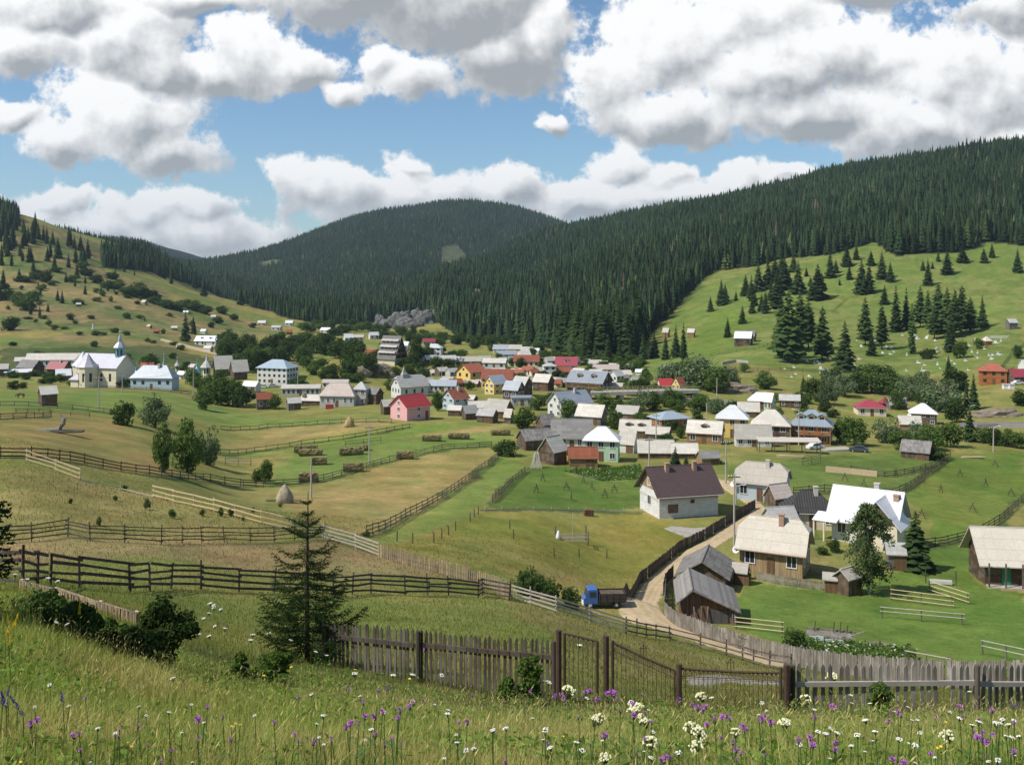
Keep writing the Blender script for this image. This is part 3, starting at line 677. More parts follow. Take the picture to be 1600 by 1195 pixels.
def limbs_mesh(seed, h, r, rx, zc, n=6, mat=None):
    g = np.random.default_rng(seed); mb = MB(); mb.tube([(0, 0, -.5), (.1, 0, h * .35), (0, .1, h * .8)], [r, r * .75, r * .25], 7)
    for k in range(n):
        a = 6.28 * k / n + g.uniform(-.4, .4); z0 = h * g.uniform(.22, .5)
        mb.tube([(0, 0, z0), (math.cos(a) * rx * .35, math.sin(a) * rx * .35, z0 + h * .16), (math.cos(a) * rx * .75, math.sin(a) * rx * .75, z0 + h * .36)], [r * .4, r * .28, r * .08], 5)
    return mb.mesh('trunk', mat or M_BARK, True)
# unit crowns about 8 m tall and 8 m wide
LEAFY = {
 'round': [leafy_mesh('leafy_crown', 30 + s, 3.9, 3.9, 3.9, 3.7, 24, 85, .40) for s in range(3)],
 'dark': [leafy_mesh('leafy_crown', 40 + s, 3.8, 3.8, 4.0, 3.6, 24, 85, .40, M_DARK) for s in range(2)],
 'willow': [leafy_mesh('leafy_crown', 50 + s, 4.0, 4.0, 3.9, 3.7, 24, 90, .36, M_WILLOW) for s in range(2)],
 'bush': [leafy_mesh('leafy_crown', 60 + s, 4.2, 4.2, 4.0, 2.9, 24, 80, .45, M_DARK, .1) for s in range(2)],
}
LIMBS = [limbs_mesh(70 + s, 8, .28, 3.6, 4) for s in range(2)]
_first = {}
def plant(name, crown, trunk, loc, sc, rz, label, cat, group=None, sx=None, parts=True):
    """a tree: an Empty with crown and trunk children (or one mesh where it is only a few pixels tall)"""
    if parts:
        t = thing(name, label, cat, loc, rz, group); t.scale = (sx or sc, sx or sc, sc)
        link('crown', crown, t); link('trunk', trunk, t)
    else:
        t = link(name, crown); t.location = loc; t.rotation_euler = (0, 0, rz); t.scale = (sx or sc, sx or sc, sc); tag(t, label, cat, group)
    return t
N_SPR = [0]
def spruce(u, v, hp, kind='s', wp=None, label='', group=None, Y=None, name='spruce_tree'):
    p = at(u, v, Y); hm = hp * px(p.y)
    if kind == 's': me = SPRUCES[random.randrange(4)]; h0, r0 = 20.0, 3.7
    elif kind == 'l': me = LARCHES[random.randrange(3)]; h0, r0 = 22.0, 4.2; name = 'larch_tree'
    else: me = SLIM[0]; h0, r0 = 20.0, 2.0; name = 'slim_tree'
    sc = hm / h0; sx = (wp * px(p.y) / (2 * r0)) if wp else sc * random.uniform(.85, 1.15)
    N_SPR[0] += 1
    return plant(name, me, SPRUCE_TRUNK, p, sc, random.uniform(0, 6.28), label, 'spruce' if kind == 's' else 'tree', group, sx, hp > 26)
def leafy(u, v, hp, wp=None, kind='round', label='', group=None, Y=None, name=None, cat=None):
    p = at(u, v, Y); hm = hp * px(p.y); wm = (wp or hp * .95) * px(p.y)
    me = random.choice(LEAFY[kind]); sc = hm / 8.0; sx = wm / 8.2
    nm = name or ('bush' if kind == 'bush' else 'willow_tree' if kind == 'willow' else 'leafy_tree')
    return plant(nm, me, random.choice(LIMBS), p - Vector((0, 0, .15 * sc)), sc, random.uniform(0, 6.28), label, cat or ('bush' if kind == 'bush' else 'tree'), group, sx, hp > 22 and kind != 'bush')

GH = 'bushes on the far left hillside'; LH = 'dark bush in the hedges crossing the grassy hill above the church'
G1 = 'spruces scattered over the sunny hillside meadow'
L1 = 'dark green spruce standing in the open on the steep sunny meadow under the forest'
for u, v, h in [(1247,459,47),(1278,468,50),(1260,432,13),(1297,434,38),(1306,427,20),(1327,437,22),(1323,416,30),(1338,406,22),(1346,459,48),(1358,458,44),(1361,415,21),(1378,436,40),(1391,441,30),(1442,423,15),(1450,446,38),(1457,420,10),(1466,409,17),(1480,429,36),(1504,411,30),(1537,411,22),(1550,403,22),(1590,426,35),(1110,487,22),(1127,477,38),(1133,472,26),(1165,462,30),(1185,455,42),(1200,452,48),(1213,482,52),(1190,486,24),(1160,506,26),(1175,490,25),(1196,490,34),(1137,527,28),(1211,440,36),(1222,428,36),(1226,452,44),(1240,425,26),(1284,436,10),(1290,452,9),(1312,446,10),(1150,470,14),(1174,470,36),(1205,470,30),(1266,447,14),(1233,445,20),(1180,478,20),(1218,462,26),(1268,462,26),(1285,447,12)]:
    spruce(u, v, h * 1.12, 's', h * random.uniform(.48, .66), L1, G1)
G2 = 'tall conifers of the hillside cemetery'
L2 = 'tall conifer with a bare lower trunk growing among the white graves of the cemetery'
for u, v, h, k, w_ in [(1232,566,112,'l',46),(1222,560,92,'l',40),(1250,548,92,'l',40),(1263,545,80,'l',36),(1285,562,84,'l',30),(1320,579,78,'s',34),(1352,540,76,'l',28),(1378,546,74,'l',28),(1382,476,30,'s',18),(1400,518,72,'s',26),(1416,515,66,'s',24),(1425,553,80,'x',15),(1438,512,66,'l',24),(1450,515,62,'l',24),(1466,522,80,'l',30),(1480,526,78,'l',30),(1492,528,76,'l',32),(1503,512,66,'l',28),(1516,520,56,'l',28),(1535,512,52,'s',20),(1485,550,56,'s',26),(1362,556,40,'s',20),(1460,530,50,'l',26)]:
    spruce(u, v, h, k, w_, L2, G2)
G3 = 'spruces on the grassy left hill'
L3 = 'small dark spruce dotted about the grassy hillside above the church'
for u, v, h in [(104,357,9),(133,443,14),(117,448,18),(133,460,18),(158,457,12),(168,455,18),(150,440,14),(103,441,18),(83,447,12),(63,462,14),(60,450,12),(97,474,22),(90,470,20),(75,487,14),(48,492,26),(18,416,22),(5,452,34),(0,470,28),(30,440,22),(52,424,22),(180,433,16),(178,456,8),(226,502,10),(290,533,48),(302,522,30),(194,425,12),(210,430,10),(62,497,20),(120,434,22),(12,400,26),(45,410,30),(10,386,30),(20,383,34),(38,384,30),(52,372,30),(60,374,28),(68,376,26),(24,360,26),(8,357,26)]:
    spruce(u, v, h, 's', None, L3, G3)
GX = 'spruces in the groves of the left hill'; LX = 'dark spruce in the dense little groves near the crest of the left hill'
for poly, n_, hh in (([(0,330),(28,335),(30,352),(0,362)], 9, 22), ([(0,362),(25,362),(25,394),(0,398)], 7, 28), ([(34,362),(60,350),(72,376),(34,396)], 9, 30), ([(66,396),(76,376),(135,386),(142,410),(100,426),(70,412)], 18, 30), ([(230,420),(300,428),(352,445),(400,482),(352,474),(280,452)], 18, 32), ([(0,395),(60,395),(60,420),(0,430)], 8, 24)):
    k_ = 0
    while k_ < n_:
        u = random.uniform(0, 400); v = random.uniform(325, 485)
        if inpoly(np.array([u]), np.array([v]), poly)[0]: spruce(u, v, hh * random.uniform(.7, 1.1), 's', None, LX, GX); k_ += 1
G4 = 'spruces at the forest foot by the village'
L4 = 'dark spruce at the foot of the forest just above the village roofs'
for u, v, h in [(1068,562,58),(1056,558,52),(1040,562,44),(1022,560,42),(1005,562,46),(985,564,44),(968,566,40),(950,566,46),(930,568,40),(1096,606,40),(1108,612,34),(1085,600,34),(912,566,44),(895,562,34),(1255,612,26),(1262,620,30)]:
    spruce(u, v, h, 's', None, L4, G4)
for a in [(1347,586,14,'dark young spruce below the cemetery on the dry bank'), (1515,690,58,'dark spruce rising from bushes beside the paved road'), (1521,640,56,'dark spruce on the bank below the orange hillside house'), (1510,636,44,'thin dark spruce next to the one below the orange house')]:
    spruce(a[0], a[1], a[2], 's', None, a[3])
spruce(1055, 735, 38, 's', 24, 'dark spruce in front of the twin pale roofed barns')
spruce(1072, 738, 28, 's', 18, 'smaller spruce beside the dark one in front of the barns')
spruce(1482, 585, 30, 's', 18, 'single small spruce at the lower edge of the cemetery')

LV = [  # column, foot, height, width, kind, label
 (192,664,48,40,'bush','dense dark round bush on the knoll below the church',),
 (243,668,56,54,'willow','pale silvery willow blown by wind on the knoll'),
 (255,738,84,34,'round','leftmost tree of the ragged field clump below the willow'),
 (292,738,88,58,'round','tall ragged tree with bare stems in the field clump'),
 (324,726,68,42,'willow','slightly paler tree closing the field clump on its valley side'),
 (235,582,34,36,'dark','tree with brownish crown beside the turquoise church spire'),
 (16,516,26,26,'bush','large round bush at the edge of the far sloping meadow'),
 (76,510,12,11,'round','small round tree alone on the dry slope above the long white building'),
 (147,542,12,13,'bush','dark round bush on the slope right above the church tower'),
 (415,756,46,22,'round','slender young tree in the hay meadow'),
 (405,752,26,26,'bush','low bush at the foot of the slender young tree'),
 (683,642,36,22,'dark','dark tree pressed against the pink house'),
 (430,640,26,22,'round','tree between the small sheds and the long school roof'),
 (476,634,22,14,'dark','small dark tree before the long school building'),
 (820,670,36,46,'round','broad tree at the field edge by the dark shingled barns'),
 (790,712,32,44,'bush','bushy thicket at the corner of the hay meadow'),
 (888,656,38,36,'round','round tree hiding the grey roofed white house'),
 (960,670,34,30,'dark','dark tree between the white hip roof and the barns'),
 (1052,672,18,26,'dark','small tree in front of the blue roofed wooden house'),
 (648,572,48,24,'dark','tall dark tree right beside the steep dark chalet'),
 (575,588,40,34,'dark','dark tree on the slope just before the ochre lodge'),
 (596,562,28,20,'round','round tree between the ochre lodge and the chalet'),
 (910,628,26,30,'dark','small dark tree in front of the big wooden house with dormers'),
 (1335,696,52,50,'round','big round tree behind the yard of the blue roofed timber house'),
 (1312,690,40,30,'dark','darker tree hugging the blue roofed timber house'),
 (1385,692,46,46,'willow','silvery willow between the red hip roof and the barn'),
 (1294,632,36,38,'willow','pale willow behind the long plank shelter'),
 (1480,698,46,50,'round','broad bushy tree before the spruce at the paved road'),
 (1445,640,38,34,'round','leafy tree behind the white hip roofed house'),
 (1400,640,34,28,'dark','dark leafy tree behind the low pale sheds'),
 (1495,660,40,40,'dark','dark leafy tree by the river beside the spruces'),
 (1462,718,22,34,'bush','low spreading bush next to the little grey yard barn'),
 (1500,560,32,26,'round','round leafy tree at the side of the cemetery'),
 (1596,634,30,30,'bush','bush under the rust red house at the edge of the hillside'),
 (1590,560,24,20,'dark','dark leafy tree above the orange hillside house'),
 (1582,590,20,16,'bush','bush on the hedge line beside the orange house'),
 (1163,582,18,18,'round','round tree below the hillside farmhouse'),
 (1530,545,20,18,'round','leafy tree by the tiny chapel'),
 (1450,560,20,30,'bush','low bush among the graves'),
]
for u, v, h, w_, k, lb in LV: leafy(u, v, h, w_, k, lb)
GV = 'leafy trees between the village houses'; LB = 'leafy tree showing between the roofs of the crowded village centre'
for u, v, h in [(735,610,18),(720,585,18),(775,575,14),(700,575,18),(806,600,12),(848,592,16),(870,590,14),(905,560,16),(990,580,22),(970,610,22),(985,618,26),(1010,604,26),(1000,618,30),(1024,618,22),(935,622,20),(1080,622,24),(660,590,20),(655,560,22),(690,552,14),(590,525,12),(560,545,18),(470,600,14),(455,605,12),(610,610,20),(520,525,14),(640,530,14),(740,545,14),(830,560,12),(945,592,16),(1060,640,18),(860,628,18),(870,634,22),(842,640,26),(1090,655,18),(1140,640,14)]:
    leafy(u, v, h, h * random.uniform(.9, 1.5), random.choice(['round', 'dark', 'round']), LB, GV)
GR = 'riverside trees behind the roofs'; LR = 'riverside tree in the green belt between the bridge and the cemetery hill'
for u, v, h in [(1100,606,44),(1120,612,36),(1135,606,30),(1070,600,34),(1050,600,30),(1195,606,22),(1275,616,24),(1290,612,26),(1302,606,28),(1320,618,30),(1338,612,28),(1350,600,26),(1362,612,30),(1376,606,34),(1390,600,22),(1408,618,28),(1426,624,34),(1440,610,28),(1460,630,36),(1475,640,40),(1490,612,34),(1085,640,18),(945,640,22),(965,644,20),(990,648,24),(1005,640,28),(1022,640,24),(1045,634,22),(1100,640,20),(1120,644,20),(1540,690,22),(1556,694,22),(1575,696,22),(1590,698,22),(1450,700,30),(1410,700,26),(1430,690,28)]:
    leafy(u, v + 2, h * 1.35, h * random.uniform(1.3, 1.9), random.choice(['round', 'dark', 'round', 'willow']), LR, GR)
for k in range(44):
    u = random.uniform(655, 1010); v = random.uniform(556, 612) + (8 if u > 900 else 0)
    leafy(u, v, random.uniform(9, 19), random.uniform(12, 26), random.choice(['round', 'dark', 'bush']), LB, GV)
for k in range(34):
    u = random.uniform(1000, 1330); v = random.uniform(612, 690)
    leafy(u, v, random.uniform(12, 24), random.uniform(16, 32), random.choice(['round', 'dark', 'bush']), LR, GR)
for k in range(26):
    u = random.uniform(0, 330); v = random.uniform(575, 612)
    leafy(u, v, random.uniform(9, 18), random.uniform(12, 24), random.choice(['round', 'dark', 'bush']), 'leafy tree among the farm roofs by the church', 'leafy trees by the church')
GF = 'broadleaf trees along the forest foot'
for k in range(70):
    u = 470 + 540 * (k + random.random()) / 70; v = float(np.interp(u, [470, 560, 620, 720, 800, 900, 1010], [512, 516, 522, 536, 542, 562, 574])) + random.uniform(-4, 10)
    leafy(u, v, random.uniform(11, 22), random.uniform(14, 28), random.choice(['round', 'dark', 'round', 'bush']), 'broadleaf tree in the band between the spruce forest and the uppermost village roofs', GF)
for k in range(46):
    u = random.uniform(0, 300); v = 430 + u * .15 + random.uniform(0, 75)
    leafy(u, v, random.uniform(5, 11), random.uniform(7, 17), random.choice(['bush', 'round']), LH, GH)
GW = 'trees of the grove above the village'; LW = 'tree of the thick dark grove between the church and the chalet'
for k in range(34):
    u = random.uniform(345, 478); v = random.uniform(545, 582) - (u - 410) * .06
    leafy(u, v, random.uniform(26, 44), random.uniform(24, 40), random.choice(['dark', 'dark', 'round']), LW, GW)
for u, v, h in [(495,552,34),(513,555,40),(530,560,36),(545,568,40),(558,575,44),(570,585,40),(486,546,28),(505,545,30),(552,560,36),(478,575,24),(490,585,22),(505,592,20),(520,596,24),(540,590,30),(310,612,30),(325,622,40),(340,632,50),(356,634,52),(370,636,46),(385,632,34),(300,600,30),(318,640,34),(345,600,26)]:
    leafy(u, v, h, h * random.uniform(.85, 1.2), random.choice(['dark', 'round']), LW, GW)
for u, v, h, w_ in [(135,430,14,26),(150,442,16,24),(168,450,16,26),(185,452,16,26),(200,462,18,30),(216,462,22,40),(232,466,18,30),(175,436,14,24),(130,420,14,22),(112,440,12,22),(70,440,22,26),(56,436,20,22),(240,474,14,24),(258,480,14,28),(275,484,16,30),(290,480,16,30),(305,486,18,30),(320,490,16,26),(340,505,12,18),(198,498,12,12),(110,500,14,14),(40,485,26,30),(28,478,24,28),(52,470,20,26),(10,468,20,24),(347,490,16,20),(365,500,12,14),(395,512,10,14),(88,425,10,20),(38,440,12,30),(270,560,12,14),(200,560,10,14),(125,524,8,12),(330,512,12,12),(300,510,10,12),(20,540,8,14),(60,556,10,18)]:
    leafy(u, v, h, w_, random.choice(['bush', 'bush', 'round']), LH, GH)
for u, v, h, w_, lb in [(828,934,58,52,'tall dark bush where the rail fence meets the truck lane'),(858,938,44,40,'lower dark bush beside the tall one by the rail fence'),(893,950,42,34,'lighter green bush right in front of the blue truck'),(1240,1014,42,38,'round bush beside the wrecked grey cart'),(735,906,18,14,'small bright bush growing through the pale stake fence'),(572,838,10,16,'tiny bush at the corner of the dry meadow fence'),(1075,935,26,34,'bush in the corner between the lower barn and its fence'),(1303,862,24,22,'clipped bush by the veranda of the bright metal roof'),(1285,866,16,20,'low bush in the yard of the beige roofed house'),(1165,905,26,16,'dark bush at the end of the yard fence beside the little lean-to')]:
    leafy(u, v, h, w_, 'bush', lb)
for u, v, h, w_ in [(478,560,26,22),(500,575,18,30),(520,582,16,26),(545,596,16,26),(560,598,20,22),(600,590,16,24),(615,588,18,26),(640,585,20,26),(660,584,24,24),(680,575,22,24),(655,566,30,22),(668,560,26,20),(628,572,14,20),(585,566,22,18),(550,588,20,20),(640,572,16,18)]:
    leafy(u, v, h, w_, random.choice(['dark', 'round', 'bush']), 'bush or tree clothing the rocky knoll of the chalet', 'greenery of the chalet knoll')
GS = 'saplings in the rough field'; LS = 'small green sapling in the rough field before the pale rail fence'
for u, v, h in [(269,808,18),(316,805,14),(345,805,16),(361,805,16),(230,794,20),(155,820,16),(110,785,12),(380,812,10),(180,780,10),(195,765,12),(438,790,10),(395,800,12)]:
    leafy(u, v + 2, h, h * random.uniform(.5, .8), random.choice(['round', 'bush', 'willow']), LS, GS)

# ---------------------------------------------------------------- spruce forest
def star_tree(layers, n, seed, rbase=.17):
    g = np.random.default_rng(seed); V = []; Ft = []
    for i in range(layers):
        t0 = i / layers; zlo = .06 + .94 * t0 * .93; zhi = min(1.0, zlo + 1.75 / layers); r = rbase * (1 - t0) ** .8 * (1 if i else .85)
        a = len(V); V.append((0, 0, zhi)); a0 = g.uniform(0, 6)
        for j in range(2 * n):
            rr = r * (g.uniform(.85, 1.2) if j % 2 == 0 else g.uniform(.42, .6)); z = zlo + (0 if j % 2 == 0 else .25 / layers) + g.uniform(-.15, .15) / layers
            V.append((rr * math.cos(a0 + math.pi * j / n), rr * math.sin(a0 + math.pi * j / n), z))
        for j in range(2 * n): Ft.append((a, a + 1 + j, a + 1 + (j + 1) % (2 * n)))
    return np.array(V), np.array(Ft)
def forest():
    P = []
    # a jittered grid whose spacing grows slowly with distance
    for y0, y1, sp in ((490, 760, 4.6), (760, 1100, 4.8), (1100, 1500, 4.9), (1500, 2050, 5.8), (2050, 3300, 7.0)):
        ys = np.arange(y0, y1, sp); xs = np.arange(-.62 * y1, .62 * y1, sp)
        X, Y = np.meshgrid(xs, ys); X = X + rng.uniform(-.48, .48, X.shape) * sp; Y = Y + rng.uniform(-.48, .48, Y.shape) * sp
        k = np.abs(X) < .60 * Y; P.append(np.stack([X[k], Y[k]], -1))
    P = np.concatenate(P); X, Y = P[:, 0], P[:, 1]; Z = H(X, Y); u, v = UVf(X, Y, Z)
    w1 = 6 * fbm(X / 14, Y / 14, 61, 2)
    k = (inpoly(u, v + w1, FOREST[0]) & (Y > 505)) | (inpoly(u, v, FOREST[1]) & (Y > 700)) | (inpoly(u, v, FOREST[2]) & (Y > 700)) | ((Y > 1350) & (Y < 3300))
    for poly in ([(690,387),(712,382),(733,405),(700,423),(652,443),(642,438),(690,412)], [(402,411),(430,406),(445,410),(410,417)], [(737,462),(752,452),(758,468),(745,474)]):
        k &= ~(inpoly(u, v, poly) & (Y > 900))
    # thin, older gaps
    k &= ~((fbm(X / 45, Y / 45, 71, 3) > .21) & (Y < 1400))
    # hidden ground: behind the ridges only the first rows can show
    X, Y, Z, u, v = X[k], Y[k], Z[k], u[k], v[k]
    vis = np.zeros(len(X), bool)
    ratio = (Z + 26) / Y                                      # elevation of a tree top against the highest ground before it
    tt = np.linspace(.30, .985, 26); mx = np.full(len(X), -9.0)
    for t in tt: mx = np.maximum(mx, H(X * t, Y * t) / (Y * t))
    vis = ratio > mx - .004
    X, Y, Z, u, v = X[vis], Y[vis], Z[vis], u[vis], v[vis]
    h = (14 + 9 * vnoise(X / 60, Y / 60, 81) + rng.normal(0, 4.8, len(X))).clip(6, 32)
    h = np.where(X < -120, h * .8, h); h = h * np.interp(Y, [700, 1200, 2500], [1, .82, .72])
    rz = rng.uniform(0, 6.28, len(X)); wd = h * rng.uniform(.75, 1.15, len(X))
    # the nearest trees are single objects
    need = max(0, 296 - N_SPR[0]); order = np.argsort(Y); near = order[:need]
    for i in near:
        s = SPRUCES[i % 4]
        plant('spruce_tree', s, SPRUCE_TRUNK, (X[i], Y[i], Z[i]), h[i] / 20, rz[i], 'tall spruce in the front rows of the dark forest beside the sunny meadow', 'spruce', 'spruces along the forest edge', None, False)
    far = np.ones(len(X), bool); far[near] = False
    X, Y, Z, h, rz, wd = (q[far] for q in (X, Y, Z, h, rz, wd))
    base = np.array((.031, .054, .023)); VV = []; FF = []; CC = []; off = 0
    tone = .60 + .80 * rng.random(len(X)) ** 1.4 + .5 * fbm(X / 80, Y / 80, 91, 3)
    warm = rng.random(len(X)); cc = base[None] * tone[:, None]; cc[:, 0] *= 1 + .35 * (warm > .85); cc[:, 1] *= 1 + .15 * (warm > .85); lf = (warm > .93) & (fbm(X / 50, Y / 50, 95, 2) > -.05); cc[lf] = np.array((.075, .112, .034)) * tone[lf][:, None]; h = np.where(lf, h * .75, h); wd = np.where(lf, h * 1.7, wd)
    dead = rng.random(len(X)) > .993; cc[dead] = (.13, .10, .075)
    for lo, hi, layers, n in ((0, 1000, 8, 5), (1000, 1600, 6, 5), (1600, 9000, 4, 4)):
        for var in range(3):
            k = np.nonzero((Y >= lo) & (Y < hi) & (np.arange(len(Y)) % 3 == var))[0]
            if not len(k): continue
            tv, tf = star_tree(layers, n, 100 + var + layers)
            c, s = np.cos(rz[k])[:, None], np.sin(rz[k])[:, None]
            x = (tv[None, :, 0] * c - tv[None, :, 1] * s) * wd[k][:, None] + X[k][:, None]; y = (tv[None, :, 0] * s + tv[None, :, 1] * c) * wd[k][:, None] + Y[k][:, None]
            z = tv[None, :, 2] * h[k][:, None] + Z[k][:, None] - .3
            VV.append(np.stack([x, y, z], -1).reshape(-1, 3)); FF.append((tf[None] + (np.arange(len(k)) * len(tv))[:, None, None] + off).reshape(-1, 3)); off += len(k) * len(tv)
            lum = .55 + .6 * tv[:, 2]
            CC.append((cc[k][:, None, :] * np.ones((1, len(tv), 1))).reshape(-1, 3))
    V = np.concatenate(VV); print('forest trees', len(X), 'verts', len(V))
    o = link('spruce_forest', np_mesh('spruce_forest', V, [np.concatenate(FF)], attrmat('forest_needles', .1, .35, .25), np.concatenate(CC)))
    tag(o, 'dense dark spruce forest covering the mountain slopes', 'forest', kind='stuff')
forest()
# ---------------------------------------------------------------- buildings
WALL = {
 'wood': lambda: planks('dark_boards', (.115, .075, .048), .2, 'V', .5, (.16, .135, .11)),
 'woodh': lambda: planks('dark_logs', (.10, .062, .038), .24, 'H', .5, (.15, .125, .10)),
 'honey': lambda: planks('honey_logs', (.30, .165, .065), .24, 'H', .4, (.26, .19, .12)),
 'orange': lambda: planks('varnished_logs', (.40, .15, .05), .26, 'H', .35),
 'tan': lambda: planks('tan_boards', (.40, .275, .14), .22, 'V', .45, (.30, .235, .15)),
 'greyw': lambda: planks('grey_boards', (.20, .18, .155), .2, 'V', .5, (.13, .11, .09)),
 'white': lambda: plain('white_render', (.62, .61, .57), .08, .8, .9, .2, 0, .35),
 'cream': lambda: plain('cream_render', (.72, .64, .48), .08, .8, .9, .2, 0, .3),
 'yellow': lambda: plain('yellow_render', (.74, .53, .17), .08, .8, .9, .2, 0, .25),
 'pink': lambda: plain('pink_render', (.74, .40, .40), .06, .8, .9, .2, 0, .2),
 'green': lambda: plain('green_render', (.44, .60, .42), .06, .8, .9, .2, 0, .2),
 'blue': lambda: plain('pale_blue_render', (.44, .53, .58), .06, .8, .9, .2, 0, .25),
 'grey': lambda: plain('grey_render', (.46, .45, .42), .12, .8, .9, .2, 0, .3),
 'rb': lambda: planks('reddish_boards', (.21, .095, .055), .2, 'V', .55, (.15, .12, .10)),
 'block': lambda: blockmat(),
}
ROOF = {
 'pale': lambda: roofing('pale_sheets', (.56, .52, .455), 1.1, .55, .16, .8, wamt=.35, weather=(.34, .30, .25)),
 'beige': lambda: roofing('beige_sheets', (.54, .49, .41), 1.15, 1.0, .07, .8, wamt=.25, weather=(.42, .36, .28)),
 'white': lambda: roofing('bright_metal', (.74, .745, .755), .55, 2.2, .06, .45, 0, .5, wamt=.1),
 'grey': lambda: roofing('grey_sheets', (.25, .24, .225), 1.1, .5, .3, .85, wamt=.5),
 'lgrey': lambda: roofing('light_grey_sheets', (.44, .43, .41), 1.1, .5, .2, .8, wamt=.4, weather=(.25, .23, .21)),
 'bluegrey': lambda: roofing('bluish_metal', (.33, .36, .40), .55, 2.0, .1, .45, .2, .5, wamt=.2, weather=(.25, .25, .25)),
 'blue': lambda: roofing('blue_metal', (.35, .425, .48), .55, 2.0, .08, .45, .1, .5, wamt=.1),
 'turq': lambda: roofing('turquoise_metal', (.20, .48, .56), .4, 2.0, .1, .4, .1, .5, wamt=.1),
 'red': lambda: roofing('red_metal', (.44, .05, .05), .5, 1.8, .08, .5, 0, .4, wamt=.08),
 'crimson': lambda: roofing('crimson_metal', (.34, .055, .075), .5, 1.8, .08, .5, 0, .4, wamt=.08),
 'tile': lambda: roofing('orange_tiles', (.36, .115, .07), .5, .4, .25, .8, wamt=.25),
 'rust': lambda: roofing('rust_sheets', (.30, .095, .05), .8, 2.0, .2, .8, wamt=.3),
 'brown': lambda: roofing('brown_metal_tiles', (.105, .068, .064), .45, .35, .12, .45, .1, .5, wamt=.12, weather=(.07, .05, .05)),
 'black': lambda: roofing('black_corrugated', (.085, .082, .08), 1.2, 3, .2, .6, 0, .4, .75, .36, wamt=.2),
 'shingle': lambda: roofing('grey_shingles', (.22, .205, .19), .32, .42, .55, .9, wamt=.55, weather=(.12, .105, .09)),
 'pinkish': lambda: roofing('faded_sheets', (.50, .42, .37), 1.1, .5, .15, .8, wamt=.4, weather=(.36, .30, .26)),
}
def blockmat():
    if 'white_blocks' in MATS: return MATS['white_blocks']
    m, t, b = new_mat('white_blocks', .9, .15); co = t.n('ShaderNodeTexCoord').outputs['Object']; x, y, z = t.sep(co)
    br = t.n('ShaderNodeTexBrick'); t.put(br.inputs['Vector'], t.comb(t.m('ADD', x, y), z)); br.inputs['Scale'].default_value = 1.0
    br.inputs['Brick Width'].default_value = .6; br.inputs['Row Height'].default_value = .25; br.inputs['Mortar Size'].default_value = .018
    br.inputs['Color1'].default_value = (.78, .77, .74, 1); br.inputs['Color2'].default_value = (.66, .65, .62, 1); br.inputs['Mortar'].default_value = (.33, .32, .30, 1)
    t.put(b.inputs['Base Color'], t.scale(br.outputs[0], t.m('ADD', .8, t.m('MULTIPLY', t.noise(co, 1.2), .4)))); bump(t, b, br.outputs['Fac'], -.3, .02)
    MATS['white_blocks'] = m; return m
M_GLASS = plain('window_glass', (.03, .035, .04), .3, 2.0, .12, .6)
M_FRAME = plain('window_frame_paint', (.78, .77, .74), .05, 2, .6, .3)
M_FRAMEB = plain('window_frame_wood', (.22, .12, .06), .2, 3, .7, .3)
M_DOOR = planks('door_boards', (.17, .10, .055), .18, 'V', .3)
M_BRICK = plain('chimney_brick', (.42, .27, .20), .3, 4, .9, .1)
M_CHIMW = plain('chimney_render', (.55, .50, .45), .2, 3, .9, .1)
M_DISH = plain('dish_metal', (.72, .72, .70), .05, 2, .4, .4)

def shell(tops, thick):
    """a roof covering from its upper faces: the same faces below, and edges between"""
    bm = bmesh.new()
    for f in tops: bm.faces.new([bm.verts.new(p) for p in f])
    bmesh.ops.remove_doubles(bm, verts=bm.verts, dist=.002)
    bmesh.ops.recalc_face_normals(bm, faces=bm.faces)
    if sum(f.normal.z for f in bm.faces) < 0: bmesh.ops.reverse_faces(bm, faces=bm.faces)
    r = bmesh.ops.extrude_face_region(bm, geom=list(bm.faces))
    for v_ in [g for g in r['geom'] if isinstance(g, bmesh.types.BMVert)]: v_.co.z += thick
    bmesh.ops.recalc_face_normals(bm, faces=bm.faces)
    me = bpy.data.meshes.new('roof'); bm.to_mesh(me); bm.free(); return me
def roof_faces(L, W, h, rh, typ, o=.45, clip=.28, ridge=None):
    s = rh / (W / 2); ex, ey = L / 2 + o, W / 2 + o; ze = h - s * o
    if typ == 'flat': return [[(-ex, -ey, h + .05), (ex, -ey, h + .05), (ex, ey, h + rh), (-ex, ey, h + rh)]]
    if typ == 'gable': a = ex
    elif typ == 'hip': a = ridge if ridge is not None else max(.15, (L - W) / 2)
    if typ in ('gable', 'hip'):
        z = h + rh; f = [[(-ex, -ey, ze), (ex, -ey, ze), (a, 0, z), (-a, 0, z)], [(ex, ey, ze), (-ex, ey, ze), (-a, 0, z), (a, 0, z)]]
        if typ == 'hip': f += [[(ex, -ey, ze), (ex, ey, ze), (a, 0, z)], [(-ex, ey, ze), (-ex, -ey, ze), (-a, 0, z)]]
        return f
    if typ == 'half':                 # gable with its tips cut back
        z = h + rh; zc = z - rh * clip; yc = W / 2 * clip; a = ex - W * clip * .55
        f = []
        for sg in (-1, 1):
            f.append([(-ex * 1, sg * ey, ze), (ex, sg * ey, ze), (ex, sg * yc, zc), (a, 0, z), (-a, 0, z), (-ex, sg * yc, zc)][:: -sg])
        f += [[(ex, -yc, zc), (ex, yc, zc), (a, 0, z)], [(-ex, yc, zc), (-ex, -yc, zc), (-a, 0, z)]]
        return f
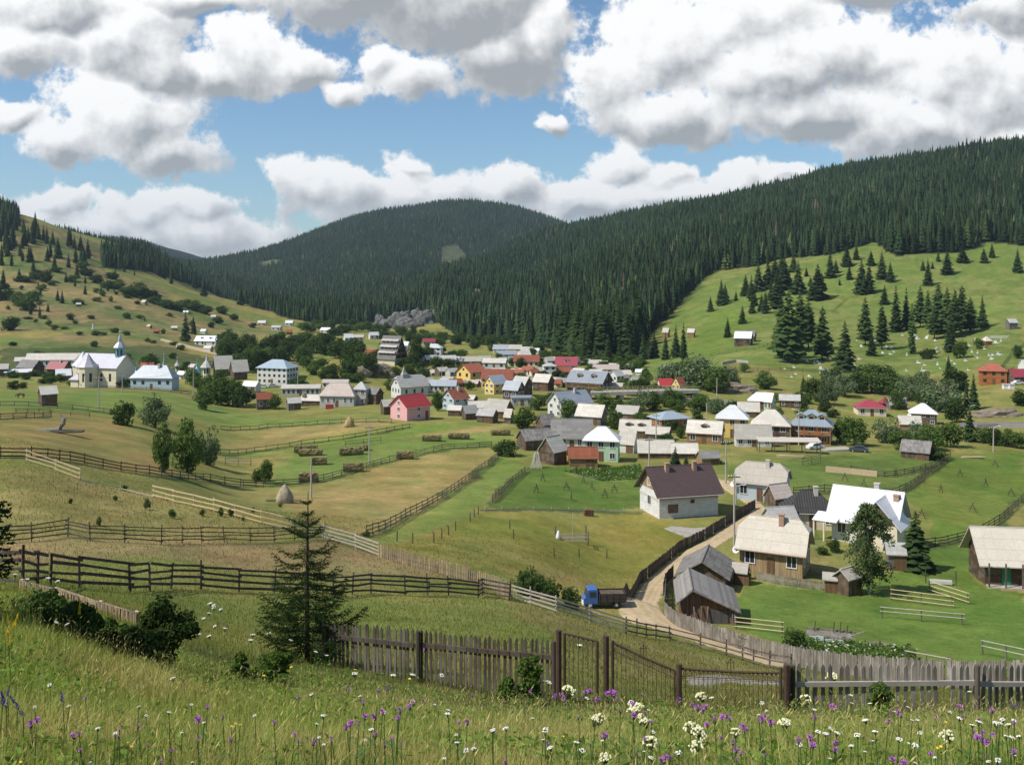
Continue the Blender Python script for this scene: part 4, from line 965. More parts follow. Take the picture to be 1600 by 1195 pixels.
def body(L, W, h, rh, typ, sink=1.6, clip=.28):
    mb = MB(); x, y = L / 2, W / 2
    mb.poly([(-x, -y, -sink), (x, -y, -sink), (x, -y, h), (-x, -y, h)]); mb.poly([(x, y, -sink), (-x, y, -sink), (-x, y, h), (x, y, h)])
    if typ in ('gable', 'half'):
        r = rh - .02
        for sx in (1, -1):
            top = [(sx * x, 0, h + r)] if typ == 'gable' else [(sx * x, y * clip, h + r * (1 - clip)), (sx * x, -y * clip, h + r * (1 - clip))]
            p = [(sx * x, -y, -sink), (sx * x, y, -sink), (sx * x, y, h)] + top + [(sx * x, -y, h)]
            mb.poly(p if sx > 0 else p[::-1])
    else:
        for sx in (1, -1):
            p = [(sx * x, -y, -sink), (sx * x, y, -sink), (sx * x, y, h), (sx * x, -y, h)]; mb.poly(p if sx > 0 else p[::-1])
    return mb
def place_on(side, L, W, s, z, d=0.0):
    """a point on a wall: side f/l/r/b, s along the wall from its middle, height z, d out of the wall"""
    if side == 'f': return Vector((s, -W / 2 - d, z)), 0.0
    if side == 'b': return Vector((-s, W / 2 + d, z)), math.pi
    if side == 'r': return Vector((L / 2 + d, s, z)), math.pi / 2
    return Vector((-L / 2 - d, -s, z)), -math.pi / 2
def window(par, side, L, W, s, z, w_, h_, fine, fm=None, name='window'):
    p, a = place_on(side, L, W, s, z)
    if not fine:
        return MB().box(-w_ / 2, w_ / 2, -.04, .03, -h_ / 2, h_ / 2).build(name, M_GLASS, par, p, (0, 0, a))
    t = .09; mb = MB()
    mb.box(-w_ / 2 - t, w_ / 2 + t, -.07, .02, h_ / 2, h_ / 2 + t).box(-w_ / 2 - t, w_ / 2 + t, -.10, .02, -h_ / 2 - t, -h_ / 2)
    mb.box(-w_ / 2 - t, -w_ / 2, -.07, .02, -h_ / 2, h_ / 2).box(w_ / 2, w_ / 2 + t, -.07, .02, -h_ / 2, h_ / 2).box(-.03, .03, -.055, .02, -h_ / 2, h_ / 2)
    o = mb.build(name, fm or M_FRAME, par, p, (0, 0, a))
    g = MB(); g.box(-w_ / 2, -.03, -.03, .015, -h_ / 2, h_ / 2).box(.03, w_ / 2, -.03, .015, -h_ / 2, h_ / 2); g.build('pane', M_GLASS, o)
    return o
def chimney(par, x, y, z0, z1, s=.55, mat=None):
    mb = MB(); mb.box(x - s / 2, x + s / 2, y - s / 2, y + s / 2, z0, z1 - .12).box(x - s / 2 - .07, x + s / 2 + .07, y - s / 2 - .07, y + s / 2 + .07, z1 - .12, z1)
    mb.build('chimney', mat or M_CHIMW, par)
def dish(par, p, r, a=0.0, el=25):
    prof = [(.02, .0), (r * .5, .06 * r), (r * .85, .22 * r), (r, .32 * r), (r * .98, .36 * r), (r * .8, .25 * r), (.02, .05 * r)]
    mb = MB().lathe(prof, 14); mb.tube([(0, 0, .05), (0, -r * .2, r * .8)], .02, 4); mb.tube([(0, 0, 0), (0, .25, -.3)], .03, 4)
    mb.build('satellite_dish', M_DISH, par, p, (R(90 - el), 0, a), True)
HOUSES = {}
def house(label, u0, u1, vb, ve, vr, yaw, ratio, wall, roof, typ='gable', st=1, nw=3, sides='f', ch=0, door=None, gm=None, o=None, name=None, cat=None, Y=None, dorm=0, balc=None, dishes=0, wm=None, ww=None, chm=None, clip=.28, group=None, ridge=None, zoff=0.0, nodoor=False):
    uc = (u0 + u1) / 2; p = at(uc, vb, Y); m = px(p.y); a = R(yaw)
    wid = (u1 - u0) * m; L = wid / (abs(math.cos(a)) + ratio * abs(math.sin(a))); W = L * ratio
    h = max(1.2, (vb - ve) * m); depth = W / 2 * abs(math.cos(a)) + L / 2 * abs(math.sin(a))
    tilt = (vb - VH) / F
    rh = max(.16 * W, (ve - vr) * m - tilt * W / 2 * abs(math.cos(a)) * .85)
    if typ == 'flat': rh = .3
    o = o if o is not None else min(.55, max(.25, W * .07))
    if typ != 'flat': s_ = rh / (W / 2); h += .6 * s_ * o; rh = max(.16 * W, rh - .45 * s_ * o)
    cy = p.y + depth * .72; cx = p.x * (cy / p.y) ** .5; z = float(H(cx, cy)); z = min(z, p.z + .8) * .4 + p.z * .6 + zoff
    timber = wall in ('wood', 'woodh', 'honey', 'greyw', 'tan', 'orange')
    nm = name or ('barn' if timber and st == 0 else 'house')
    t = thing(nm, label, cat or ('barn' if nm == 'barn' else nm.replace('_', ' ')), (cx, cy, z), a, group)
    wmt = WALL[wall](); rmt = ROOF[roof]()
    fine = p.y < 330; tiny = wid < 9 * m * 2.2
    bd = body(L, W, h, rh, typ, clip=clip); bd.build('wall', wmt, t)
    if gm and typ in ('gable', 'half'):
        g = MB()
        for sx in (1, -1):
            x = sx * (L / 2 + .04); yy, c = W / 2, clip if typ == 'half' else 0
            pts = [(x, -yy * .98, h + .05), (x, yy * .98, h + .05)] + ([(x, 0, h + rh * .96)] if not c else [(x, yy * c, h + rh * (1 - c) * .98), (x, -yy * c, h + rh * (1 - c) * .98)])
            g.poly(pts if sx > 0 else pts[::-1]); q = [(x - sx * .05, b_, c_) for _, b_, c_ in pts]
            for k in range(len(pts)): g.poly([pts[k], q[k], q[(k + 1) % len(q)], pts[(k + 1) % len(pts)]])
        g.build('gable', WALL[gm](), t)
    rf = link('roof', shell(roof_faces(L, W, h, rh, typ, o, clip, ridge), .14), t); rf.data.materials.append(rmt)
    if fine and typ in ('gable', 'half', 'hip') and wid / m > 40:
        rd = L / 2 + o - .02 if typ == 'gable' else (L / 2 + o - W * clip * .55 if typ == 'half' else (ridge if ridge is not None else max(.15, (L - W) / 2)))
        MB().tube([(-rd, 0, h + rh + .14), (rd, 0, h + rh + .14)], .09, 6).build('ridge_cap', rmt, t)
    if fine and st > 0 and typ != 'flat':
        s_ = rh / (W / 2)
        for sg in (-1,): MB().tube([(-L / 2 - o, sg * (W / 2 + o + .05), h - s_ * o + .02), (L / 2 + o, sg * (W / 2 + o + .05), h - s_ * o - .04)], .065, 5).build('gutter', M_FRAMEB if timber else M_CHIMW, t)
    if st > 0:
        sh = h / st; hh = min(1.35, sh * .48); w_ = ww or min(1.1, max(.7, L / (nw * 2.3)))
        for sd in sides:
            span = L if sd in 'fb' else W; n = nw if sd in 'fb' else max(1, round(nw * min(1, ratio)))
            for k in range(st):
                for j in range(n):
                    s = (j + .5) / n * span - span / 2
                    if k == 0 and sd == 'f' and n > 2 and j == n // 2: continue
                    window(t, sd, L, W, s, sh * (k + .56), w_, hh, fine, M_FRAMEB if wm == 'b' else None)
            if sd in 'lr' and typ in ('gable', 'half') and rh > 2.0 and not tiny:
                window(t, sd, L, W, 0, h + rh * .32, w_ * .8, min(1.1, rh * .3), fine, M_FRAMEB if wm == 'b' else None)
        dw = .95
        pd, ad = place_on('f', L, W, 0.0 if nw > 2 else L * .36, 0)
        if not nodoor: MB().box(-dw / 2, dw / 2, -.06, .03, -.3, min(2.1, h * .8)).build('door', door or M_DOOR, t, pd, (0, 0, ad))
    elif not tiny:
        pd, ad = place_on('f', L, W, L * .22, 0); MB().box(-.8, .8, -.06, .03, -.3, min(2.2, h * .85)).build('door', M_DOOR, t, pd, (0, 0, ad))
    for k in range(ch):
        x = L * ((k + .5) / ch - .5) * .95 if ch > 1 else L * .12
        chimney(t, x, -W * .10, h + rh * .5, h + rh + .75, .6 if fine else .7, chm)
    for k in range(dorm):
        x = L * ((k + .5) / dorm - .5) * .8; y0 = -W * .30; zb = h + rh * .36; dw_ = min(1.6, L / dorm * .6); dh = min(1.1, rh * .3)
        zt = zb + dh
        db = MB().box(x - dw_ / 2, x + dw_ / 2, y0 - .15, -.05, zb - .3, zt); db.poly([(x - dw_ / 2, y0 - .15, zt), (x + dw_ / 2, y0 - .15, zt), (x, y0 - .15, zt + dh * .5)])
        q = db.build('dormer', WALL['tan']() if timber else wmt, t)
        MB().box(-dw_ * .3, dw_ * .3, -.03, .03, -dh * .35, dh * .35).build('window', M_GLASS, q, (x, y0 - .17, zb + dh * .5))
        me = shell([[(x - dw_ * .65, y0 - .3, zt - .05), (x, y0 - .3, zt + dh * .55), (x, 0.1, zt + dh * .55), (x - dw_ * .65, 0.1, zt - .05)], [(x, y0 - .3, zt + dh * .55), (x + dw_ * .65, y0 - .3, zt - .05), (x + dw_ * .65, 0.1, zt - .05), (x, 0.1, zt + dh * .55)]], .08)
        me.materials.append(rmt); link('dormer_roof', me, q)
    if balc:
        z = h * .52; b = MB().box(-L / 2, L / 2, -W / 2 - 1.1, -W / 2 - .01, z - .14, z)
        q = b.build('balcony', WALL['honey'](), t)
        r = MB().box(-L / 2, L / 2, -W / 2 - 1.12, -W / 2 - 1.04, z + .85, z + .95)
        n = int(L / .35)
        for k in range(n + 1): r.box(-L / 2 + k * L / n - .05, -L / 2 + k * L / n + .05, -W / 2 - 1.11, -W / 2 - 1.06, z, z + .85)
        r.build('railing', WALL['honey'](), q)
        ps = MB()
        for k in range(4): ps.box(-L / 2 + .1 + k * (L - .2) / 3 - .08, -L / 2 + .1 + k * (L - .2) / 3 + .08, -W / 2 - 1.1, -W / 2 - .94, -.5, h - .05)
        ps.build('balcony_posts', WALL['honey'](), q)
    for k in range(dishes): dish(t, (-L / 2 - .3 + k * .9, -W / 2 - .35, h * .8), .50, R(-20))
    HOUSES[label] = (t, L, W, h, rh)
    return t

B = house
# ---- far side of the valley, from the left
B('little dark timber shed with a pale roof alone on the upper field', 56, 88, 634, 616, 604, 38, 1.0, 'wood', 'pale', st=0, name='shed', cat='shed')
B('pale roofed hut at the very edge beside the dark old barn', -14, 12, 588, 577, 569, 20, .7, 'wood', 'pale', st=0)
B('low white roofed farm building before the dark old barn', 8, 48, 588, 582, 577, 10, .5, 'greyw', 'white', st=0)
B('dark old barn with a nearly black roof', 26, 64, 585, 575, 563, -20, .7, 'wood', 'grey', st=0)
B('long low white building with a pale grey roof behind the red roof', 42, 128, 575, 563, 553, 4, .18, 'white', 'pale', nw=12, ww=.8)
B('small pale roof between the long white building and the dark barn', 22, 44, 570, 565, 559, 15, .6, 'grey', 'pale', st=0)
B('dark walled house with a bright red roof near the church', 74, 107, 588, 577, 565, -12, .7, 'wood', 'crimson', nw=3, ch=1)
B('small shed with a white sheet roof below the red roofed house', 84, 110, 595, 587, 577, 28, .75, 'wood', 'white', st=0)
B('tall white house with a pale hip roof touching the church', 114, 147, 584, 564, 552, 12, .7, 'white', 'lgrey', 'hip', st=2, nw=3, sides='fl')
B('small pink roofed house behind the parish house', 219, 240, 585, 576, 567, 10, .7, 'cream', 'tile')
B('low parish house with a blue grey hipped roof and pale walls', 206, 274, 608, 590, 571, -4, .42, 'blue', 'bluegrey', 'hip', nw=5, ch=1)
B('white farmhouse with two dormers on the slope above the village', 304, 343, 541, 533, 525, -12, .45, 'white', 'white', dorm=2, nw=4)
B('broad wooden barn with a large pale roof above the grove', 331, 362, 588, 576, 557, 30, .8, 'wood', 'pale', st=0, o=.7)
B('second pale roofed wooden barn stepping down beside the broad one', 358, 386, 594, 580, 563, 32, .9, 'wood', 'pale', st=0, o=.7)
B('white three storey block with a blue hip roof and rows of windows', 401, 463, 602, 577, 564, -20, .62, 'white', 'blue', 'hip', st=3, nw=6, sides='fr', balc=None)
B('low grey shed with a pale roof below the grove', 446, 470, 641, 630, 622, 25, .8, 'greyw', 'lgrey', st=0)
B('long open shed with a pale roof next to the low grey shed', 470, 506, 634, 626, 617, -10, .6, 'wood', 'pale', st=0)
B('cottage with a rust roof at the field edge by the grove', 398, 426, 640, 624, 614, 18, .8, 'wood', 'rust', st=1, nw=2)
B('long low building with a flat white roof behind the school', 440, 500, 618, 607, 601, 4, .3, 'grey', 'pale', nw=8)
B('long grey school building with a big faded hip roof', 500, 558, 636, 618, 599, -8, .45, 'grey', 'pinkish', 'hip', nw=6, ch=0)
B('taller grey wing at the end of the long school building', 552, 576, 633, 608, 597, -10, .9, 'grey', 'lgrey', 'hip', st=2, nw=2, sides='fr')
B('white roofed hall on the lane behind the school building', 504, 545, 606, 598, 593, -4, .4, 'white', 'pale', nw=5)
B('dark brown barn beside the tall school wing', 575, 598, 632, 616, 606, -35, 1.0, 'wood', 'grey', st=0)
B('pink gabled house with a bright red metal roof', 609, 671, 657, 636, 618, 46, .85, 'pink', 'red', st=2, nw=1, sides='lf', ww=.9)
B('small dark barn leaning against the pink house', 594, 614, 648, 635, 625, 30, .9, 'wood', 'pale', st=0)
B('ochre lodge of exposed boards beside the steep chalet', 563, 590, 563, 555, 547, 8, .5, 'tan', 'tile', nw=4)
B('grey walled house with a red orange roof and white gable windows', 690, 732, 640, 623, 609, 42, 1.0, 'blue', 'tile', st=2, nw=2, sides='fl', ch=1)
B('long bluish roofed white building below the bright yellow house', 671, 714, 612, 603, 594, -6, .4, 'white', 'bluegrey', nw=6)
B('bright yellow gabled house with a red roof facing the valley', 713, 758, 603, 582, 569, 48, .9, 'yellow', 'tile', st=2, nw=2, sides='fl')
B('long yellow building with a red tiled roof behind the grey gable', 752, 803, 606, 592, 577, -8, .4, 'yellow', 'tile', st=2, nw=6)
B('yellow house with a steep grey gable in the centre', 757, 792, 616, 600, 587, 40, .9, 'yellow', 'bluegrey', st=2, nw=2, sides='fl')
B('dark timber house with a bluish roof beside the grey gable', 786, 820, 626, 610, 596, -30, .9, 'wood', 'bluegrey', st=1, nw=2, sides='fr')
B('white building stepping up the slope with flat terraces', 664, 692, 557, 545, 539, -10, .6, 'white', 'white', 'hip', st=2, nw=3)
B('small red roofed house at the top of the white terraces', 660, 680, 541, 534, 529, 5, .7, 'white', 'crimson')
B('pale roofed hall under the forest edge', 710, 752, 572, 565, 558, 3, .4, 'white', 'pale', nw=5)
B('wide pale roofed house right of the pale hall', 754, 793, 576, 567, 560, -12, .5, 'grey', 'pale', nw=3)
B('bluish roofed two storey house high at the forest edge', 770, 802, 552, 546, 539, -14, .5, 'white', 'bluegrey', st=2, nw=4)
B('lower bluish roofed house in front of the one at the forest edge', 776, 806, 561, 554, 548, 8, .5, 'grey', 'bluegrey', nw=3)
B('crimson roofed house with a white gable at the forest foot', 868, 903, 582, 571, 558, -6, .6, 'white', 'crimson', nw=3, dorm=1)
B('white cube house beside the crimson roof', 848, 869, 588, 572, 567, 6, .8, 'white', 'lgrey', 'hip', st=2, nw=2)
B('long orange tiled roof behind the centre', 803, 843, 574, 565, 555, -4, .5, 'cream', 'tile', nw=5)
B('faded pink roof in the row below the dark forest', 920, 968, 584, 577, 570, -8, .4, 'cream', 'pinkish', nw=5)
B('big dark timber house with a grey blue roof and two small dormers', 886, 958, 613, 598, 580, -28, .7, 'woodh', 'bluegrey', st=1, nw=4, sides='fr', dorm=2, balc=1)
B('white gabled house to the right of the big timber house', 952, 976, 604, 588, 579, 40, 1.0, 'white', 'lgrey', st=2, nw=2, sides='fl')
B('dark gabled grey house left of the centre trees', 800, 832, 619, 602, 589, -36, .9, 'wood', 'lgrey', st=0)
B('brown barn with a pale roof beside the dark gabled house', 833, 866, 611, 597, 585, -30, .8, 'woodh', 'pale', st=0)
B('low grey flat roofed block before the dark gabled house', 798, 832, 634, 622, 617, 4, .6, 'grey', 'bluegrey', 'flat')
B('house with a turquoise metal roof among the riverside trees', 1033, 1056, 601, 585, 572, -10, .8, 'wood', 'blue', st=1, nw=2)
B('low red roofed house beside the river below the turquoise roof', 1028, 1052, 613, 603, 592, 10, .8, 'white', 'red', nw=2)
B('narrow yellow house with a steep red gable by the bridge', 1050, 1072, 617, 602, 590, 44, 1.0, 'yellow', 'tile', st=2, nw=2, sides='fl')
B('white house with a grey roof and a bluish gable behind a tree', 856, 926, 652, 632, 612, 34, .65, 'white', 'bluegrey', st=2, nw=3, sides='fl', ch=1)
B('pale roofed barn half behind the white house with the grey roof', 900, 950, 664, 651, 633, -26, .7, 'greyw', 'pale', st=0)
B('dark barn with a weathered pale roof in front of the bridge', 962, 1003, 657, 647, 635, -24, .7, 'greyw', 'pale', st=0)
B('long white cottage under a broad dark grey roof', 862, 926, 702, 683, 655, -4, .6, 'white', 'grey', nw=5, ch=0)
B('old dark barn with a brown shingled roof at the field edge', 808, 864, 704, 688, 671, 24, .7, 'wood', 'shingle', st=0)
B('steep little dark gable barn behind the shingled barn', 838, 870, 676, 664, 648, 32, .9, 'wood', 'shingle', st=0)
B('tall wooden barn with a white sheet roof and leaning poles', 842, 886, 726, 706, 683, 48, 1.0, 'woodh', 'pale', st=0)
B('small log barn with a rust red roof before the green house', 889, 933, 729, 716, 699, 0, .7, 'honey', 'rust', st=0)
B('mint green two storey house with a white hipped metal roof', 912, 971, 721, 688, 667, -10, .75, 'green', 'white', 'hip', st=2, nw=3, sides='fr')
B('white walled barn with a pale gable roof beside the mint house', 967, 999, 708, 694, 672, -30, .8, 'white', 'pale', st=0)
B('row barn with a pale roof and small dormers above the mint house', 968, 1020, 684, 673, 657, -14, .5, 'wood', 'pale', st=0, dorm=2)
B('low pale roof beside the row barn with dormers', 1010, 1051, 688, 679, 668, -22, .7, 'wood', 'pale', st=0)
B('varnished wooden house under a light blue hip roof', 1016, 1078, 670, 655, 643, 22, .8, 'orange', 'blue', 'hip', st=1, nw=3, sides='fl')
B('wooden barn house with a pale roof and a small dormer', 1074, 1134, 694, 677, 658, -20, .6, 'honey', 'pale', st=1, nw=3, sides='fr', dorm=1)
B('long low barn with a white roof standing on the lower field edge', 997, 1053, 716, 709, 690, -3, .45, 'wood', 'pale', st=0)
B('its shorter neighbour with the same white roof to the right', 1049, 1090, 717, 711, 696, -3, .6, 'wood', 'pale', st=0)
B('yellow two storey house with a white bell shaped hip roof', 1119, 1174, 684, 654, 634, -14, .8, 'yellow', 'white', 'hip', st=2, nw=3, sides='fr')
B('low white walled house with a wide pale roof below the yellow house', 1149, 1206, 698, 685, 664, -6, .55, 'white', 'pale', nw=4)
B('large dark timber house under a pale hip roof', 1174, 1240, 694, 664, 640, -16, .75, 'woodh', 'pale', 'hip', st=2, nw=3, sides='fr')
B('varnished timber house with a layered pale blue roof and balcony', 1236, 1308, 694, 665, 641, -20, .8, 'orange', 'blue', 'hip', st=2, nw=3, sides='fr', dorm=3, balc=1, dishes=1)
B('flat pale roof behind the yellow house', 1153, 1188, 652, 643, 629, -10, .6, 'wood', 'pale', st=0)
B('pale roofed house on the lane behind the timber houses', 1169, 1212, 640, 627, 614, -14, .6, 'wood', 'white', 'hip', nw=3)
B('green walled house with a white gable roof by the river', 1194, 1212, 642, 628, 615, -40, 1.0, 'green', 'white', st=1, nw=2)
B('small cottage with a pale roof and red trim by the willow', 1218, 1252, 637, 626, 617, -14, .6, 'woodh', 'lgrey', nw=3)
B('house with a dark red hip roof among the trees', 1338, 1385, 650, 637, 625, -8, .8, 'cream', 'crimson', 'hip', nw=3)
B('red pavilion roof right behind the dark red hip roof', 1376, 1392, 636, 630, 621, 8, .9, 'wood', 'crimson', 'hip', st=0)
B('low pale sheds behind the dark red hip roof', 1388, 1416, 640, 633, 622, 4, .5, 'greyw', 'pale', st=0)
B('dark timber house with a white hip roof and a satellite dish', 1422, 1468, 664, 646, 631, -18, .85, 'woodh', 'white', 'hip', st=2, nw=3, sides='fr', dishes=1)
B('long honey timber barn with a pale roof before the dark timber house', 1405, 1440, 676, 663, 650, -10, .7, 'honey', 'pale', st=0)
B('little grey yard barn with an open dark front', 1410, 1462, 718, 707, 690, -32, .8, 'wood', 'shingle', st=0)
B('orange varnished hillside house with a red orange roof', 1532, 1576, 601, 580, 568, -18, .7, 'orange', 'tile', 'hip', st=2, nw=3, sides='fr', balc=None)
B('red roofed house at the frame edge beside the orange hillside house', 1578, 1612, 600, 589, 577, 6, .7, 'wood', 'crimson', nw=3)
B('white gable showing above the red roofed house at the edge', 1594, 1612, 582, 572, 563, 20, .9, 'white', 'white', nw=1)
B('hillside farmhouse with a bright roof and a dark barn end', 1148, 1178, 541, 529, 519, -24, .7, 'woodh', 'white', nw=3)
B('dark barn backing the bright roofed hillside farmhouse', 1160, 1183, 535, 526, 517, -24, .8, 'wood', 'grey', st=0)
B('left one of two tiny wooden huts at the foot of the forest', 1035, 1047, 528, 520, 513, -30, .9, 'honey', 'pale', st=0, name='hut', cat='hut')
B('right one of two tiny wooden huts at the foot of the forest', 1074, 1087, 528, 520, 514, -24, .9, 'honey', 'pale', st=0, name='hut', cat='hut')
B('lone grey wooden hut high on the meadow above the cemetery', 1574, 1589, 515, 505, 499, 8, .8, 'greyw', 'lgrey', st=0, name='hut', cat='hut')
B('tiny round roofed chapel among the graves', 1536, 1549, 540, 533, 526, 10, 1.0, 'orange', 'pale', 'hip', st=0, name='chapel', cat='chapel')
FV = 'tiny far houses at the end of the valley'
for u0, u1, vb, ve, vr, wl, rf, lb in [(500,518,520,516,512,'white','white','white house farthest up the valley under the forest'),(446,457,523,519,515,'orange','rust','tiny orange roofed house at the end of the left hill'),(446,458,509,505,501,'white','white','white speck of a house on the end of the left hill'),(403,415,508,505,501,'white','pale','pair of tiny white houses on the left hillside meadow'),(536,552,535,528,522,'white','white','tall white house above the road to the gorge'),(553,568,532,527,523,'white','pale','pale house right of the tall white house before the gorge'),(464,473,542,537,533,'white','white','tiny white house in the trees left of the gorge road'),(424,440,516,512,509,'white','lgrey','tiny grey roofed house between the hill and the gorge'),(626,640,548,540,534,'white','bluegrey','bluish roof showing behind the chalet'),(575,592,530,524,519,'white','white','white house at the mouth of the rocky gorge')]:
    B(lb, u0, u1, vb, ve, vr, random.uniform(-30, 30), .7, wl, rf, nw=2, group=None)
for k, (u, v, w_, wl, rf, lb) in enumerate([(806,551,22,'white','pale','pale roof in the back row just under the forest'),(824,553,20,'cream','lgrey','grey roof in the back row beside the forest'),(838,552,14,'white','white','small white roof ending the back row'),(818,562,24,'white','pale','pale roof in front of the orange tiled roof'),(905,588,22,'grey','pale','low grey roof between the crimson house and the timber house'),(975,592,24,'cream','pale','cream house half hidden by trees right of the pink roof'),(1000,585,14,'white','white','white speck of a house in the trees before the forest'),(735,630,22,'wood','pale','pale shed behind the orange roofed house'),(700,600,20,'grey','pale','grey roof below the pale hall'),(826,585,22,'cream','rust','rusty roof in the crowded centre'),(840,600,18,'white','lgrey','grey roofed house squeezed in the centre'),(812,588,20,'white','tile','orange roof in the crowded centre'),(870,600,18,'wood','lgrey','dark house left of the big timber house'),(660,612,26,'grey','pale','pale roof behind the pink house'),(648,600,22,'white','white','white roof beside the spired church'),(610,640,16,'grey','pale','tiny grey lean-to before the spired church'),(300,578,16,'white','pale','white cottage by the turquoise kiosks'),(284,590,18,'white','white','white cottage among trees right of the parish house'),(392,610,26,'white','white','white sheet roofed shed at the hillock edge'),(325,548,14,'white','pale','small cottage on the hillside track'),(280,545,10,'wood','pale','tiny hut on the slope left of the hillside track'),(244,520,9,'wood','rust','tiny brown hut on the far slope'),(233,512,8,'tan','pale','tiny yellowish hut on the far slope plots'),(272,515,10,'tan','pale','tiny pale hut near the tall spruce on the slope'),(290,490,8,'white','white','white speck of a hut in the hillside hedge'),(333,497,8,'white','white','another white hut at the hedge end'),(318,520,10,'white','white','white hut above the hillside farmhouse'),(122,478,8,'wood','pale','tiny brown hut high on the far slope'),(225,475,10,'tan','pale','tiny light hut beside the hedge on the far slope')]):
    B(lb, u - w_ / 2, u + w_ / 2, v + w_ * .12, v - w_ * .25, v - w_ * .55, random.choice((-28, -15, 12, 25)), .75, wl, rf, st=1 if w_ > 14 else 0, nw=2, name='cottage' if w_ > 13 else 'hut', cat='cottage' if w_ > 13 else 'hut')
LC = 'small weathered house packed into the crowded village centre'; GC = 'small houses of the crowded centre'
for k in range(78):
    u = 655 + (k * 61.7) % 342; v = 552 + (k * 17.3) % 52 + max(0, u - 900) * .12; w_ = random.uniform(14, 24)
    B(LC, u - w_ / 2, u + w_ / 2, v + w_ * .10, v - w_ * .20, v - w_ * .48, random.choice((-30, -16, 10, 26, 40)), .75, random.choice(('white', 'cream', 'wood', 'grey', 'wood')), random.choice(('pale', 'lgrey', 'lgrey', 'pale', 'rust', 'pinkish', 'grey')), nw=2, name='cottage', cat='cottage', group=GC)
for k, (u0, u1, vb, ve, vr, yaw, rf, lb) in enumerate([(721,746,656,646,634,26,'lgrey','grey roofed shed nearest the pink house'),(745,778,661,650,640,-22,'lgrey','low grey shed in front of the shed row'),(731,768,644,638,628,6,'pale','white roofed shed in the middle of the shed row'),(757,802,654,642,625,-28,'pale','long pale roofed barn ending the shed row'),(700,722,650,641,634,-10,'pale','little log shed before the grey orange roofed house'),(788,802,662,652,640,-30,'pale','small brown gable at the end of the shed row')]):
    B(lb, u0, u1, vb, ve, vr, yaw, .8, 'wood', rf, st=0, name='shed', cat='shed')
for u0, u1, vb, ve, vr, yaw, wl, rf, lb in [(1091,1124,727,716,705,10,'honey','grey','dark log store by the field fence'),(1288,1308,926,906,896,-18,'greyw','pale','small grey outhouse with a pale lid roof'),(1306,1348,931,905,890,36,'wood','pale','leaning plank shed beside the outhouse under the birch'),(1386,1414,891,866,849,-8,'greyw','lgrey','small barn with a corrugated roof beside the bright roofed house'),(1146,1170,914,895,882,-25,'wood','pale','open lean-to with a pale roof behind the lower barn'),(1197,1238,793,779,758,26,'wood','pinkish','small barn with a faded reddish roof by the lane')]:
    B(lb, u0, u1, vb, ve, vr, yaw, .8, wl, rf, st=0, name='shed', cat='shed')
# ---- nearer houses
t = B('unfinished white block house with a brown roof and two chimneys', 1004, 1122, 808, 772, 729, 17, .72, 'block', 'brown', st=1, nw=2, sides='l', ch=2, gm='tan', o=.75, chm=M_BRICK, nodoor=True)
_L, _W, _h = HOUSES['unfinished white block house with a brown roof and two chimneys'][1:4]
MB().box(-.85, .85, -.05, .03, -.7, .6).build('boarded_window', planks('boarding', (.20, .13, .09), .15, 'V', .3), t, (-_L * .27, -_W / 2, _h * .38))
window(t, 'f', _L, _W, _L * .06, _h * .62, .5, .5, True, M_FRAMEB); MB().box(-_L / 2 - .03, _L / 2 + .03, -_W / 2 - .06, _W / 2 + .06, _h * .66, _h * .74).build('concrete_band', M_CHIMW, t)
B('light blue house with a pale clipped hip roof by the lane', 1150, 1241, 784, 756, 725, -24, .75, 'blue', 'beige', 'half', st=1, nw=3, sides='fr', ch=1, dishes=1, clip=.45)
B('old house with a black corrugated hip roof and beige walls', 1226, 1309, 826, 800, 766, -6, .7, 'cream', 'black', 'hip', st=1, nw=3, ch=1)
B('low grey gable barn between the lane and the beige roofed house', 1196, 1246, 832, 815, 793, 12, .9, 'grey', 'lgrey', st=0)
t = B('timber cottage with a beige clipped roof and a white shuttered window', 1157, 1275, 900, 862, 812, -26, .72, 'tan', 'beige', 'half', st=1, nw=3, sides='fr', ch=1, clip=.42, o=.55, dishes=1, chm=M_BRICK)
B('upper grey shingled barn beside the dirt lane', 1060, 1152, 922, 898, 873, 73, .78, 'wood', 'shingle', st=0, o=.6, name='barn')
# ---------------------------------------------------------------- landmark buildings built one by one
def local(label, cat, name, u, v, yaw, Y=None):
    p = at(u, v, Y); return thing(name, label, cat, p, R(yaw)), px(p.y), p
def add_roof(t, faces, mat, name='roof', thick=.14, loc=None, rz=0.0):
    me = shell(faces, thick); me.name = name; me.materials.append(mat); return link(name, me, t, loc, (0, 0, rz))
def shifted(faces, dx=0, dy=0, dz=0, a=0.0):
    c, s = math.cos(a), math.sin(a)
    return [[(x * c - y * s + dx, x * s + y * c + dy, z + dz) for x, y, z in f] for f in faces]

# saltbox barn at the lane bend: ridge runs away from us, long slope on the right
t, m, p = local('lower grey shingled barn with a reddish plank gable at the lane bend', 'barn', 'barn', 1082, 972, -7)
xl, xr, hr, hl, h2, D = -1.1, 4.1, 3.2, 2.3, 1.45, 6.6
w_ = MB(); g0 = [(xl, 0, -1.4), (xr, 0, -1.4), (xr, 0, h2), (0, 0, hr), (xl, 0, hl)]; g1 = [(x, D, z) for x, y, z in g0]
w_.poly(g0); w_.poly(g1[::-1]); w_.poly([g0[1], g1[1], g1[2], g0[2]]); w_.poly([g1[0], g0[0], g0[4], g1[4]]); w_.build('wall', WALL['rb'](), t)
o = .6
add_roof(t, [[(-.0, -o, hr + .02), (0, D + o, hr + .02), (xl - .55, D + o, hl - .48), (xl - .55, -o, hl - .48)], [(0, D + o, hr + .02), (0, -o, hr + .02), (xr + .6, -o, h2 - .25), (xr + .6, D + o, h2 - .25)]], ROOF['shingle']())
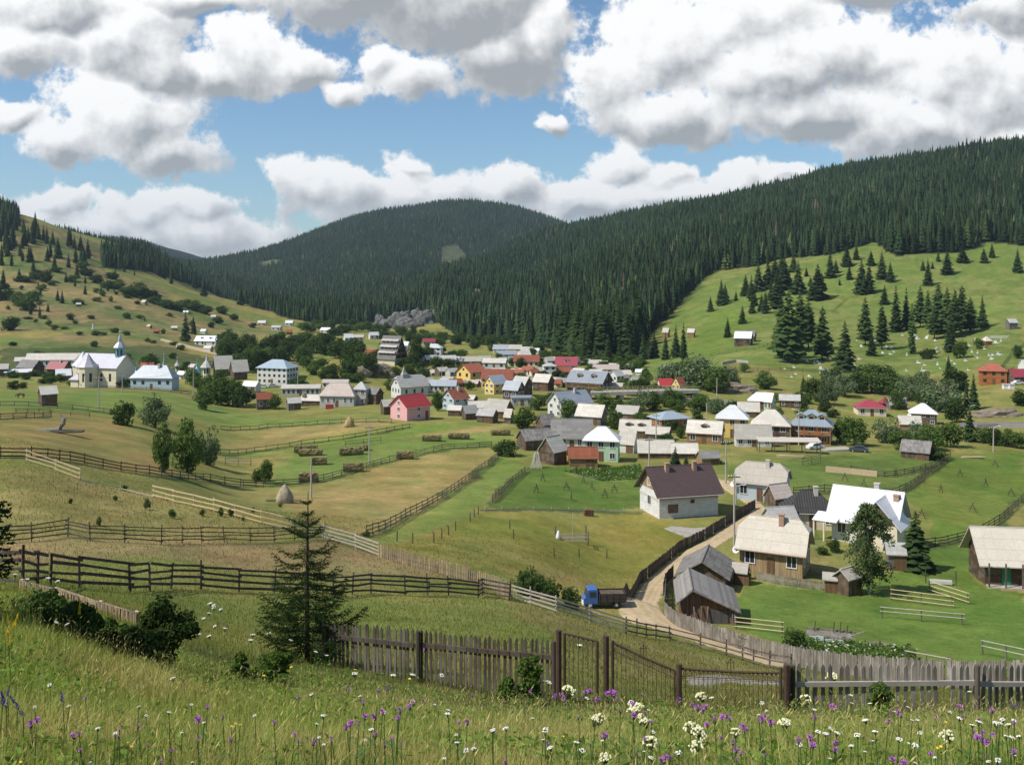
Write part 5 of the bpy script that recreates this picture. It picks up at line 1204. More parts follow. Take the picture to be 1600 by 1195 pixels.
MB().tube([(0, -o, hr + .18), (0, D + o, hr + .18)], .08, 6).build('ridge_cap', ROOF['shingle'](), t)
MB().box(1.6, 3.5, -.08, .03, -1.2, 1.35).build('door', planks('old_door', (.10, .09, .085), .22, 'V', .3), t)
b_ = MB()
for x, l in ((.3, -.2), (.75, .1), (1.2, .3), (3.8, .1), (4.1, 0)): b_.beam((x, -.9, -1.2), (x + l, -.12, 1.7), .12, .05)
b_.build('leaning_planks', WALL['greyw'](), t)

# house with the bright white metal roof: main range and a wing whose gable looks at the lane
t = B('large house with a dazzling white metal roof and stone patterned gable', 1304, 1424, 855, 818, 768, -34, .78, 'white', 'white', st=1, nw=3, sides='f', o=.8)
L, W, h, rh = HOUSES['large house with a dazzling white metal roof and stone patterned gable'][1:]
wg, wl_ = W * .80, W * .62; y0 = -W / 2 - wl_ * .42
b_ = MB(); x0 = -L * .02; x1 = x0 + wg; hx = (x0 + x1) / 2; hz = h + rh * .86
b_.poly([(x0, y0, -1.6), (x1, y0, -1.6), (x1, y0, h), (hx, y0, hz), (x0, y0, h)]); b_.poly([(x0, 0, -1.6), (x0, y0, -1.6), (x0, y0, h), (x0, 0, h)]); b_.poly([(x1, y0, -1.6), (x1, 0, -1.6), (x1, 0, h), (x1, y0, h)])
wgo = b_.build('wing_wall', WALL['cream'](), t)
g_ = MB(); g_.poly([(x0, y0 - .04, h - .1), (x1, y0 - .04, h - .1), (hx, y0 - .04, hz - .05)]); g_.poly([(x1, y0 - .09, h - .1), (x0, y0 - .09, h - .1), (hx, y0 - .09, hz - .05)][::-1]); g_.build('gable_boards', WALL['wood'](), t)
s_ = (hz - h) / (wg / 2)
add_roof(t, [[(hx, y0 - .7, hz), (hx, W * .05, hz), (x0 - .6, W * .05, h - .6 * s_), (x0 - .6, y0 - .7, h - .6 * s_)], [(hx, W * .05, hz), (hx, y0 - .7, hz), (x1 + .7, y0 - .7, h - .7 * s_), (x1 + .7, W * .05, h - .7 * s_)]], ROOF['white'](), 'wing_roof')
for sx in (-1, 1): window(t, 'f', 1, -2 * y0, hx + sx * wg * .22, h * .5, .9, 1.3, True)
window(t, 'f', 1, -2 * y0, hx, h + (hz - h) * .35, 1.0, 1.1, True)
chimney(t, hx + wg * .30, -W * .12, h + rh * .5, hz + .35, .7, M_BRICK); chimney(t, L * .12, W * .12, h + rh * .6, h + rh + .9, .7)
add_roof(t, [[(-L / 2 - 2.2, -W / 2 - 1.9, h - .75), (-L / 2 + 1.2, -W / 2 - 1.9, h - .75), (-L / 2 + 1.2, -W / 2 + 1.0, h - .1), (-L / 2 - 2.2, -W / 2 + 1.0, h - .1)]], ROOF['white'](), 'porch_roof', .1)
ps = MB()
for x in (-L / 2 - 2.0, -L / 2 - .6): ps.box(x - .1, x + .1, -W / 2 - 1.8, -W / 2 - 1.6, -1.4, h - .72)
ps.build('porch_posts', WALL['cream'](), t)

# timber house at the edge of the picture
t = B('weathered plank house with a broad beige roof and a green door', 1532, 1672, 917, 884, 829, -9, .7, 'woodh', 'beige', st=0, o=.9, name='house', zoff=.3)
L, W, h, rh = HOUSES['weathered plank house with a broad beige roof and a green door'][1:]
MB().box(-L / 2, L / 2, -W / 2 - 1.3, -W / 2 - .02, -1.4, .02).build('stone_plinth', plain('field_stone', (.40, .37, .33), .5, 2.0, .9, .1), t)
MB().box(-.5, .5, -.07, .03, 0, 2.0).build('green_door', plain('green_paint', (.03, .22, .12), .2, 2), t, (-L / 2 + L * .24, -W / 2, 0))
ps = MB()
for k in range(6): ps.box(-L / 2 + .1 + k * L / 5.2 - .08, -L / 2 + .1 + k * L / 5.2 + .08, -W / 2 - 1.25, -W / 2 - 1.1, 0, h - .2)
ps.build('veranda_posts', WALL['wood'](), t)
MB().box(-.4, 3.0, -W / 2 - .95, -W / 2 - .5, .38, .46).box(-.3, -.2, -W / 2 - .9, -W / 2 - .55, 0, .38).box(2.8, 2.9, -W / 2 - .9, -W / 2 - .55, 0, .38).build('bench', WALL['wood'](), t)

# ---- the church with its turquoise lantern
t, m, p = local('cream church with rounded bays, a grey metal roof and a turquoise lantern tower', 'church', 'church', 166, 604, -18, 372)
t.scale = (1.08, 1.08, 1.08)
cw = WALL['cream'](); gr = roofing('church_metal', (.46, .45, .50), .6, 1.2, .08, .5, .1, .4, wamt=.15)
L, W, h, rh = 16.0, 9.5, 7.2, 4.0
body(L, W, h, rh, 'gable').build('wall', cw, t); add_roof(t, roof_faces(L, W, h, rh, 'gable', .5), gr)
def apse(x, y, r, hh, rh_):
    prof = [(r, -1.5), (r, hh)]; q = MB().lathe(prof, 8, (x, y, 0), .39).build('apse', cw, t)
    MB().lathe([(r + .45, hh - .1), (r * .55, hh + rh_ * .45), (.12, hh + rh_)], 8, (x, y, 0), .39).build('apse_roof', gr, q)
    for a in (-2.2, -1.35, -.6):
        MB().box(-.42, .42, -.05, .05, -1.4, 1.4).lathe([(.42, 1.35), (.42, 1.45)], 10).build('window', M_GLASS, q, (x + (r * .95) * math.cos(a), y + (r * .95) * math.sin(a), hh * .52), (0, 0, a + math.pi / 2))
apse(-2.2, -6.2, 3.2, 7.4, 4.4); apse(-9.6, 0, 3.6, 7.2, 4.6)
MB().box(-7.0, -4.0, -9.0, -4.6, -1.5, 3.3).build('porch', cw, t); add_roof(t, shifted(roof_faces(3.2, 4.6, 3.3, 1.6, 'hip', .4, ridge=.2), -5.5, -6.8), gr, 'porch_roof')
for x in (2.0, 5.5): window(t, 'f', L, W, x, h * .52, .9, 2.6, False)
tq = ROOF['turq'](); lt = MB().lathe([(1.55, h + 1.5), (1.55, h + 6.4), (1.75, h + 6.5)], 8, (5.6, 0, 0), .39).build('lantern', tq, t)
MB().lathe([(2.3, h + 6.4), (1.5, h + 7.4), (.75, h + 8.2), (.55, h + 9.4), (.16, h + 10.6)], 8, (5.6, 0, 0), .39).build('lantern_roof', ROOF['bluegrey'](), lt)
MB().box(5.55, 5.65, -.05, .05, h + 10.5, h + 12.6).box(5.1, 6.1, -.05, .05, h + 11.7, h + 11.85).build('cross', M_CHIMW, lt)
for k in range(4):
    a = -2.9 + k * .785; MB().box(-.28, .28, -.05, .05, -1.1, 1.1).build('window', M_GLASS, lt, (5.6 + 1.5 * math.cos(a), 1.5 * math.sin(a), h + 4.6), (0, 0, a + math.pi / 2))
# turquoise roofed kiosks and bell towers round the churchyard
def turret(label, u, v, hp, wp, wall, roof, Y=None):
    t, m, p = local(label, 'turret', 'turret', u, v, 10, Y); h = hp * m; r = wp * m / 2
    MB().lathe([(r * .62, -1), (r * .62, h * .48)], 8).build('wall', WALL[wall](), t)
    MB().lathe([(r * 1.1, h * .42), (r * .6, h * .60), (r * .26, h * .72), (.06, h)], 8).build('roof', ROOF[roof](), t)
    MB().box(-.05, .05, -.05, .05, h * .95, h * 1.14).box(-.3, .3, -.04, .04, h * 1.06, h * 1.09).build('cross', M_CHIMW, t)
    for a in (-2.1, -1.2): MB().box(-r * .16, r * .16, -.05, .05, -h * .12, h * .12).build('window', M_GLASS, t, (r * .6 * math.cos(a), r * .6 * math.sin(a), h * .26), (0, 0, a + math.pi / 2))
turret('slim turret with a pale turquoise spire right behind the church', 213, 585, 33, 15, 'white', 'turq', 385)
turret('white bell tower with a tall pale pointed roof behind the parish house', 256, 592, 48, 15, 'white', 'blue', 385)
turret('little turquoise turret beside the white bell tower', 268, 592, 30, 10, 'white', 'turq', 383)
turret('small cream turret with a pale cap beyond the bell tower', 277, 580, 20, 9, 'cream', 'pale')
turret('small turquoise capped kiosk standing by the broad barn', 308, 598, 34, 13, 'wood', 'turq')
turret('two tiered round kiosk with a pale cap behind the turquoise one', 323, 588, 34, 18, 'white', 'lgrey')

# ---- the white church with a needle spire
t, m, p = local('white gabled church hall with a needle spire and grey roof', 'church', 'church', 640, 628, 34, 330)
L, W, h, rh = 12.0, 8.0, 4.6, 3.8
body(L, W, h, rh, 'half').build('wall', WALL['white'](), t); add_roof(t, roof_faces(L, W, h, rh, 'half', .5), ROOF['lgrey']())
for j in range(3): window(t, 'l', L, W, -2.4 + 2.4 * j, 2.9, .8, 1.5, False)
window(t, 'l', L, W, 0, 5.8, 1.2, .8, False)
for j in range(3): window(t, 'f', L, W, -3.5 + 3.5 * j, 2.6, .9, 1.6, False)
MB().lathe([(1.5, h + 2.0), (1.35, h + 4.4), (.85, h + 5.0), (.05, h + 7.6)], 4, (-2.5, 0, 0), .785).build('spire', ROOF['lgrey'](), t)
t.scale = (.84, .84, .84)

# ---- the steep chalet with three rows of dormers on its rocky knoll
t, m, p = local('steep dark wooden chalet with three rows of roof dormers on the rocky knoll', 'chalet', 'chalet', 613, 563, -32, 447)
L, W, h, rh = 9.6, 8.6, 1.9, 9.2
body(L, W, h, rh, 'gable', 3).build('wall', WALL['wood'](), t); add_roof(t, roof_faces(L, W, h, rh, 'gable', .5), ROOF['grey']())
MB().box(-L / 2 - .03, L / 2 + .03, -W / 2 - .03, W / 2 + .03, -3, h * .75).build('base_wall', WALL['cream'](), t)
s_ = rh / (W / 2)
for r_ in range(3):
    z = h + .9 + r_ * 2.6; y = -W / 2 + (z - h) / s_
    q = MB().box(-L / 2 + .3, L / 2 - .3, y - .15, y + .55, z, z + .9).build('dormer', WALL['tan'](), t)
    add_roof(q, [[(-L / 2, y - .75, z + .95), (L / 2, y - .75, z + .95), (L / 2, y + .62, z + 1.75), (-L / 2, y + .62, z + 1.75)]], ROOF['lgrey'](), 'dormer_roof', .1)
    for j in range(4): MB().box(-.55, .55, -.03, .04, -.34, .34).build('window', M_GLASS, q, (-L / 2 + 1.5 + j * (L - 3) / 3, y - .17, z + .47))
for z in (2.2, 4.6, 6.8):
    for sx in (-1, 1):
        if z < 6: window(t, 'r', L, W, sx * (1.5 if z < 4 else .9), z, .8, 1.1, False)
window(t, 'r', L, W, 0, 7.4, .7, 1.0, False)
MB().box(L / 2 + .05, L / 2 + .95, -3.2, 3.2, 3.2, 3.35).box(L / 2 + .85, L / 2 + .95, -3.2, 3.2, 3.35, 4.2).build('balcony', WALL['honey'](), t)

# ---- rocks of the knoll and of the gorge
M_ROCK = plain('rock_face', (.22, .18, .135), .6, .6, .95, .1); M_GREYROCK = plain('limestone', (.155, .152, .142), .9, .45, .95, .1)
def rock(label, u, v, wpx, hpx, mat, seed, Y=None, name='rock_outcrop', squash=.45):
    p = at(u, v, Y); m = px(p.y); bm = bmesh.new(); bmesh.ops.create_icosphere(bm, subdivisions=4, radius=1); rx, rz = wpx * m / 2, hpx * m * .75
    g = np.array([v_.co[:] for v_ in bm.verts]); n = np.array([.5 * fbm(g[:, 0] * 2 + seed, g[:, 2] * 2.4 + g[:, 1], seed, 4), .5 * fbm(g[:, 1] * 2.3 - seed, g[:, 0] * 2.1 + 5, seed + 9, 4)])
    for i, v_ in enumerate(bm.verts):
        k = 1 + n[0, i] * 1.3 + n[1, i] * .9; k = round(k * 9) / 9 * .6 + k * .4; v_.co = Vector((v_.co.x * rx * k, v_.co.y * rx * squash * k, v_.co.z * rz * k))
    me = bpy.data.meshes.new(name); bm.to_mesh(me); bm.free(); me.materials.append(mat); o = link(name, me, None, p); tag(o, label, 'rock'); return o
rock('brown rock face of the knoll under the steep chalet', 594, 603, 60, 24, M_ROCK, 3, 432)
rock('smaller brown rock shoulder on the chalet knoll beside the tall school wing', 566, 600, 26, 18, M_ROCK, 7, 424)
rock('stony bank above the end of the bridge', 1150, 612, 70, 20, M_ROCK, 11, None)
rock('rubble bank by the paved road at the river', 1560, 650, 80, 14, M_ROCK, 13, None)
for k, (u, v, w_, h_) in enumerate([(640,512,44,22),(620,507,34,24),(664,506,34,26),(604,513,30,18),(684,501,26,24),(594,506,20,18),(652,499,24,20),(632,503,22,22)]):
    rock('grey limestone crag at the mouth of the gorge', u, v, w_, h_, M_GREYROCK, 20 + k, None, 'limestone_crag')['group'] = 'limestone crags of the gorge'
rock('grey cliff high in the forest above the gorge', 745, 466, 22, 18, M_GREYROCK, 31, None, 'limestone_crag')
rock('second pale cliff patch in the forest above the gorge', 738, 478, 14, 10, M_GREYROCK, 32, None, 'limestone_crag')

# ---- the bridge
a = at(922, 630, 306); b = at(1075, 628, 312); t = thing('bridge', 'long concrete road bridge with railings crossing the green river bed', 'bridge', a, 0)
d = b - a; Lb = d.length; M_ = Matrix.Rotation(math.atan2(d.y, d.x), 4, 'Z'); cm = plain('weathered_concrete', (.42, .39, .34), .25, .8, .9, .1, 0, .3)
mb = MB().box(-3, Lb + 3, -2.6, 2.6, 1.2, 2.2, M_); mb.build('deck', cm, t)
for x in (Lb * .3, Lb * .7): MB().box(x - .6, x + .6, -2.2, 2.2, -4, 1.2, M_).build('pier', cm, t)
for sy in (-1, 1):
    r_ = MB()
    for k in range(int(Lb / 1.6)): r_.box(k * 1.6 - .06, k * 1.6 + .06, sy * 2.5 - .05, sy * 2.5 + .05, 2.2, 3.2, M_)
    for z in (2.6, 3.15): r_.box(-3, Lb + 3, sy * 2.5 - .04, sy * 2.5 + .04, z - .05, z + .05, M_)
    r_.build('railing', plain('yellow_rail', (.45, .38, .18), .2, 2), t)
def parapet(label, pts, hgt, mat, name='parapet_wall', th=.4):
    P = [at(*q) for q in pts]; mb = MB()
    for p_, q_ in zip(P[:-1], P[1:]): mb.beam((p_.x, p_.y, p_.z + hgt / 2 - .3), (q_.x, q_.y, q_.z + hgt / 2 - .3), th, hgt + .6)
    tag(mb.build(name, mat), label, 'wall')
parapet('pale concrete road parapet running on from the bridge', [(1062,628),(1110,630),(1160,634)], 1.3, cm)
parapet('low white retaining wall below the hillside farmhouse', [(1128,570),(1150,566),(1170,568)], 1.2, cm)
parapet('grey roadside barrier at the paved road near the frame edge', [(1525,669),(1560,668),(1620,670)], 1.1, plain('grey_barrier', (.34, .30, .26), .2, 1))
# small white obelisk on the far slope
t, m, p = local('small white obelisk standing on the far grassy slope', 'monument', 'obelisk', 145, 515, 0)
MB().lathe([(.9, -.3), (.9, .6), (.65, .7), (.35, 3.2), (.05, 3.9)], 4, (0, 0, 0), .785).build('shaft', WALL['white'](), t)
# ---------------------------------------------------------------- fences, racks, poles, vehicles
MW = {'old': planks('old_fence_wood', (.125, .095, .072), .15, 'V', .5, (.19, .165, .14)), 'weathered': planks('weathered_shaded_pickets', (.085, .068, .052), .06, 'V', .6, (.15, .13, .11)), 'dark': planks('dark_fence_wood', (.082, .064, .049), .15, 'V', .5, (.10, .088, .075)), 'grey': planks('grey_fence_wood', (.21, .185, .155), .15, 'V', .5, (.30, .275, .24)), 'pale': plain('fresh_rail_wood', (.60, .46, .28), .25, 3, .8, .2), 'silver': plain('silvered_rail_wood', (.42, .38, .33), .3, 3, .85, .2), 'stake': planks('pale_stakes', (.40, .30, .19), .14, 'V', .6, (.28, .22, .16))}  # weathered: old picket wood, with the young spruce's shade put into its colour
def path(pts, step, Ys=None):
    P = np.array([at(*q)[:2] for q in pts]); d = np.concatenate([[0], np.cumsum(np.linalg.norm(np.diff(P, axis=0), axis=1))])
    n = max(2, int(round(d[-1] / step)) + 1); s = np.linspace(0, d[-1], n)
    x = np.interp(s, d, P[:, 0]); y = np.interp(s, d, P[:, 1]); return [Vector((a, b, c)) for a, b, c in zip(x, y, H(x, y))]
def rail_fence(label, pts, step, hgt, rails, mat, posts_as_parts=True, rw=.13, jit=.06, pr=.07, railmat=None, lean=.08):
    P = path(pts, step); c = P[0]; t = thing('rail_fence', label, 'fence', c); g = random.Random(hash(label) % 999 if False else len(label) * 7 + len(pts))
    P = [p - c for p in P]; allp = MB(); tops = []
    for p in P:
        mb = MB() if posts_as_parts else allp; l = Vector((g.uniform(-lean, lean), g.uniform(-lean, lean), 0)); hh = hgt * g.uniform(.98, 1.18)
        mb.tube([p - Vector((0, 0, .4)), p + l + Vector((0, 0, hh))], [pr, pr * .8], 6); tops.append(l)
        if posts_as_parts: mb.build('post', MW[mat], t)
    if not posts_as_parts: allp.build('posts', MW[mat], t)['kind'] = 'stuff' if len(P) > 100 else ''
    for k in range(rails):
        mb = MB(); z = hgt * (.22 + .72 * k / max(1, rails - 1))
        for i in range(len(P) - 1):
            a_, b_ = P[i], P[i + 1]; d = (b_ - a_).normalized(); off = Vector((d.y, -d.x, 0)) * (pr + .02)
            if off.y > 0: off = -off
            mb.beam(a_ - d * .12 + off + Vector((0, 0, z + g.uniform(-jit, jit))), b_ + d * .12 + off + Vector((0, 0, z + g.uniform(-jit, jit))), .035, rw * g.uniform(.8, 1.15))
        mb.build('rail', MW[railmat or mat], t)
    for o in t.children:
        if o.get('kind') == '': del o['kind']
    return t
def picket_fence(label, pts, gap, hgt, mat, wd=.09, point=True, jit=.06, step=2.4, name='picket_fence', railz=(.3, .78), rough=.03, rail_front=False, railmat=None):
    P = path(pts, gap); c = P[0]; t = thing(name, label, 'fence', c); g = random.Random(len(label) * 13 + len(pts)); P = [p - c for p in P]; mb = MB()
    for i, p in enumerate(P):
        q = P[min(i + 1, len(P) - 1)] - P[max(i - 1, 0)]; d = Vector((q.x, q.y, 0)).normalized(); nrm = Vector((d.y, -d.x, 0)); nrm = -nrm if nrm.y > 0 else nrm
        if g.random() < .03: continue
        h = hgt * (1 + g.uniform(-jit, jit)); w_ = wd * g.uniform(.8, 1.15) / 2; l = d * g.uniform(-rough, rough) + nrm * g.uniform(-rough, rough) * .5
        z0 = Vector((0, 0, -.25)); tp = Vector((0, 0, h)); sh = Vector((0, 0, h - wd * .8 if point else h * .995)); th = nrm * .012
        f_ = [p - d * w_ + z0, p + d * w_ + z0, p + d * w_ + sh + l, p + tp + l, p - d * w_ + sh + l]
        fr = [v_ + th for v_ in f_]; bk = [v_ - th for v_ in f_]
        mb.poly(fr); mb.poly(bk[::-1])
        for k in range(5): mb.poly([fr[k], bk[k], bk[(k + 1) % 5], fr[(k + 1) % 5]])
    mb.build('pickets', MW[mat], t)
    R_ = path(pts, step); R_ = [p - c for p in R_]
    for z in railz:
        r_ = MB()
        for i in range(len(R_) - 1):
            q = R_[i + 1] - R_[i]; d = Vector((q.x, q.y, 0)).normalized(); nrm = Vector((d.y, -d.x, 0)); nrm = -nrm if nrm.y > 0 else nrm
            off = nrm * (.05 if rail_front else -.05)
            r_.beam(R_[i] + off + Vector((0, 0, z * hgt + g.uniform(-.03, .03))), R_[i + 1] + off + Vector((0, 0, z * hgt + g.uniform(-.03, .03))), .05, .10)
        r_.build('rail', MW[railmat or mat], t)
    if len(R_) <= 60:
        for p in R_: MB().box(-.05, .05, .02, .12, -.4, hgt * 1.02).build('post', MW[mat], t, p)
    return t
# -- field fences, near to far
rail_fence('dark four rail fence across the slope behind the young spruce', [(-12,916),(30,918),(90,914),(195,926),(240,922),(280,918),(400,926),(525,931),(570,926),(650,931),(690,929),(745,935),(755,930),(795,938)], 2.6, 1.25, 4, 'dark', True, .115, .09, .06, None, .14)
rail_fence('thin dark rail fence with a gate along the upper edge of the tan field', [(-20,852),(40,848),(116,838),(150,848),(250,850),(330,847),(450,846),(505,842)], 2.7, 1.2, 4, 'dark', True, .07, .08, .045, None, .14)
rail_fence('bright new rail fence dropping across the rough field', [(240,778),(300,792),(365,808),(430,826),(505,840)], 3.0, 1.25, 3, 'pale', True, .10, .07, .05)
rail_fence('short bright rail fence high in the rough field', [(42,722),(82,733),(108,745),(125,750)], 3.2, 1.15, 3, 'pale', True, .11, .07, .05)
rail_fence('thin sagging grey rail between the two bright rail fences', [(125,751),(180,763),(240,778)], 4.0, .8, 1, 'silver', True, .09, .1, .05)
rail_fence('silver grey rails running on from the bright new fence', [(505,842),(545,853),(575,864),(592,870)], 3.0, 1.3, 4, 'silver', True, .10)
picket_fence('pale close set stake fence with uneven tops beside the dry field', [(592,871),(640,884),(690,897),(735,910),(775,924),(798,938)], .22, 1.15, 'stake', .13, False, .14, 3.0, 'stake_fence', (.4,))
rail_fence('grey rail fence leading from the stake fence past the blue truck', [(798,936),(850,952),(900,966),(960,985),(978,990)], 2.6, 1.15, 4, 'silver', True, .11, .05)
rail_fence('brown rail fence along the lower side of the dirt lane', [(978,990),(1035,998),(1090,1012),(1150,1028),(1185,1040),(1235,1050)], 2.6, 1.1, 3, 'old', True, .11, .05)
picket_fence('long grey board fence round the green yard of the shingled barns', [(1040,925),(1038,962),(1060,980),(1110,1000),(1160,1016),(1230,1036),(1300,1052),(1380,1064),(1470,1074),(1640,1082)], .17, 1.45, 'grey', .15, False, .06, 3.0, 'board_fence')
picket_fence('dark close board fence curving along the upper side of the lane', [(975,940),(1000,912),(1030,888),(1062,862),(1100,843),(1150,811),(1180,795)], .2, 1.45, 'dark', .18, False, .05, 3.0, 'board_fence')
picket_fence('fence of tall dark boards before the upper shingled barn', [(1037,930),(1040,915),(1052,902)], .2, 1.5, 'dark', .18, False, .05, 2.5, 'board_fence')
picket_fence('low picket fence in front of the timber cottage', [(1180,905),(1220,914),(1285,922)], .16, 1.1, 'grey', .10, True, .05, 2.6)
picket_fence('small weathered picket fence half buried in the meadow grass', [(32,0,29),(60,0,28),(100,0,27),(150,0,26),(212,0,24)], .10, .28, 'stake', .05, True, .1, 2.5)
for lb, pts, hg, rl, mt in FN: rail_fence(lb, pts, 3.2 if at(*pts[0]).y < 330 else 4.5, hg, rl, mt, False, .12, .06, .07)
MB_ = MB()
parapet('bright plank fence in the paddock below the timber houses', [(1290,737),(1330,741),(1370,745)], 1.1, MW['pale'], 'plank_fence', .08)
for i, (u, v) in enumerate([(620,846),(645,849),(678,848),(690,842),(701,836),(712,829),(735,815),(741,808),(747,804),(797,826),(802,842),(866,870),(905,871),(948,872)]):
    p = at(u, v); tag(MB().tube([(0, 0, -.4), (random.uniform(-.05, .05), 0, 1.15)], [.08, .06], 6).build('fence_post', MW['dark'], None, p), 'lone dark fence post standing in the mown field', 'post', 'lone fence posts in the mown field')
# -- hay racks, haystacks
M_HAY = plain('dry_hay', (.36, .27, .13), .7, 2.0, .95, .05); M_HAYD = plain('drying_hay', (.20, .168, .078), .8, 1.5, .95, .05)
HR = [(478,707,36,11,'topmost of the hay loaded racks in the left part of the meadow'),(485,712,36,10,'hay loaded rack just before the topmost one'),(498,726,25,12,'short hay loaded rack in the middle of the mown patch'),(482,753,30,15,'hay loaded rack closest to the pointed haystack'),(549,711,37,12,'long hay loaded rack left of the lone field pole'),(568,704,14,9,'short hay loaded rack right behind the field pole'),(552,737,31,14,'hay loaded rack on the fence line left of the field pole'),(633,717,26,12,'hay loaded rack on the fence line right of the field pole'),(675,689,30,9,'hay loaded rack in the green strip'),(717,686,33,9,'longer hay loaded rack following it in the green strip'),(782,680,30,8,'hay loaded rack ending the green strip by the thicket')]
for k, (u, v, wp, hp, lb) in enumerate(HR):
    p = at(u, v); m = px(p.y); L = wp * m; h = hp * m; t = thing('hay_rack', lb, 'hay rack', p, R(random.uniform(4, 16)), 'hay covered drying racks')
    bm = bmesh.new(); bmesh.ops.create_cube(bm, size=1); bmesh.ops.subdivide_edges(bm, edges=bm.edges, cuts=11, use_grid_fill=True)
    for v_ in bm.verts:
        c = v_.co; b_ = 1 + .5 * (1 - (c.z * 2) ** 2) * .4; n_ = vnoise(c.x * L * 2.4 + k * 9, c.z * 4 + c.y * 3, k) - .5; n2_ = vnoise(c.x * L * 6, c.z * 9 + c.y * 5, k + 5) - .5
        v_.co = Vector((c.x * L * (1 + n_ * .05), c.y * 1.3 * b_ * (1 + n_ * .25 + n2_ * .2), h * (.14 + (c.z + .5) * .86) + (n_ * .2 + n2_ * .12) * (1 if c.z > .3 else .35)))
    me = bpy.data.meshes.new('hay'); bm.to_mesh(me); bm.free(); me.materials.append(M_HAYD); link('hay', me, t)
    for j in range(4): MB().tube([(-L / 2 + L * j / 3, 0, -.3), (-L / 2 + L * j / 3, 0, h * .5)], .06, 5).build('post', MW['dark'], t)
def haystack(label, u, v, wp, hp, base=True):
    p = at(u, v); m = px(p.y); r = wp * m / 2; h = hp * m; t = thing('haystack', label, 'haystack', p)
    prof = [(r * .92, -.2), (r * 1.0, h * .12), (r * .97, h * .3), (r * .80, h * .5), (r * .55, h * .7), (r * .30, h * .86), (r * .10, h * .97), (.03, h)]
    me = MB().lathe(prof, 26).mesh('hay', M_HAY if 'golden' in label else plain('grey_hay', (.33, .28, .20), .6, 2.0, .95, .05), True)
    for v_ in me.vertices:
        n_ = 1 + .3 * (vnoise(v_.co.x * 2 + 7, v_.co.y * 2 + v_.co.z * 2, 3) - .5); v_.co.x *= n_; v_.co.y *= n_
    link('hay', me, t); MB().tube([(0, 0, h * .9), (.03, 0, h * 1.1)], .04, 5).build('stack_pole', MW['dark'], t)
    if base:
        b_ = MB()
        for s_ in (-1, 1): b_.beam((s_ * r * 1.9, -.6, .35), (s_ * r * .9, -.5, .35), .12, .1); b_.beam((s_ * r * 1.9, -.6, -.2), (s_ * r * 1.9, -.6, .6), .1, .1)
        b_.beam((-r * 1.9, -.7, .55), (r * 1.9, -.7, .55), .1, .08); b_.build('base_fence', MW['old'], t)
haystack('pointed grey haystack with a low rail at its foot', 445, 785, 28, 29); haystack('rounded golden haystack in the green strip by the pink house', 546, 667, 16, 17, False)
haystack('small golden haystack at the edge of the cemetery', 1296, 564, 9, 10, False)
def dry_rack(label, pts, hgt, rails, mat='pale', posts=True):
    P = path(pts, 99); a, b = P[0], P[-1]; t = thing('drying_rack', label, 'drying rack', a); d = b - a
    n = max(2, int(round(d.length / 4)) + 1)
    for i in range(n):
        q = d * (i / (n - 1)); q = Vector((q.x, q.y, float(H(a.x + q.x, a.y + q.y)) - a.z)); MB().tube([q - Vector((0, 0, .3)), q + Vector((0, 0, hgt))], [.07, .06], 6).build('post', MW['old'], t)
    for k in range(rails):
        z = hgt * (.95 - .36 * k) if rails > 1 else hgt * .95; up = Vector((0, 0, z)); MB().tube([up - d * .03 + Vector((0, -.1, 0)), d + up * 1.0 + d * .03 + Vector((0, -.1, 0))], .05, 6).build('rail', MW[mat], t)
dry_rack('three pole drying rack nearest the birch on the lawn', [(1393,938),(1487,950)], 1.35, 3); dry_rack('slanting drying rack above it reaching toward the plank house', [(1452,925),(1512,944)], 1.35, 3)
dry_rack('long grey drying rack in the middle of the lawn', [(1378,965),(1503,976)], 1.2, 2, 'silver'); dry_rack('short white pole rack beside the lower shingled barn', [(1150,982),(1222,990)], 1.2, 3)
dry_rack('drying rack at the edge of the frame low on the lawn', [(1535,1022),(1612,1040)], 1.3, 2, 'silver'); dry_rack('low drying rack just beyond the picket fence', [(1415,1038),(1482,1052)], 1.2, 1, 'silver')
dry_rack('dark empty rack in the paddock left of the bright plank fence', [(1254,728),(1282,722)], 1.5, 3, 'old'); dry_rack('grey empty rack in the straw field behind the willow', [(352,726),(392,727)], 1.3, 3, 'silver')
dry_rack('weathered empty rack by the lone field pole', [(540,700),(595,693)], 1.4, 2, 'dark'); dry_rack('low grey rack lying on the knoll by the little shed', [(25,646),(78,645)], .9, 2, 'old'); dry_rack('second low rack on the knoll right of the shed', [(80,648),(140,652)], .9, 2, 'old')
for i, (u, v) in enumerate([(838,770),(848,752),(885,766),(893,782),(912,755),(945,778),(960,770),(900,740),(925,765),(1405,790),(1470,770),(1500,745),(1540,760),(1555,730),(1440,810),(1520,800),(1580,775),(1400,745),(1350,760),(1320,752)]):
    p = at(u, v); t = thing('pole_rack', 'small crossed pole rack for drying grass standing in the green plots', 'drying rack', p, random.uniform(0, 3), 'small crossed pole racks in the plots')
    mb = MB()
    for s_ in (-1, 1): mb.tube([(s_ * .6, 0, -.1), (-s_ * .1, 0, 1.5)], .05, 5)
    mb.tube([(-.7, .1, .5), (.7, .1, .55)], .04, 5).tube([(-.5, .1, .9), (.5, .1, .95)], .04, 5).build('poles', MW['dark'], t)
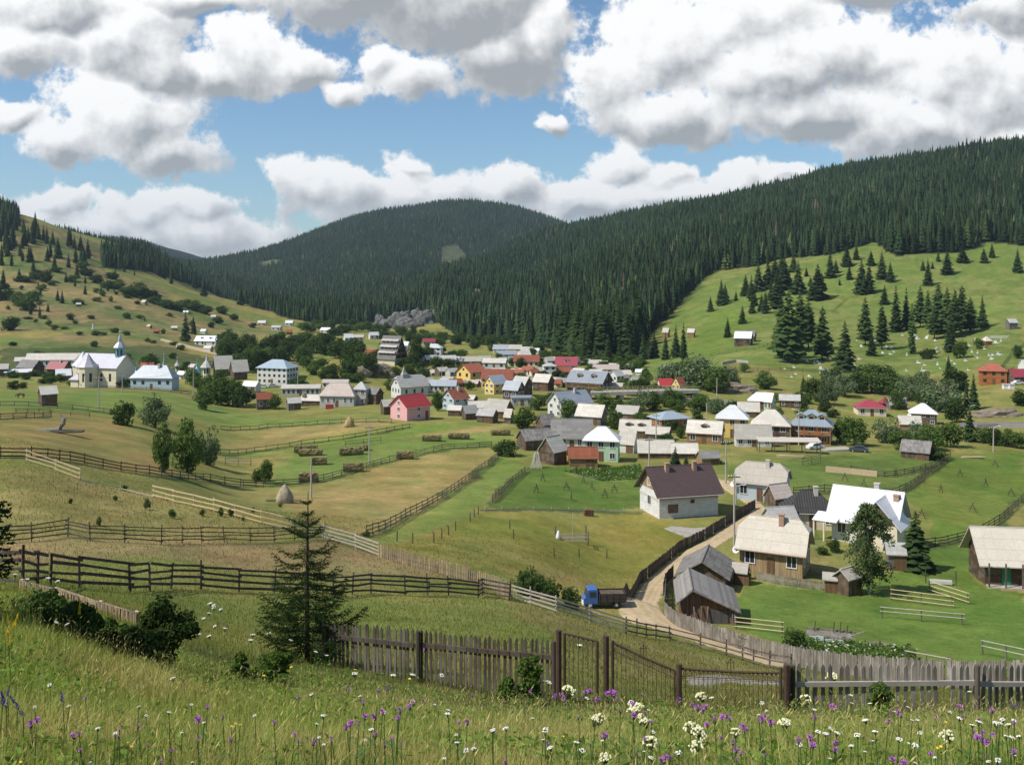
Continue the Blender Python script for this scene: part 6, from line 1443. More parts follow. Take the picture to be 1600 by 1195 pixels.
# square pen with a hay pole and a sack
p = at(893, 846); t = thing('pen', 'square rail pen with a tall central pole in the mown field', 'pen', p, R(4)); q = 2.05
for x in (-q, q):
    for y in (-1.0, 1.0): MB().tube([(x, y, -.3), (x, y, 1.55 if y < 0 else 1.8)], .09, 6).build('post', MW['old'], t)
for z in (.35, .75):
    for y in (-1.0, 1.0): MB().beam((-q, y - .1, z), (q, y - .1, z), .05, .14).build('rail', MW['silver'], t)
    for x in (-q, q): MB().beam((x, -1, z), (x, 1, z), .05, .12).build('rail', MW['old'], t)
MB().tube([(.1, 0, -.2), (.15, 0, 3.9)], [.05, .03], 6).build('centre_pole', MW['silver'], t)
me = MB().lathe([(.05, 0), (.28, .08), (.33, .5), (.22, 1.0), (.10, 1.25), (.05, 1.3)], 12).mesh('sack', plain('white_cloth', (.75, .73, .70), .1, 3), True)
tag(link('cloth_sack', me, None, p + Vector((-1.8, -1.15, .45))), 'white cloth hung on the corner post of the square pen', 'cloth')
# rusty cart box and plank stack in the fields
p = at(920, 806); t = thing('plank_stack', 'small rusty brown upright stack of boards by the low pale fence', 'plank stack', p, .2); mb = MB()
for k in range(6): mb.box(-.75 + k * .25, -.55 + k * .25, -.3, .3, -.2, .85 + .15 * random.random())
mb.build('boards', WALL['rb'](), t)
# fallen trunk on the knoll
p = at(90, 676); t = thing('log_pile', 'fallen forked tree trunk and old logs on the dry knoll', 'log pile', p, .1); m = px(p.y)
mb = MB().tube([(-4.0, 0, .3), (-1, .1, .3), (.3, .1, .5)], [.3, .35, .4], 8).tube([(.2, 0, .4), (.8, 0, 1.3), (.9, .1, 2.1), (.3, .2, 2.7)], [.38, .34, .26, .12], 8).tube([(.8, 0, 1.4), (1.2, 0, 2.2)], [.2, .1], 6)
mb.build('trunk', plain('dead_wood', (.22, .195, .17), .4, 3), t); mb = MB()
for k in range(4): mb.tube([(-1 + k * .1, -.8 + k * .3, .18 + .15 * (k % 2)), (3.8, -.7 + k * .3, .2)], .15, 7)
mb.build('logs', MW['dark'], t)
# log rafters leaning on the barn, lumber
for (u, v, n, l, lb, mt, h0) in [(838,731,9,3.2,'bundle of long poles leaning against the tall wooden barn','silver',2.6),(1110,722,7,4.0,'stack of old planks by the dark log store','old',.3),(1235,714,8,5.0,'stack of lumber under the long plank shelter','pale',.3),(1520,716,7,4.5,'heap of split pale logs at the corner of the big paddock','pale',.2)]:
    p = at(u, v); t = thing('lumber_stack' if h0 < 1 else 'leaning_poles', lb, 'lumber', p); mb = MB()
    for k in range(n):
        if h0 > 1: mb.tube([(-1.2 + k * .28, -1 + .05 * k, -.1), (-.2 + k * .06, .6, h0 + random.uniform(-.3, .4))], .07, 5)
        else: mb.beam((-l / 2 + random.uniform(-.4, .4), -.5 + .25 * (k % 4), .12 + .22 * (k // 4)), (l / 2 + random.uniform(-.4, .4), -.5 + .25 * (k % 4) + random.uniform(-.2, .2), .12 + .22 * (k // 4)), .22, .16)
    mb.build('poles' if h0 > 1 else 'boards', MW[mt], t)
p = at(1232, 706); t = thing('plank_shelter', 'long low open shelter with a pale plank roof before the timber houses', 'shelter', p, R(-4)); m = px(p.y)
add_roof(t, [[(-6.5, -1.6, 2.3), (6.5, -1.6, 2.3), (6.5, 1.8, 2.7), (-6.5, 1.8, 2.7)]], ROOF['beige']())
for k in range(5):
    for y in (-1.4, 1.6): MB().box(-6.3 + k * 3.15 - .08, -6.3 + k * 3.15 + .08, y - .08, y + .08, -.5, 2.3).build('post', MW['old'], t)
# wrecked cart by the round bush
p = at(1296, 1002); t = thing('cart_wreck', 'wrecked grey farm cart with torn plastic sheeting on the lawn', 'cart', p, R(-12))
MB().box(-2.0, 1.9, -.8, .8, .55, .68).beam((-2.1, -.85, .75), (2.2, -.85, .62), .08, .18).beam((-2.1, .85, .85), (2.6, .85, .7), .08, .18).beam((1.8, 0, .6), (3.2, .4, 1.0), .1, .1).build('bed', MW['grey'], t)
MB().poly([(-1.9, -.92, .9), (-.4, -.95, .72), (.6, -1.15, .05), (-.9, -1.25, 0), (-1.8, -1.1, .1)]); sh_ = MB(); sh_.box(-1.9, -.6, -1.0, -.88, .0, .75).box(-.5, 1.2, -1.02, -.9, -.1, .55).build('sheeting', plain('torn_plastic', (.46, .52, .52), .4, 2, .4, .5), t)
for x in (-1.3, .4, 1.0, 1.6): MB().beam((x, .6, .6), (x + .1, .6, 1.6 + .2 * math.sin(x * 7)), .08, .08).build('stake', MW['dark'], t)
for x in (-1.2, 1.2): MB().lathe([(.42, -.05), (.45, 0), (.42, .05)], 16).build('wheel', MW['dark'], t, (x, -.78, .38), (R(90), 0, 0))
p = at(1370, 1008); tag(MB().lathe([(.1, 0), (.9, .05), (1.0, .18), (.7, .26), (.1, .28)], 14).build('stone_slab', M_ROCK, None, p), 'flat grey stone slab lying on the lawn', 'stone').scale = (1.3, .6, .8)
p = at(1470, 913); t = thing('boat_trough', 'white trough on the lawn between two dark poles', 'trough', p, R(-14)); MB().box(-1.2, 1.2, -.3, .3, .1, .2).box(-1.2, 1.2, -.34, -.3, .1, .5).box(-1.2, 1.2, .3, .34, .1, .5).box(-1.24, -1.2, -.34, .34, .1, .5).box(1.2, 1.24, -.34, .34, .1, .5).build('basin', WALL['white'](), t)
for x in (-1.7, 1.7): MB().tube([(x, 0, -.2), (x, 0, 1.7)], .06, 6).build('pole', MW['dark'], t)
# -- utility poles
def pole(label, u, v, hp, arm=True, lamp=0, mat='silver', Y=None):
    p = at(u, v, Y); h = hp * px(p.y); t = thing('utility_pole', label, 'pole', p, random.uniform(-.2, .2)); MB().tube([(0, 0, -.5), (.05, 0, h)], [.16, .10], 8).build('post', MW[mat], t)
    if arm:
        MB().box(-.85, .85, -.06, .06, h - .55, h - .43).build('crossarm', MW['dark'], t); q = MB()
        for x in (-.75, -.35, .35, .75): q.lathe([(.03, 0), (.07, .05), (.07, .16), (.03, .22)], 8, (x, 0, h - .42))
        q.build('insulators', M_FRAME, t)
    if lamp: MB().tube([(0, 0, h - .3), (.9 * lamp, 0, h + .1), (1.5 * lamp, 0, h + .15)], .05, 6).box(1.2 * lamp - .35, 1.2 * lamp + .35, -.12, .12, h + .02, h + .14).build('street_lamp', M_DISH, t)
    return p, h
PL = [(577,724,60,1,0,'lone utility pole in the middle of the hay meadow'),(154,640,52,1,0,'utility pole standing on the knoll below the church'),(191,614,28,1,0,'shorter utility pole right in front of the church'),(302,622,48,1,0,'utility pole at the end of the churchyard fence'),(486,778,62,0,0,'thin leaning pole near the pointed haystack'),(1134,756,68,1,0,'tall pole at the top of the dirt lane'),(1147,852,112,1,0,'tallest pole standing beside the lane and the beige roofed cottage'),(1014,734,50,1,0,'pole beside the dark spruce and the white roofed barns'),(1552,706,40,1,1,'street lamp pole on the paddock edge by the paved road'),(1120,624,34,0,0,'pole on the stony bank at the end of the bridge'),(1025,690,44,1,0,'pole between the row barn and the blue roofed house'),(1248,696,56,0,-1,'lamp pole in front of the blue roofed timber house'),(1104,660,30,0,0,'pole by the yellow house in the trees'),(465,605,24,1,0,'pole behind the long school building'),(1150,788,30,0,1,'street lamp at the brown roofed house'),(1515,664,30,0,1,'street lamp by the barrier of the paved road'),(778,600,26,0,0,'pole by the yellow houses'),(690,600,26,0,0,'pole behind the pink house')]
tops = [pole(lb, u, v, h, bool(a_), l_) for u, v, h, a_, l_, lb in PL]
M_WIRE = plain('cable', (.03, .03, .03), .1, 1)
def cable(label, i, j, sag=1.2):
    (p, h), (q, k) = tops[i], tops[j]; a = p + Vector((0, 0, h - .3)); b = q + Vector((0, 0, k - .3)); mb = MB()
    for dx in (-.4, .4): mb.tube([a.lerp(b, s / 10) + Vector((dx, 0, -sag * 4 * (s / 10) * (1 - s / 10))) for s in range(11)], .012, 4)
    tag(mb.build('power_line', M_WIRE), label, 'cable')
cable('pair of thin cables from the lane pole to the top of the dirt lane', 5, 6); cable('pair of thin cables between the pole on the knoll and the churchyard fence', 1, 3)
# -- graves
M_GRAVE = plain('white_stone', (.72, .71, .69), .12, 2); g = random.Random(5)
gs = MB().box(-.5, .5, -1.0, 1.0, -.2, .28).box(-.07, .07, .85, .99, .2, 1.5).box(-.45, .45, .86, .98, .95, 1.1).mesh('grave', M_GRAVE); gs2 = MB().box(-.9, .9, -1.2, 1.2, -.2, .22).box(-.5, .5, .9, 1.1, .2, 1.3).mesh('grave', M_GRAVE)
n = 0
while n < 95:
    u = g.uniform(1225, 1565); v = g.uniform(524, 582) + (8 if u < 1290 else 0)
    if u < 1330 and v < 556: continue
    if v < 522 + abs(u - 1440) * .09: continue
    p = at(u, v); o = link('grave', g.choice((gs, gs, gs2)), None, p, (0, 0, g.uniform(-.5, .5))); s_ = g.uniform(.55, 1.05); o.scale = (s_, s_, s_ * .9); n += 1
    tag(o, 'small white grave with a headstone in the grass of the hillside cemetery', 'grave', 'white graves of the hillside cemetery')
for k in range(9):
    p = at(1548 + k * 3.2, 529); tag(MB().tube([(-.8, 0, 0), (.8, 0, 1.4)], .09, 5).tube([(.8, 0, 0), (-.8, 0, 1.4)], .09, 5).build('fence_cross', M_GRAVE, None, p), 'white crossed fence panel on the upper rim of the cemetery', 'fence', 'white crossed fence panels of the cemetery')
# -- vehicles
M_BLUE = plain('blue_truck_paint', (.045, .12, .36), .12, 3, .4, .5); M_TYRE = plain('tyre_rubber', (.025, .025, .026), .2, 3); M_RIM = plain('pale_rim', (.55, .53, .50), .2, 4)
def wheel(t, x, y, r, w_):
    a = MB().lathe([(r * .62, -w_ / 2), (r * .95, -w_ / 2), (r, -w_ * .35), (r, w_ * .35), (r * .95, w_ / 2), (r * .62, w_ / 2)], 20).build('wheel', M_TYRE, t, (x, y, r), (R(90), 0, 0), True)
    MB().lathe([(.05, -w_ * .52), (r * .35, -w_ * .52), (r * .62, -w_ * .42), (r * .64, w_ * .42), (r * .35, w_ * .52), (.05, w_ * .52)], 16).build('rim', M_RIM, a)
p = at(944, 951); t = thing('truck', 'old blue cab truck with a dark high sided cargo bed parked at the lane bend', 'truck', p + Vector((0, .6, .02)), R(3))
cab = MB(); prof = [(-2.55, .65), (-2.62, 1.25), (-2.35, 1.42), (-2.05, 2.28), (-1.9, 2.36), (-.95, 2.36), (-.85, 2.25), (-.85, .65)]
for y0_, y1_ in ((-1.02, 1.02),):
    cab.poly([(x, y0_, z) for x, z in prof]); cab.poly([(x, y1_, z) for x, z in prof][::-1])
    for k in range(len(prof)): a_, b_ = prof[k], prof[(k + 1) % len(prof)]; cab.poly([(a_[0], y0_, a_[1]), (a_[0], y1_, a_[1]), (b_[0], y1_, b_[1]), (b_[0], y0_, b_[1])])
c_ = cab.build('cab', M_BLUE, t)
for sy in (-1, 1): MB().box(-1.85, -1.1, sy * 1.035 - .015, sy * 1.035 + .015, 1.5, 2.1).build('side_window', M_GLASS, c_)
w_ = MB(); w_.poly([(-2.36, -.85, 1.52), (-2.36, .85, 1.52), (-2.10, .85, 2.2), (-2.10, -.85, 2.2)]); w_.build('windscreen', M_GLASS, c_)
for sy in (-.7, .7): MB().lathe([(.02, 0), (.14, 0), (.12, .06), (.02, .08)], 12).build('headlight', M_FRAME, c_, (-2.62, sy, .95), (0, R(-90), 0))
MB().box(-2.72, -2.6, -1.05, 1.05, .5, .72).build('bumper', M_FRAME, t)
MB().box(-.85, 2.6, -.42, .42, .55, .8).build('chassis', M_TYRE, t)
bd = MB().box(-.7, 2.65, -1.1, 1.1, .85, .98)
for sy in (-1.1, 1.04):
    for k in range(4): bd.box(-.7, 2.65, sy, sy + .06, .98 + k * .23, 1.19 + k * .23)
for sx in (-.7, 2.59):
    for k in range(4): bd.box(sx, sx + .06, -1.04, 1.04, .98 + k * .23, 1.19 + k * .23)
for k in range(5): bd.box(-.68 + k * .8, -.60 + k * .8, -1.15, -1.1, .85, 1.95)
bd.build('cargo_bed', planks('dark_bed_boards', (.060, .052, .048), .23, 'H', .4), t)
MB().box(-.5, 2.5, -1.0, 1.0, 1.0, 1.72).build('load', MW['old'], t)
for x in (-1.75, 1.45):
    for y in (-.85, .85): wheel(t, x, y, .48, .3)
t.scale = (.82, .82, .82)
def car(label, u, v, col, yaw, L=4.0):
    p = at(u, v); t = thing('car', label, 'car', p + Vector((0, 0, .02)), R(yaw)); cm_ = plain('car_paint_' + col, {'white': (.75, .75, .74), 'silver': (.45, .47, .5), 'dark': (.06, .07, .09), 'red': (.4, .04, .04)}[col], .05, 2, .35, .5)
    pr = [(-2, .3), (-2.02, .75), (-1.2, .9), (-.7, 1.4), (.8, 1.42), (1.45, .95), (2, .85), (2.02, .3)]; b_ = MB(); b_.poly([(x, -.8, z) for x, z in pr]); b_.poly([(x, .8, z) for x, z in pr][::-1])
    for k in range(len(pr)): a_, c_ = pr[k], pr[(k + 1) % len(pr)]; b_.poly([(a_[0], -.8, a_[1]), (a_[0], .8, a_[1]), (c_[0], .8, c_[1]), (c_[0], -.8, c_[1])])
    b_.build('body', cm_, t); MB().box(-.85, .95, -.815, .815, .95, 1.32).build('windows', M_GLASS, t)
    for x in (-1.25, 1.25):
        for y in (-.72, .72): wheel(t, x, y, .31, .2)
car('white car parked in the yard of the blue roofed timber house', 1273, 702, 'white', 20); car('pale car before the long honey timber barn', 1446, 680, 'silver', 40); car('white car at the red roofed edge house', 1590, 601, 'white', 5); car('dark car standing in the paddock by the concrete slab', 1342, 706, 'dark', -20); car('white van like car in front of the blue hip roofed block', 412, 606, 'white', 8); car('silver car beside the white one at the blue hip roofed block', 426, 605, 'silver', 5)
# yard slab, white boxes
p = at(1305, 703); tag(MB().box(-3.2, 3.6, -1.8, 1.8, -.4, .35).build('concrete_slab', cm, None, p, (0, 0, R(14))), 'long concrete slab beside the blue roofed timber house', 'slab')
for u, lb in ((1571, 'left white beehive box below the orange hillside house'), (1580, 'right white beehive box below the orange hillside house')):
    t = thing('beehive', lb, 'beehive', at(u, 608)); MB().box(-.8, .8, -.7, .7, 0, 1.5).build('box', M_GRAVE, t); MB().box(-.95, .95, -.85, .85, 1.5, 1.7).build('lid', M_CHIMW, t)
# red tarpaulin by the school, grazing cow on the knoll
p = at(515, 639); tag(MB().box(-1.1, 1.1, -.5, .5, 0, 1.3).tube([(-1.1, -.5, 1.3), (1.1, -.5, 1.3)], .08, 6).build('covered_crate', ROOF['red'](), None, p), 'bright red covered crate before the school building', 'crate')
p = at(32, 622); bm = bmesh.new(); J = [((0, 0, 1.05), .30), ((-.75, 0, 1.08), .30), ((.65, 0, 1.06), .31), ((1.05, 0, 1.0), .17), ((1.35, 0, .62), .13), ((1.5, 0, .35), .09)]; E = [(0, 1), (0, 2), (2, 3), (3, 4), (4, 5)]
for x, b_ in ((-.8, 1), (.6, 2)):
    for y in (-.2, .2):
        k = len(J); f_ = -1 if x < 0 else 1
        J += [((x, y, .75), .14), ((x + .06 * f_, y, .42), .075), ((x, y, .0), .07)]; E += [(b_, k), (k, k + 1), (k + 1, k + 2)]
k = len(J); J += [((-1.08, 0, 1.15), .05), ((-1.15, 0, .55), .03)]; E += [(1, k), (k, k + 1)]
me = bpy.data.meshes.new('cow'); me.from_pydata([j[0] for j in J], E, []); me.materials.append(plain('cow_hide', (.12, .07, .045), .9, 1.2)); o = link('cow', me, None, p, (0, 0, R(170)))
o.modifiers.new('skin', 'SKIN'); sv = me.skin_vertices[0].data
for i, j in enumerate(J): sv[i].radius = (j[1], j[1]); sv[i].use_root = i == 0
o.modifiers.new('sub', 'SUBSURF').levels = 1; o.modifiers['sub'].render_levels = 1; tag(o, 'brown cow grazing with head down on the green knoll by the shed', 'cow')
# ---------------------------------------------------------------- the near meadow
def at_off(u, v, dz):
    z = H((u - CX) / F * _Yr, _Yr) + dz; hit = np.nonzero(z >= (VH - v) / F * _Yr)[0]
    Y = float(_Yr[hit[0]]) if len(hit) else 20.0
    X = (u - CX) / F * Y; return Vector((X, Y, float(H(X, Y))))
M_BLADE = attrmat('grass_blades', .4, .2, 2.0)
def blades(name, X, Y, h, w, col, lean, kind='stuff', label=None, cat=None, segs=2):
    n = len(X); Z = H(X, Y) - .03; a = rng.uniform(0, 6.283, n); la = rng.uniform(0, 6.283, n); ln = np.abs(rng.normal(0, lean, n)) * h
    dx, dy = np.cos(a) * w / 2, np.sin(a) * w / 2; lx, ly = np.cos(la) * ln, np.sin(la) * ln
    P = np.zeros((n, 5, 3))
    P[:, 0] = np.stack([X - dx, Y - dy, Z], -1); P[:, 1] = np.stack([X + dx, Y + dy, Z], -1)
    mx, my, mz = X + lx * .35, Y + ly * .35, Z + h * .58
    P[:, 2] = np.stack([mx - dx * .75, my - dy * .75, mz], -1); P[:, 3] = np.stack([mx + dx * .75, my + dy * .75, mz], -1)
    P[:, 4] = np.stack([X + lx, Y + ly, Z + h * (1 - .25 * (ln / h).clip(0, 1) ** 2)], -1)
    i = (np.arange(n) * 5)[:, None]; Fq = np.array([[0, 1, 3, 2]]) + i; Ft = np.array([[2, 3, 4]]) + i
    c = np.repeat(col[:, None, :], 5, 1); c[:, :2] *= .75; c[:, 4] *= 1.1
    return P.reshape(-1, 3), Fq, Ft, c.reshape(-1, 3)
def join(parts):
    V = []; A = []; Bf = []; C = []; o = 0
    for P, Fq, Ft, c in parts:
        V.append(P); C.append(c)
        if len(Fq): A.append(Fq + o)
        if len(Ft): Bf.append(Ft + o)
        o += len(P)
    fs = ([np.concatenate(A)] if A else []) + ([np.concatenate(Bf)] if Bf else [])
    return np.concatenate(V), fs, np.concatenate(C)
def spread_pts(n, y0, y1, half=.70, extra=2.6, power=1.0):
    t = rng.random(n); Y = y0 * (y1 / y0) ** (t ** power); X = rng.uniform(-1, 1, n) * (half * Y + extra); return X, Y
def edge(X, Y):
    """where the tall meadow ends, as a distance along each sight line"""
    u = CX + F * X / np.maximum(Y, 1); return np.interp(u, [-300, 0, 200, 350, 500, 620, 900, 1200, 2000], [19, 19, 20.5, 20, 22, 22, 21.3, 21.3, 21.5]) + 1.2 * fbm(X / 2, Y / 2, 5, 2)
GB, GS_, GR_ = np.array((.300, .355, .085)), np.array((.54, .46, .20)), np.array((.34, .22, .12))
def tint(X, Y, straw):
    n1 = fbm(X / 2.2, Y / 2.2, 131, 3); n2 = fbm(X / .7, Y / .7, 137, 2); u = CX + F * X / np.maximum(Y, 1)
    s = np.clip(straw + .18 * np.clip((u - 300) / 700, -.6, 1) + 2.2 * n1 + .8 * n2 + rng.normal(0, .22, len(X)), 0, 1)[:, None]
    r = (rng.random(len(X)) < np.clip(.06 + .8 * (n1 - .05), 0, .45))[:, None]
    c = GB * (1 - s) + GS_ * s; c = np.where(r, c * .4 + GR_ * .6, c)
    return c * rng.uniform(.65, 1.3, len(X))[:, None]
parts = []
X, Y = spread_pts(400000, 4.2, 24.0, power=.92); k = Y < edge(X, Y); X, Y = X[k], Y[k]
hn = 1 + .9 * fbm(X / 1.6, Y / 1.6, 141, 2)
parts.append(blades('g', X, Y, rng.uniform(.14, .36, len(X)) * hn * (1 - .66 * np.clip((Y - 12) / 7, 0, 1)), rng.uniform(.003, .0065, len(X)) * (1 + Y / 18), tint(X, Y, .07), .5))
X, Y = spread_pts(16000, 4.2, 24.0); k = Y < edge(X, Y); X, Y = X[k], Y[k]            # seed stalks
h = rng.uniform(.34, .62, len(X)) * (1 - .6 * np.clip((Y - 12) / 7, 0, 1)); c = tint(X, Y, .7)
pp = blades('s', X, Y, h, rng.uniform(.0025, .004, len(X)) * (1 + Y / 20), c, .3); parts.append(pp)
tip = pp[0].reshape(-1, 5, 3)[:, 4]; n = len(tip); a = rng.uniform(0, 6.28, n); L_ = rng.uniform(.025, .055, n); w_ = rng.uniform(.0018, .0034, n) * (1 + Y / 14); la = rng.uniform(0, 6.283, n)
ax = np.stack([np.cos(la) * .6, np.sin(la) * .6, np.ones(n) * .7], -1); sd = np.stack([np.cos(a), np.sin(a), np.zeros(n)], -1)
Q = np.stack([tip - ax * L_[:, None] * .3, tip + sd * w_[:, None] + ax * L_[:, None] * .3, tip + ax * L_[:, None], tip - sd * w_[:, None] + ax * L_[:, None] * .3], 1)
parts.append((Q.reshape(-1, 3), (np.arange(n) * 4)[:, None] + np.arange(4)[None], np.zeros((0, 3), int), np.repeat((GS_ * .8 + GR_ * .2)[None] * rng.uniform(.7, 1.4, n)[:, None], 4, 0)))
X, Y = spread_pts(70000, 4.2, 23.0); n1 = fbm(X / 1.1, Y / 1.1, 151, 3); k = (Y < edge(X, Y)) & (n1 > .02); X, Y = X[k], Y[k]; n = len(X)     # leaves of weeds
p0 = np.stack([X, Y, H(X, Y) + rng.uniform(.05, .32, n)], -1); d = rng.normal(size=(n, 3)); d[:, 2] *= .5; d /= np.linalg.norm(d, axis=1)[:, None]; e = np.cross(d, rng.normal(size=(n, 3))); e /= np.linalg.norm(e, axis=1)[:, None]
s = rng.uniform(.02, .05, n)[:, None]; Q = np.stack([p0 - d * s, p0 + e * s * .4, p0 + d * s, p0 - e * s * .4], 1)
parts.append((Q.reshape(-1, 3), (np.arange(n) * 4)[:, None] + np.arange(4)[None], np.zeros((0, 3), int), np.repeat(np.array((.17, .26, .055))[None] * rng.uniform(.6, 1.4, n)[:, None], 4, 0)))
V, fs, C = join(parts); o = link('meadow_grass', np_mesh('meadow_grass', V, fs, M_BLADE, C)); tag(o, 'tall flowering meadow grass of the near slope', 'grass', kind='stuff')
# short grass of the fields behind
parts = []
X, Y = spread_pts(150000, 20.0, 125.0, .60, 2.0, .95); k = (Y > edge(X, Y)); X, Y = X[k], Y[k]
col = np.tile(np.array((.15, .165, .045)), (len(X), 1)); hh = np.full(len(X), .16)
keep = np.ones(len(X), bool)
for poly, c_, dr in FIELDS:
    q = inpoly(X, Y, PA(poly)); col[q] = c_; hh[q] = .05 + .20 * dr
for sy in (np.array([(958,955),(1030,890),(1100,845),(1180,797),(1205,800),(1110,862),(1040,920),(1040,962),(1130,998),(1262,1040),(1246,1050),(1100,1007)]),): keep &= ~inpoly(X, Y, PA([tuple(r) for r in sy]))
n1 = fbm(X / 3, Y / 3, 161, 3); dn = np.clip(.5 + 1.6 * n1, 0, 1)[:, None]
col = col * (1.05 - .15 * dn) + (STRAW * .9) * dn * .25; col *= rng.uniform(.7, 1.35, len(X))[:, None]; X, Y, col, hh = X[keep], Y[keep], col[keep], hh[keep]
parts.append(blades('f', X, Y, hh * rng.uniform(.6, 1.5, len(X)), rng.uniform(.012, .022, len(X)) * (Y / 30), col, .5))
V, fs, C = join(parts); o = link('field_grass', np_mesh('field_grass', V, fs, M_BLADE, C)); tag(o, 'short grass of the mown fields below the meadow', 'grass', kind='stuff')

# leafy plots
def leaf_patch(name, label, poly, n, h, s0, mat):
    P = np.array(PA(poly)); X = rng.uniform(P[:, 0].min(), P[:, 0].max(), n * 3); Y = rng.uniform(P[:, 1].min(), P[:, 1].max(), n * 3); k = inpoly(X, Y, [tuple(q) for q in P]); X, Y = X[k][:n], Y[k][:n]; m = len(X)
    p0 = np.stack([X, Y, H(X, Y) + rng.uniform(.02, h, m) * (.4 + 1.2 * vnoise(X * 1.3, Y * 1.3, 3))], -1); d = rng.normal(size=(m, 3)); d[:, 2] *= .6; d /= np.linalg.norm(d, axis=1)[:, None]; e = np.cross(d, rng.normal(size=(m, 3))); e /= np.linalg.norm(e, axis=1)[:, None]
    s = rng.uniform(.5, 1.2, m)[:, None] * s0; Q = np.stack([p0 - d * s, p0 + e * s * .5, p0 + d * s, p0 - e * s * .5], 1)
    c = np.array((.10, .165, .036))[None] * rng.uniform(.6, 1.4, m)[:, None]; w_ = rng.random(m) > .93; c[w_] = (.62, .62, .52)
    o = link(name, np_mesh(name, Q.reshape(-1, 3), [(np.arange(m) * 4)[:, None] + np.arange(4)[None]], mat, np.repeat(c, 4, 0))); tag(o, label, 'vegetables', kind='stuff')
leaf_patch('potato_patch', 'leafy potato plot in white flower inside the board fence', [(1255,1008),(1330,1012),(1420,1020),(1440,1040),(1320,1036),(1250,1022)], 7000, .7, .16, M_BLADE)
leaf_patch('vegetable_patch', 'pale leafy vegetable plot at the top of the vivid lawn', [(880,736),(1000,728),(1006,748),(940,752)], 4000, .4, .22, M_BLADE)
# ---------------------------------------------------------------- flowers
M_STEM = plain('flower_stem', (.07, .12, .03), .3, 5, .8, .1); M_WHITE = plain('white_petals', (.80, .79, .70), .1, 30, .8, .1); M_PURP = plain('purple_petals', (.46, .13, .52), .3, 20, .8, .1); M_YEL = plain('yellow_petals', (.80, .55, .03), .15, 20, .8, .1); M_BLU = plain('blue_petals', (.14, .10, .42), .2, 20, .8, .1); M_CREAM = plain('cream_petals', (.70, .68, .42), .12, 30, .8, .1)
def umbel(seed, r, dome):
    g = np.random.default_rng(seed); mb = MB(); st = MB()
    for k in range(26):
        a = g.uniform(0, 6.28); q = r * math.sqrt(g.uniform(0, 1)); z = dome * (1 - (q / r) ** 2) + g.uniform(-.004, .004); x, y = q * math.cos(a), q * math.sin(a)
        mb.lathe([(.001, -.003), (r * .19, .0), (r * .13, .007), (.001, .010)], 6, (x, y, z)); st.tube([(0, 0, -.06), (x, y, z)], .0016, 3, False)
    return mb, st
def thistle(seed, r):
    g = np.random.default_rng(seed); mb = MB()
    for k in range(34):
        a = g.uniform(0, 6.28); e = g.uniform(-.2, 1.3); d = Vector((math.cos(a) * math.cos(e), math.sin(a) * math.cos(e), math.sin(e))); s = d.cross(Vector((.3, .2, 1))).normalized() * r * .14
        mb.poly([d * r * .15, d * r * .75 + s, d * r * g.uniform(.9, 1.1), d * r * .75 - s])
    st = MB().lathe([(.002, -r * .9), (r * .36, -r * .55), (r * .40, -r * .1), (r * .2, r * .1)], 8); return mb, st
def spike(seed, r, L_):
    g = np.random.default_rng(seed); mb = MB(); st = MB()
    for k in range(46):
        z = L_ * k / 46; a = g.uniform(0, 6.28); q = r * (1 - z / L_ * .8); c_ = Vector((q * math.cos(a), q * math.sin(a), z)); s = r * .55
        mb.poly([c_ + Vector((0, 0, -s)), c_ + Vector((-math.sin(a) * s, math.cos(a) * s, 0)), c_ + Vector((math.cos(a) * s * .5, math.sin(a) * s * .5, s)), c_ - Vector((-math.sin(a) * s, math.cos(a) * s, 0))])
    return mb, st
def daisy(seed, r):
    mb = MB()
    for k in range(12):
        a = 6.283 * k / 12; d = Vector((math.cos(a), math.sin(a), .15)); s = Vector((-math.sin(a), math.cos(a), 0)) * r * .2
        mb.poly([d * r * .15, d * r * .7 + s, d * r, d * r * .7 - s])
    return mb, MB().lathe([(.001, -.01), (r * .25, 0), (r * .2, r * .12), (.001, r * .16)], 8)
STEM = {}
def stem_mesh(seed, leaves=4):
    g = np.random.default_rng(seed); mb = MB(); b = g.uniform(-.06, .06, 2); mb.tube([(b[0], b[1], -.05), (b[0] * .4, b[1] * .4, .5), (0, 0, .985)], [.0040, .0032, .0022], 5)
    for k in range(leaves):
        z = .12 + .6 * k / leaves; a = g.uniform(0, 6.28); d = Vector((math.cos(a), math.sin(a), .5)); s = d.cross(Vector((0, 0, 1))).normalized(); l = g.uniform(.10, .2); c_ = Vector((b[0] * .5, b[1] * .5, z))
        mb.poly([c_, c_ + d * l * .5 + s * .010, c_ + d * l + Vector((0, 0, -.03)), c_ + d * l * .5 - s * .014])
    return mb.mesh('stem', M_STEM)
STEMS = [stem_mesh(s) for s in range(5)]
HEADS = {'white': [], 'cream': [], 'purple': [], 'yellow': [], 'blue': [], 'daisy': []}
for s in range(3):
    a_, b_ = umbel(s, .05, .012); HEADS['white'].append((a_.mesh('flower_head', M_WHITE), b_.mesh('rays', M_STEM)))
    a_, b_ = umbel(s + 5, .052, .03); HEADS['cream'].append((a_.mesh('flower_head', M_CREAM), b_.mesh('rays', M_STEM)))
    a_, b_ = thistle(s, .036); HEADS['purple'].append((a_.mesh('flower_head', M_PURP), b_.mesh('flower_base', M_STEM)))
    a_, b_ = spike(s, .022, .22); HEADS['yellow'].append((a_.mesh('flower_head', M_YEL), None))
    a_, b_ = spike(s + 4, .022, .20); HEADS['blue'].append((a_.mesh('flower_head', M_BLU), None))
    a_, b_ = daisy(s, .03); HEADS['daisy'].append((a_.mesh('flower_head', M_YEL), b_.mesh('flower_centre', M_YEL)))
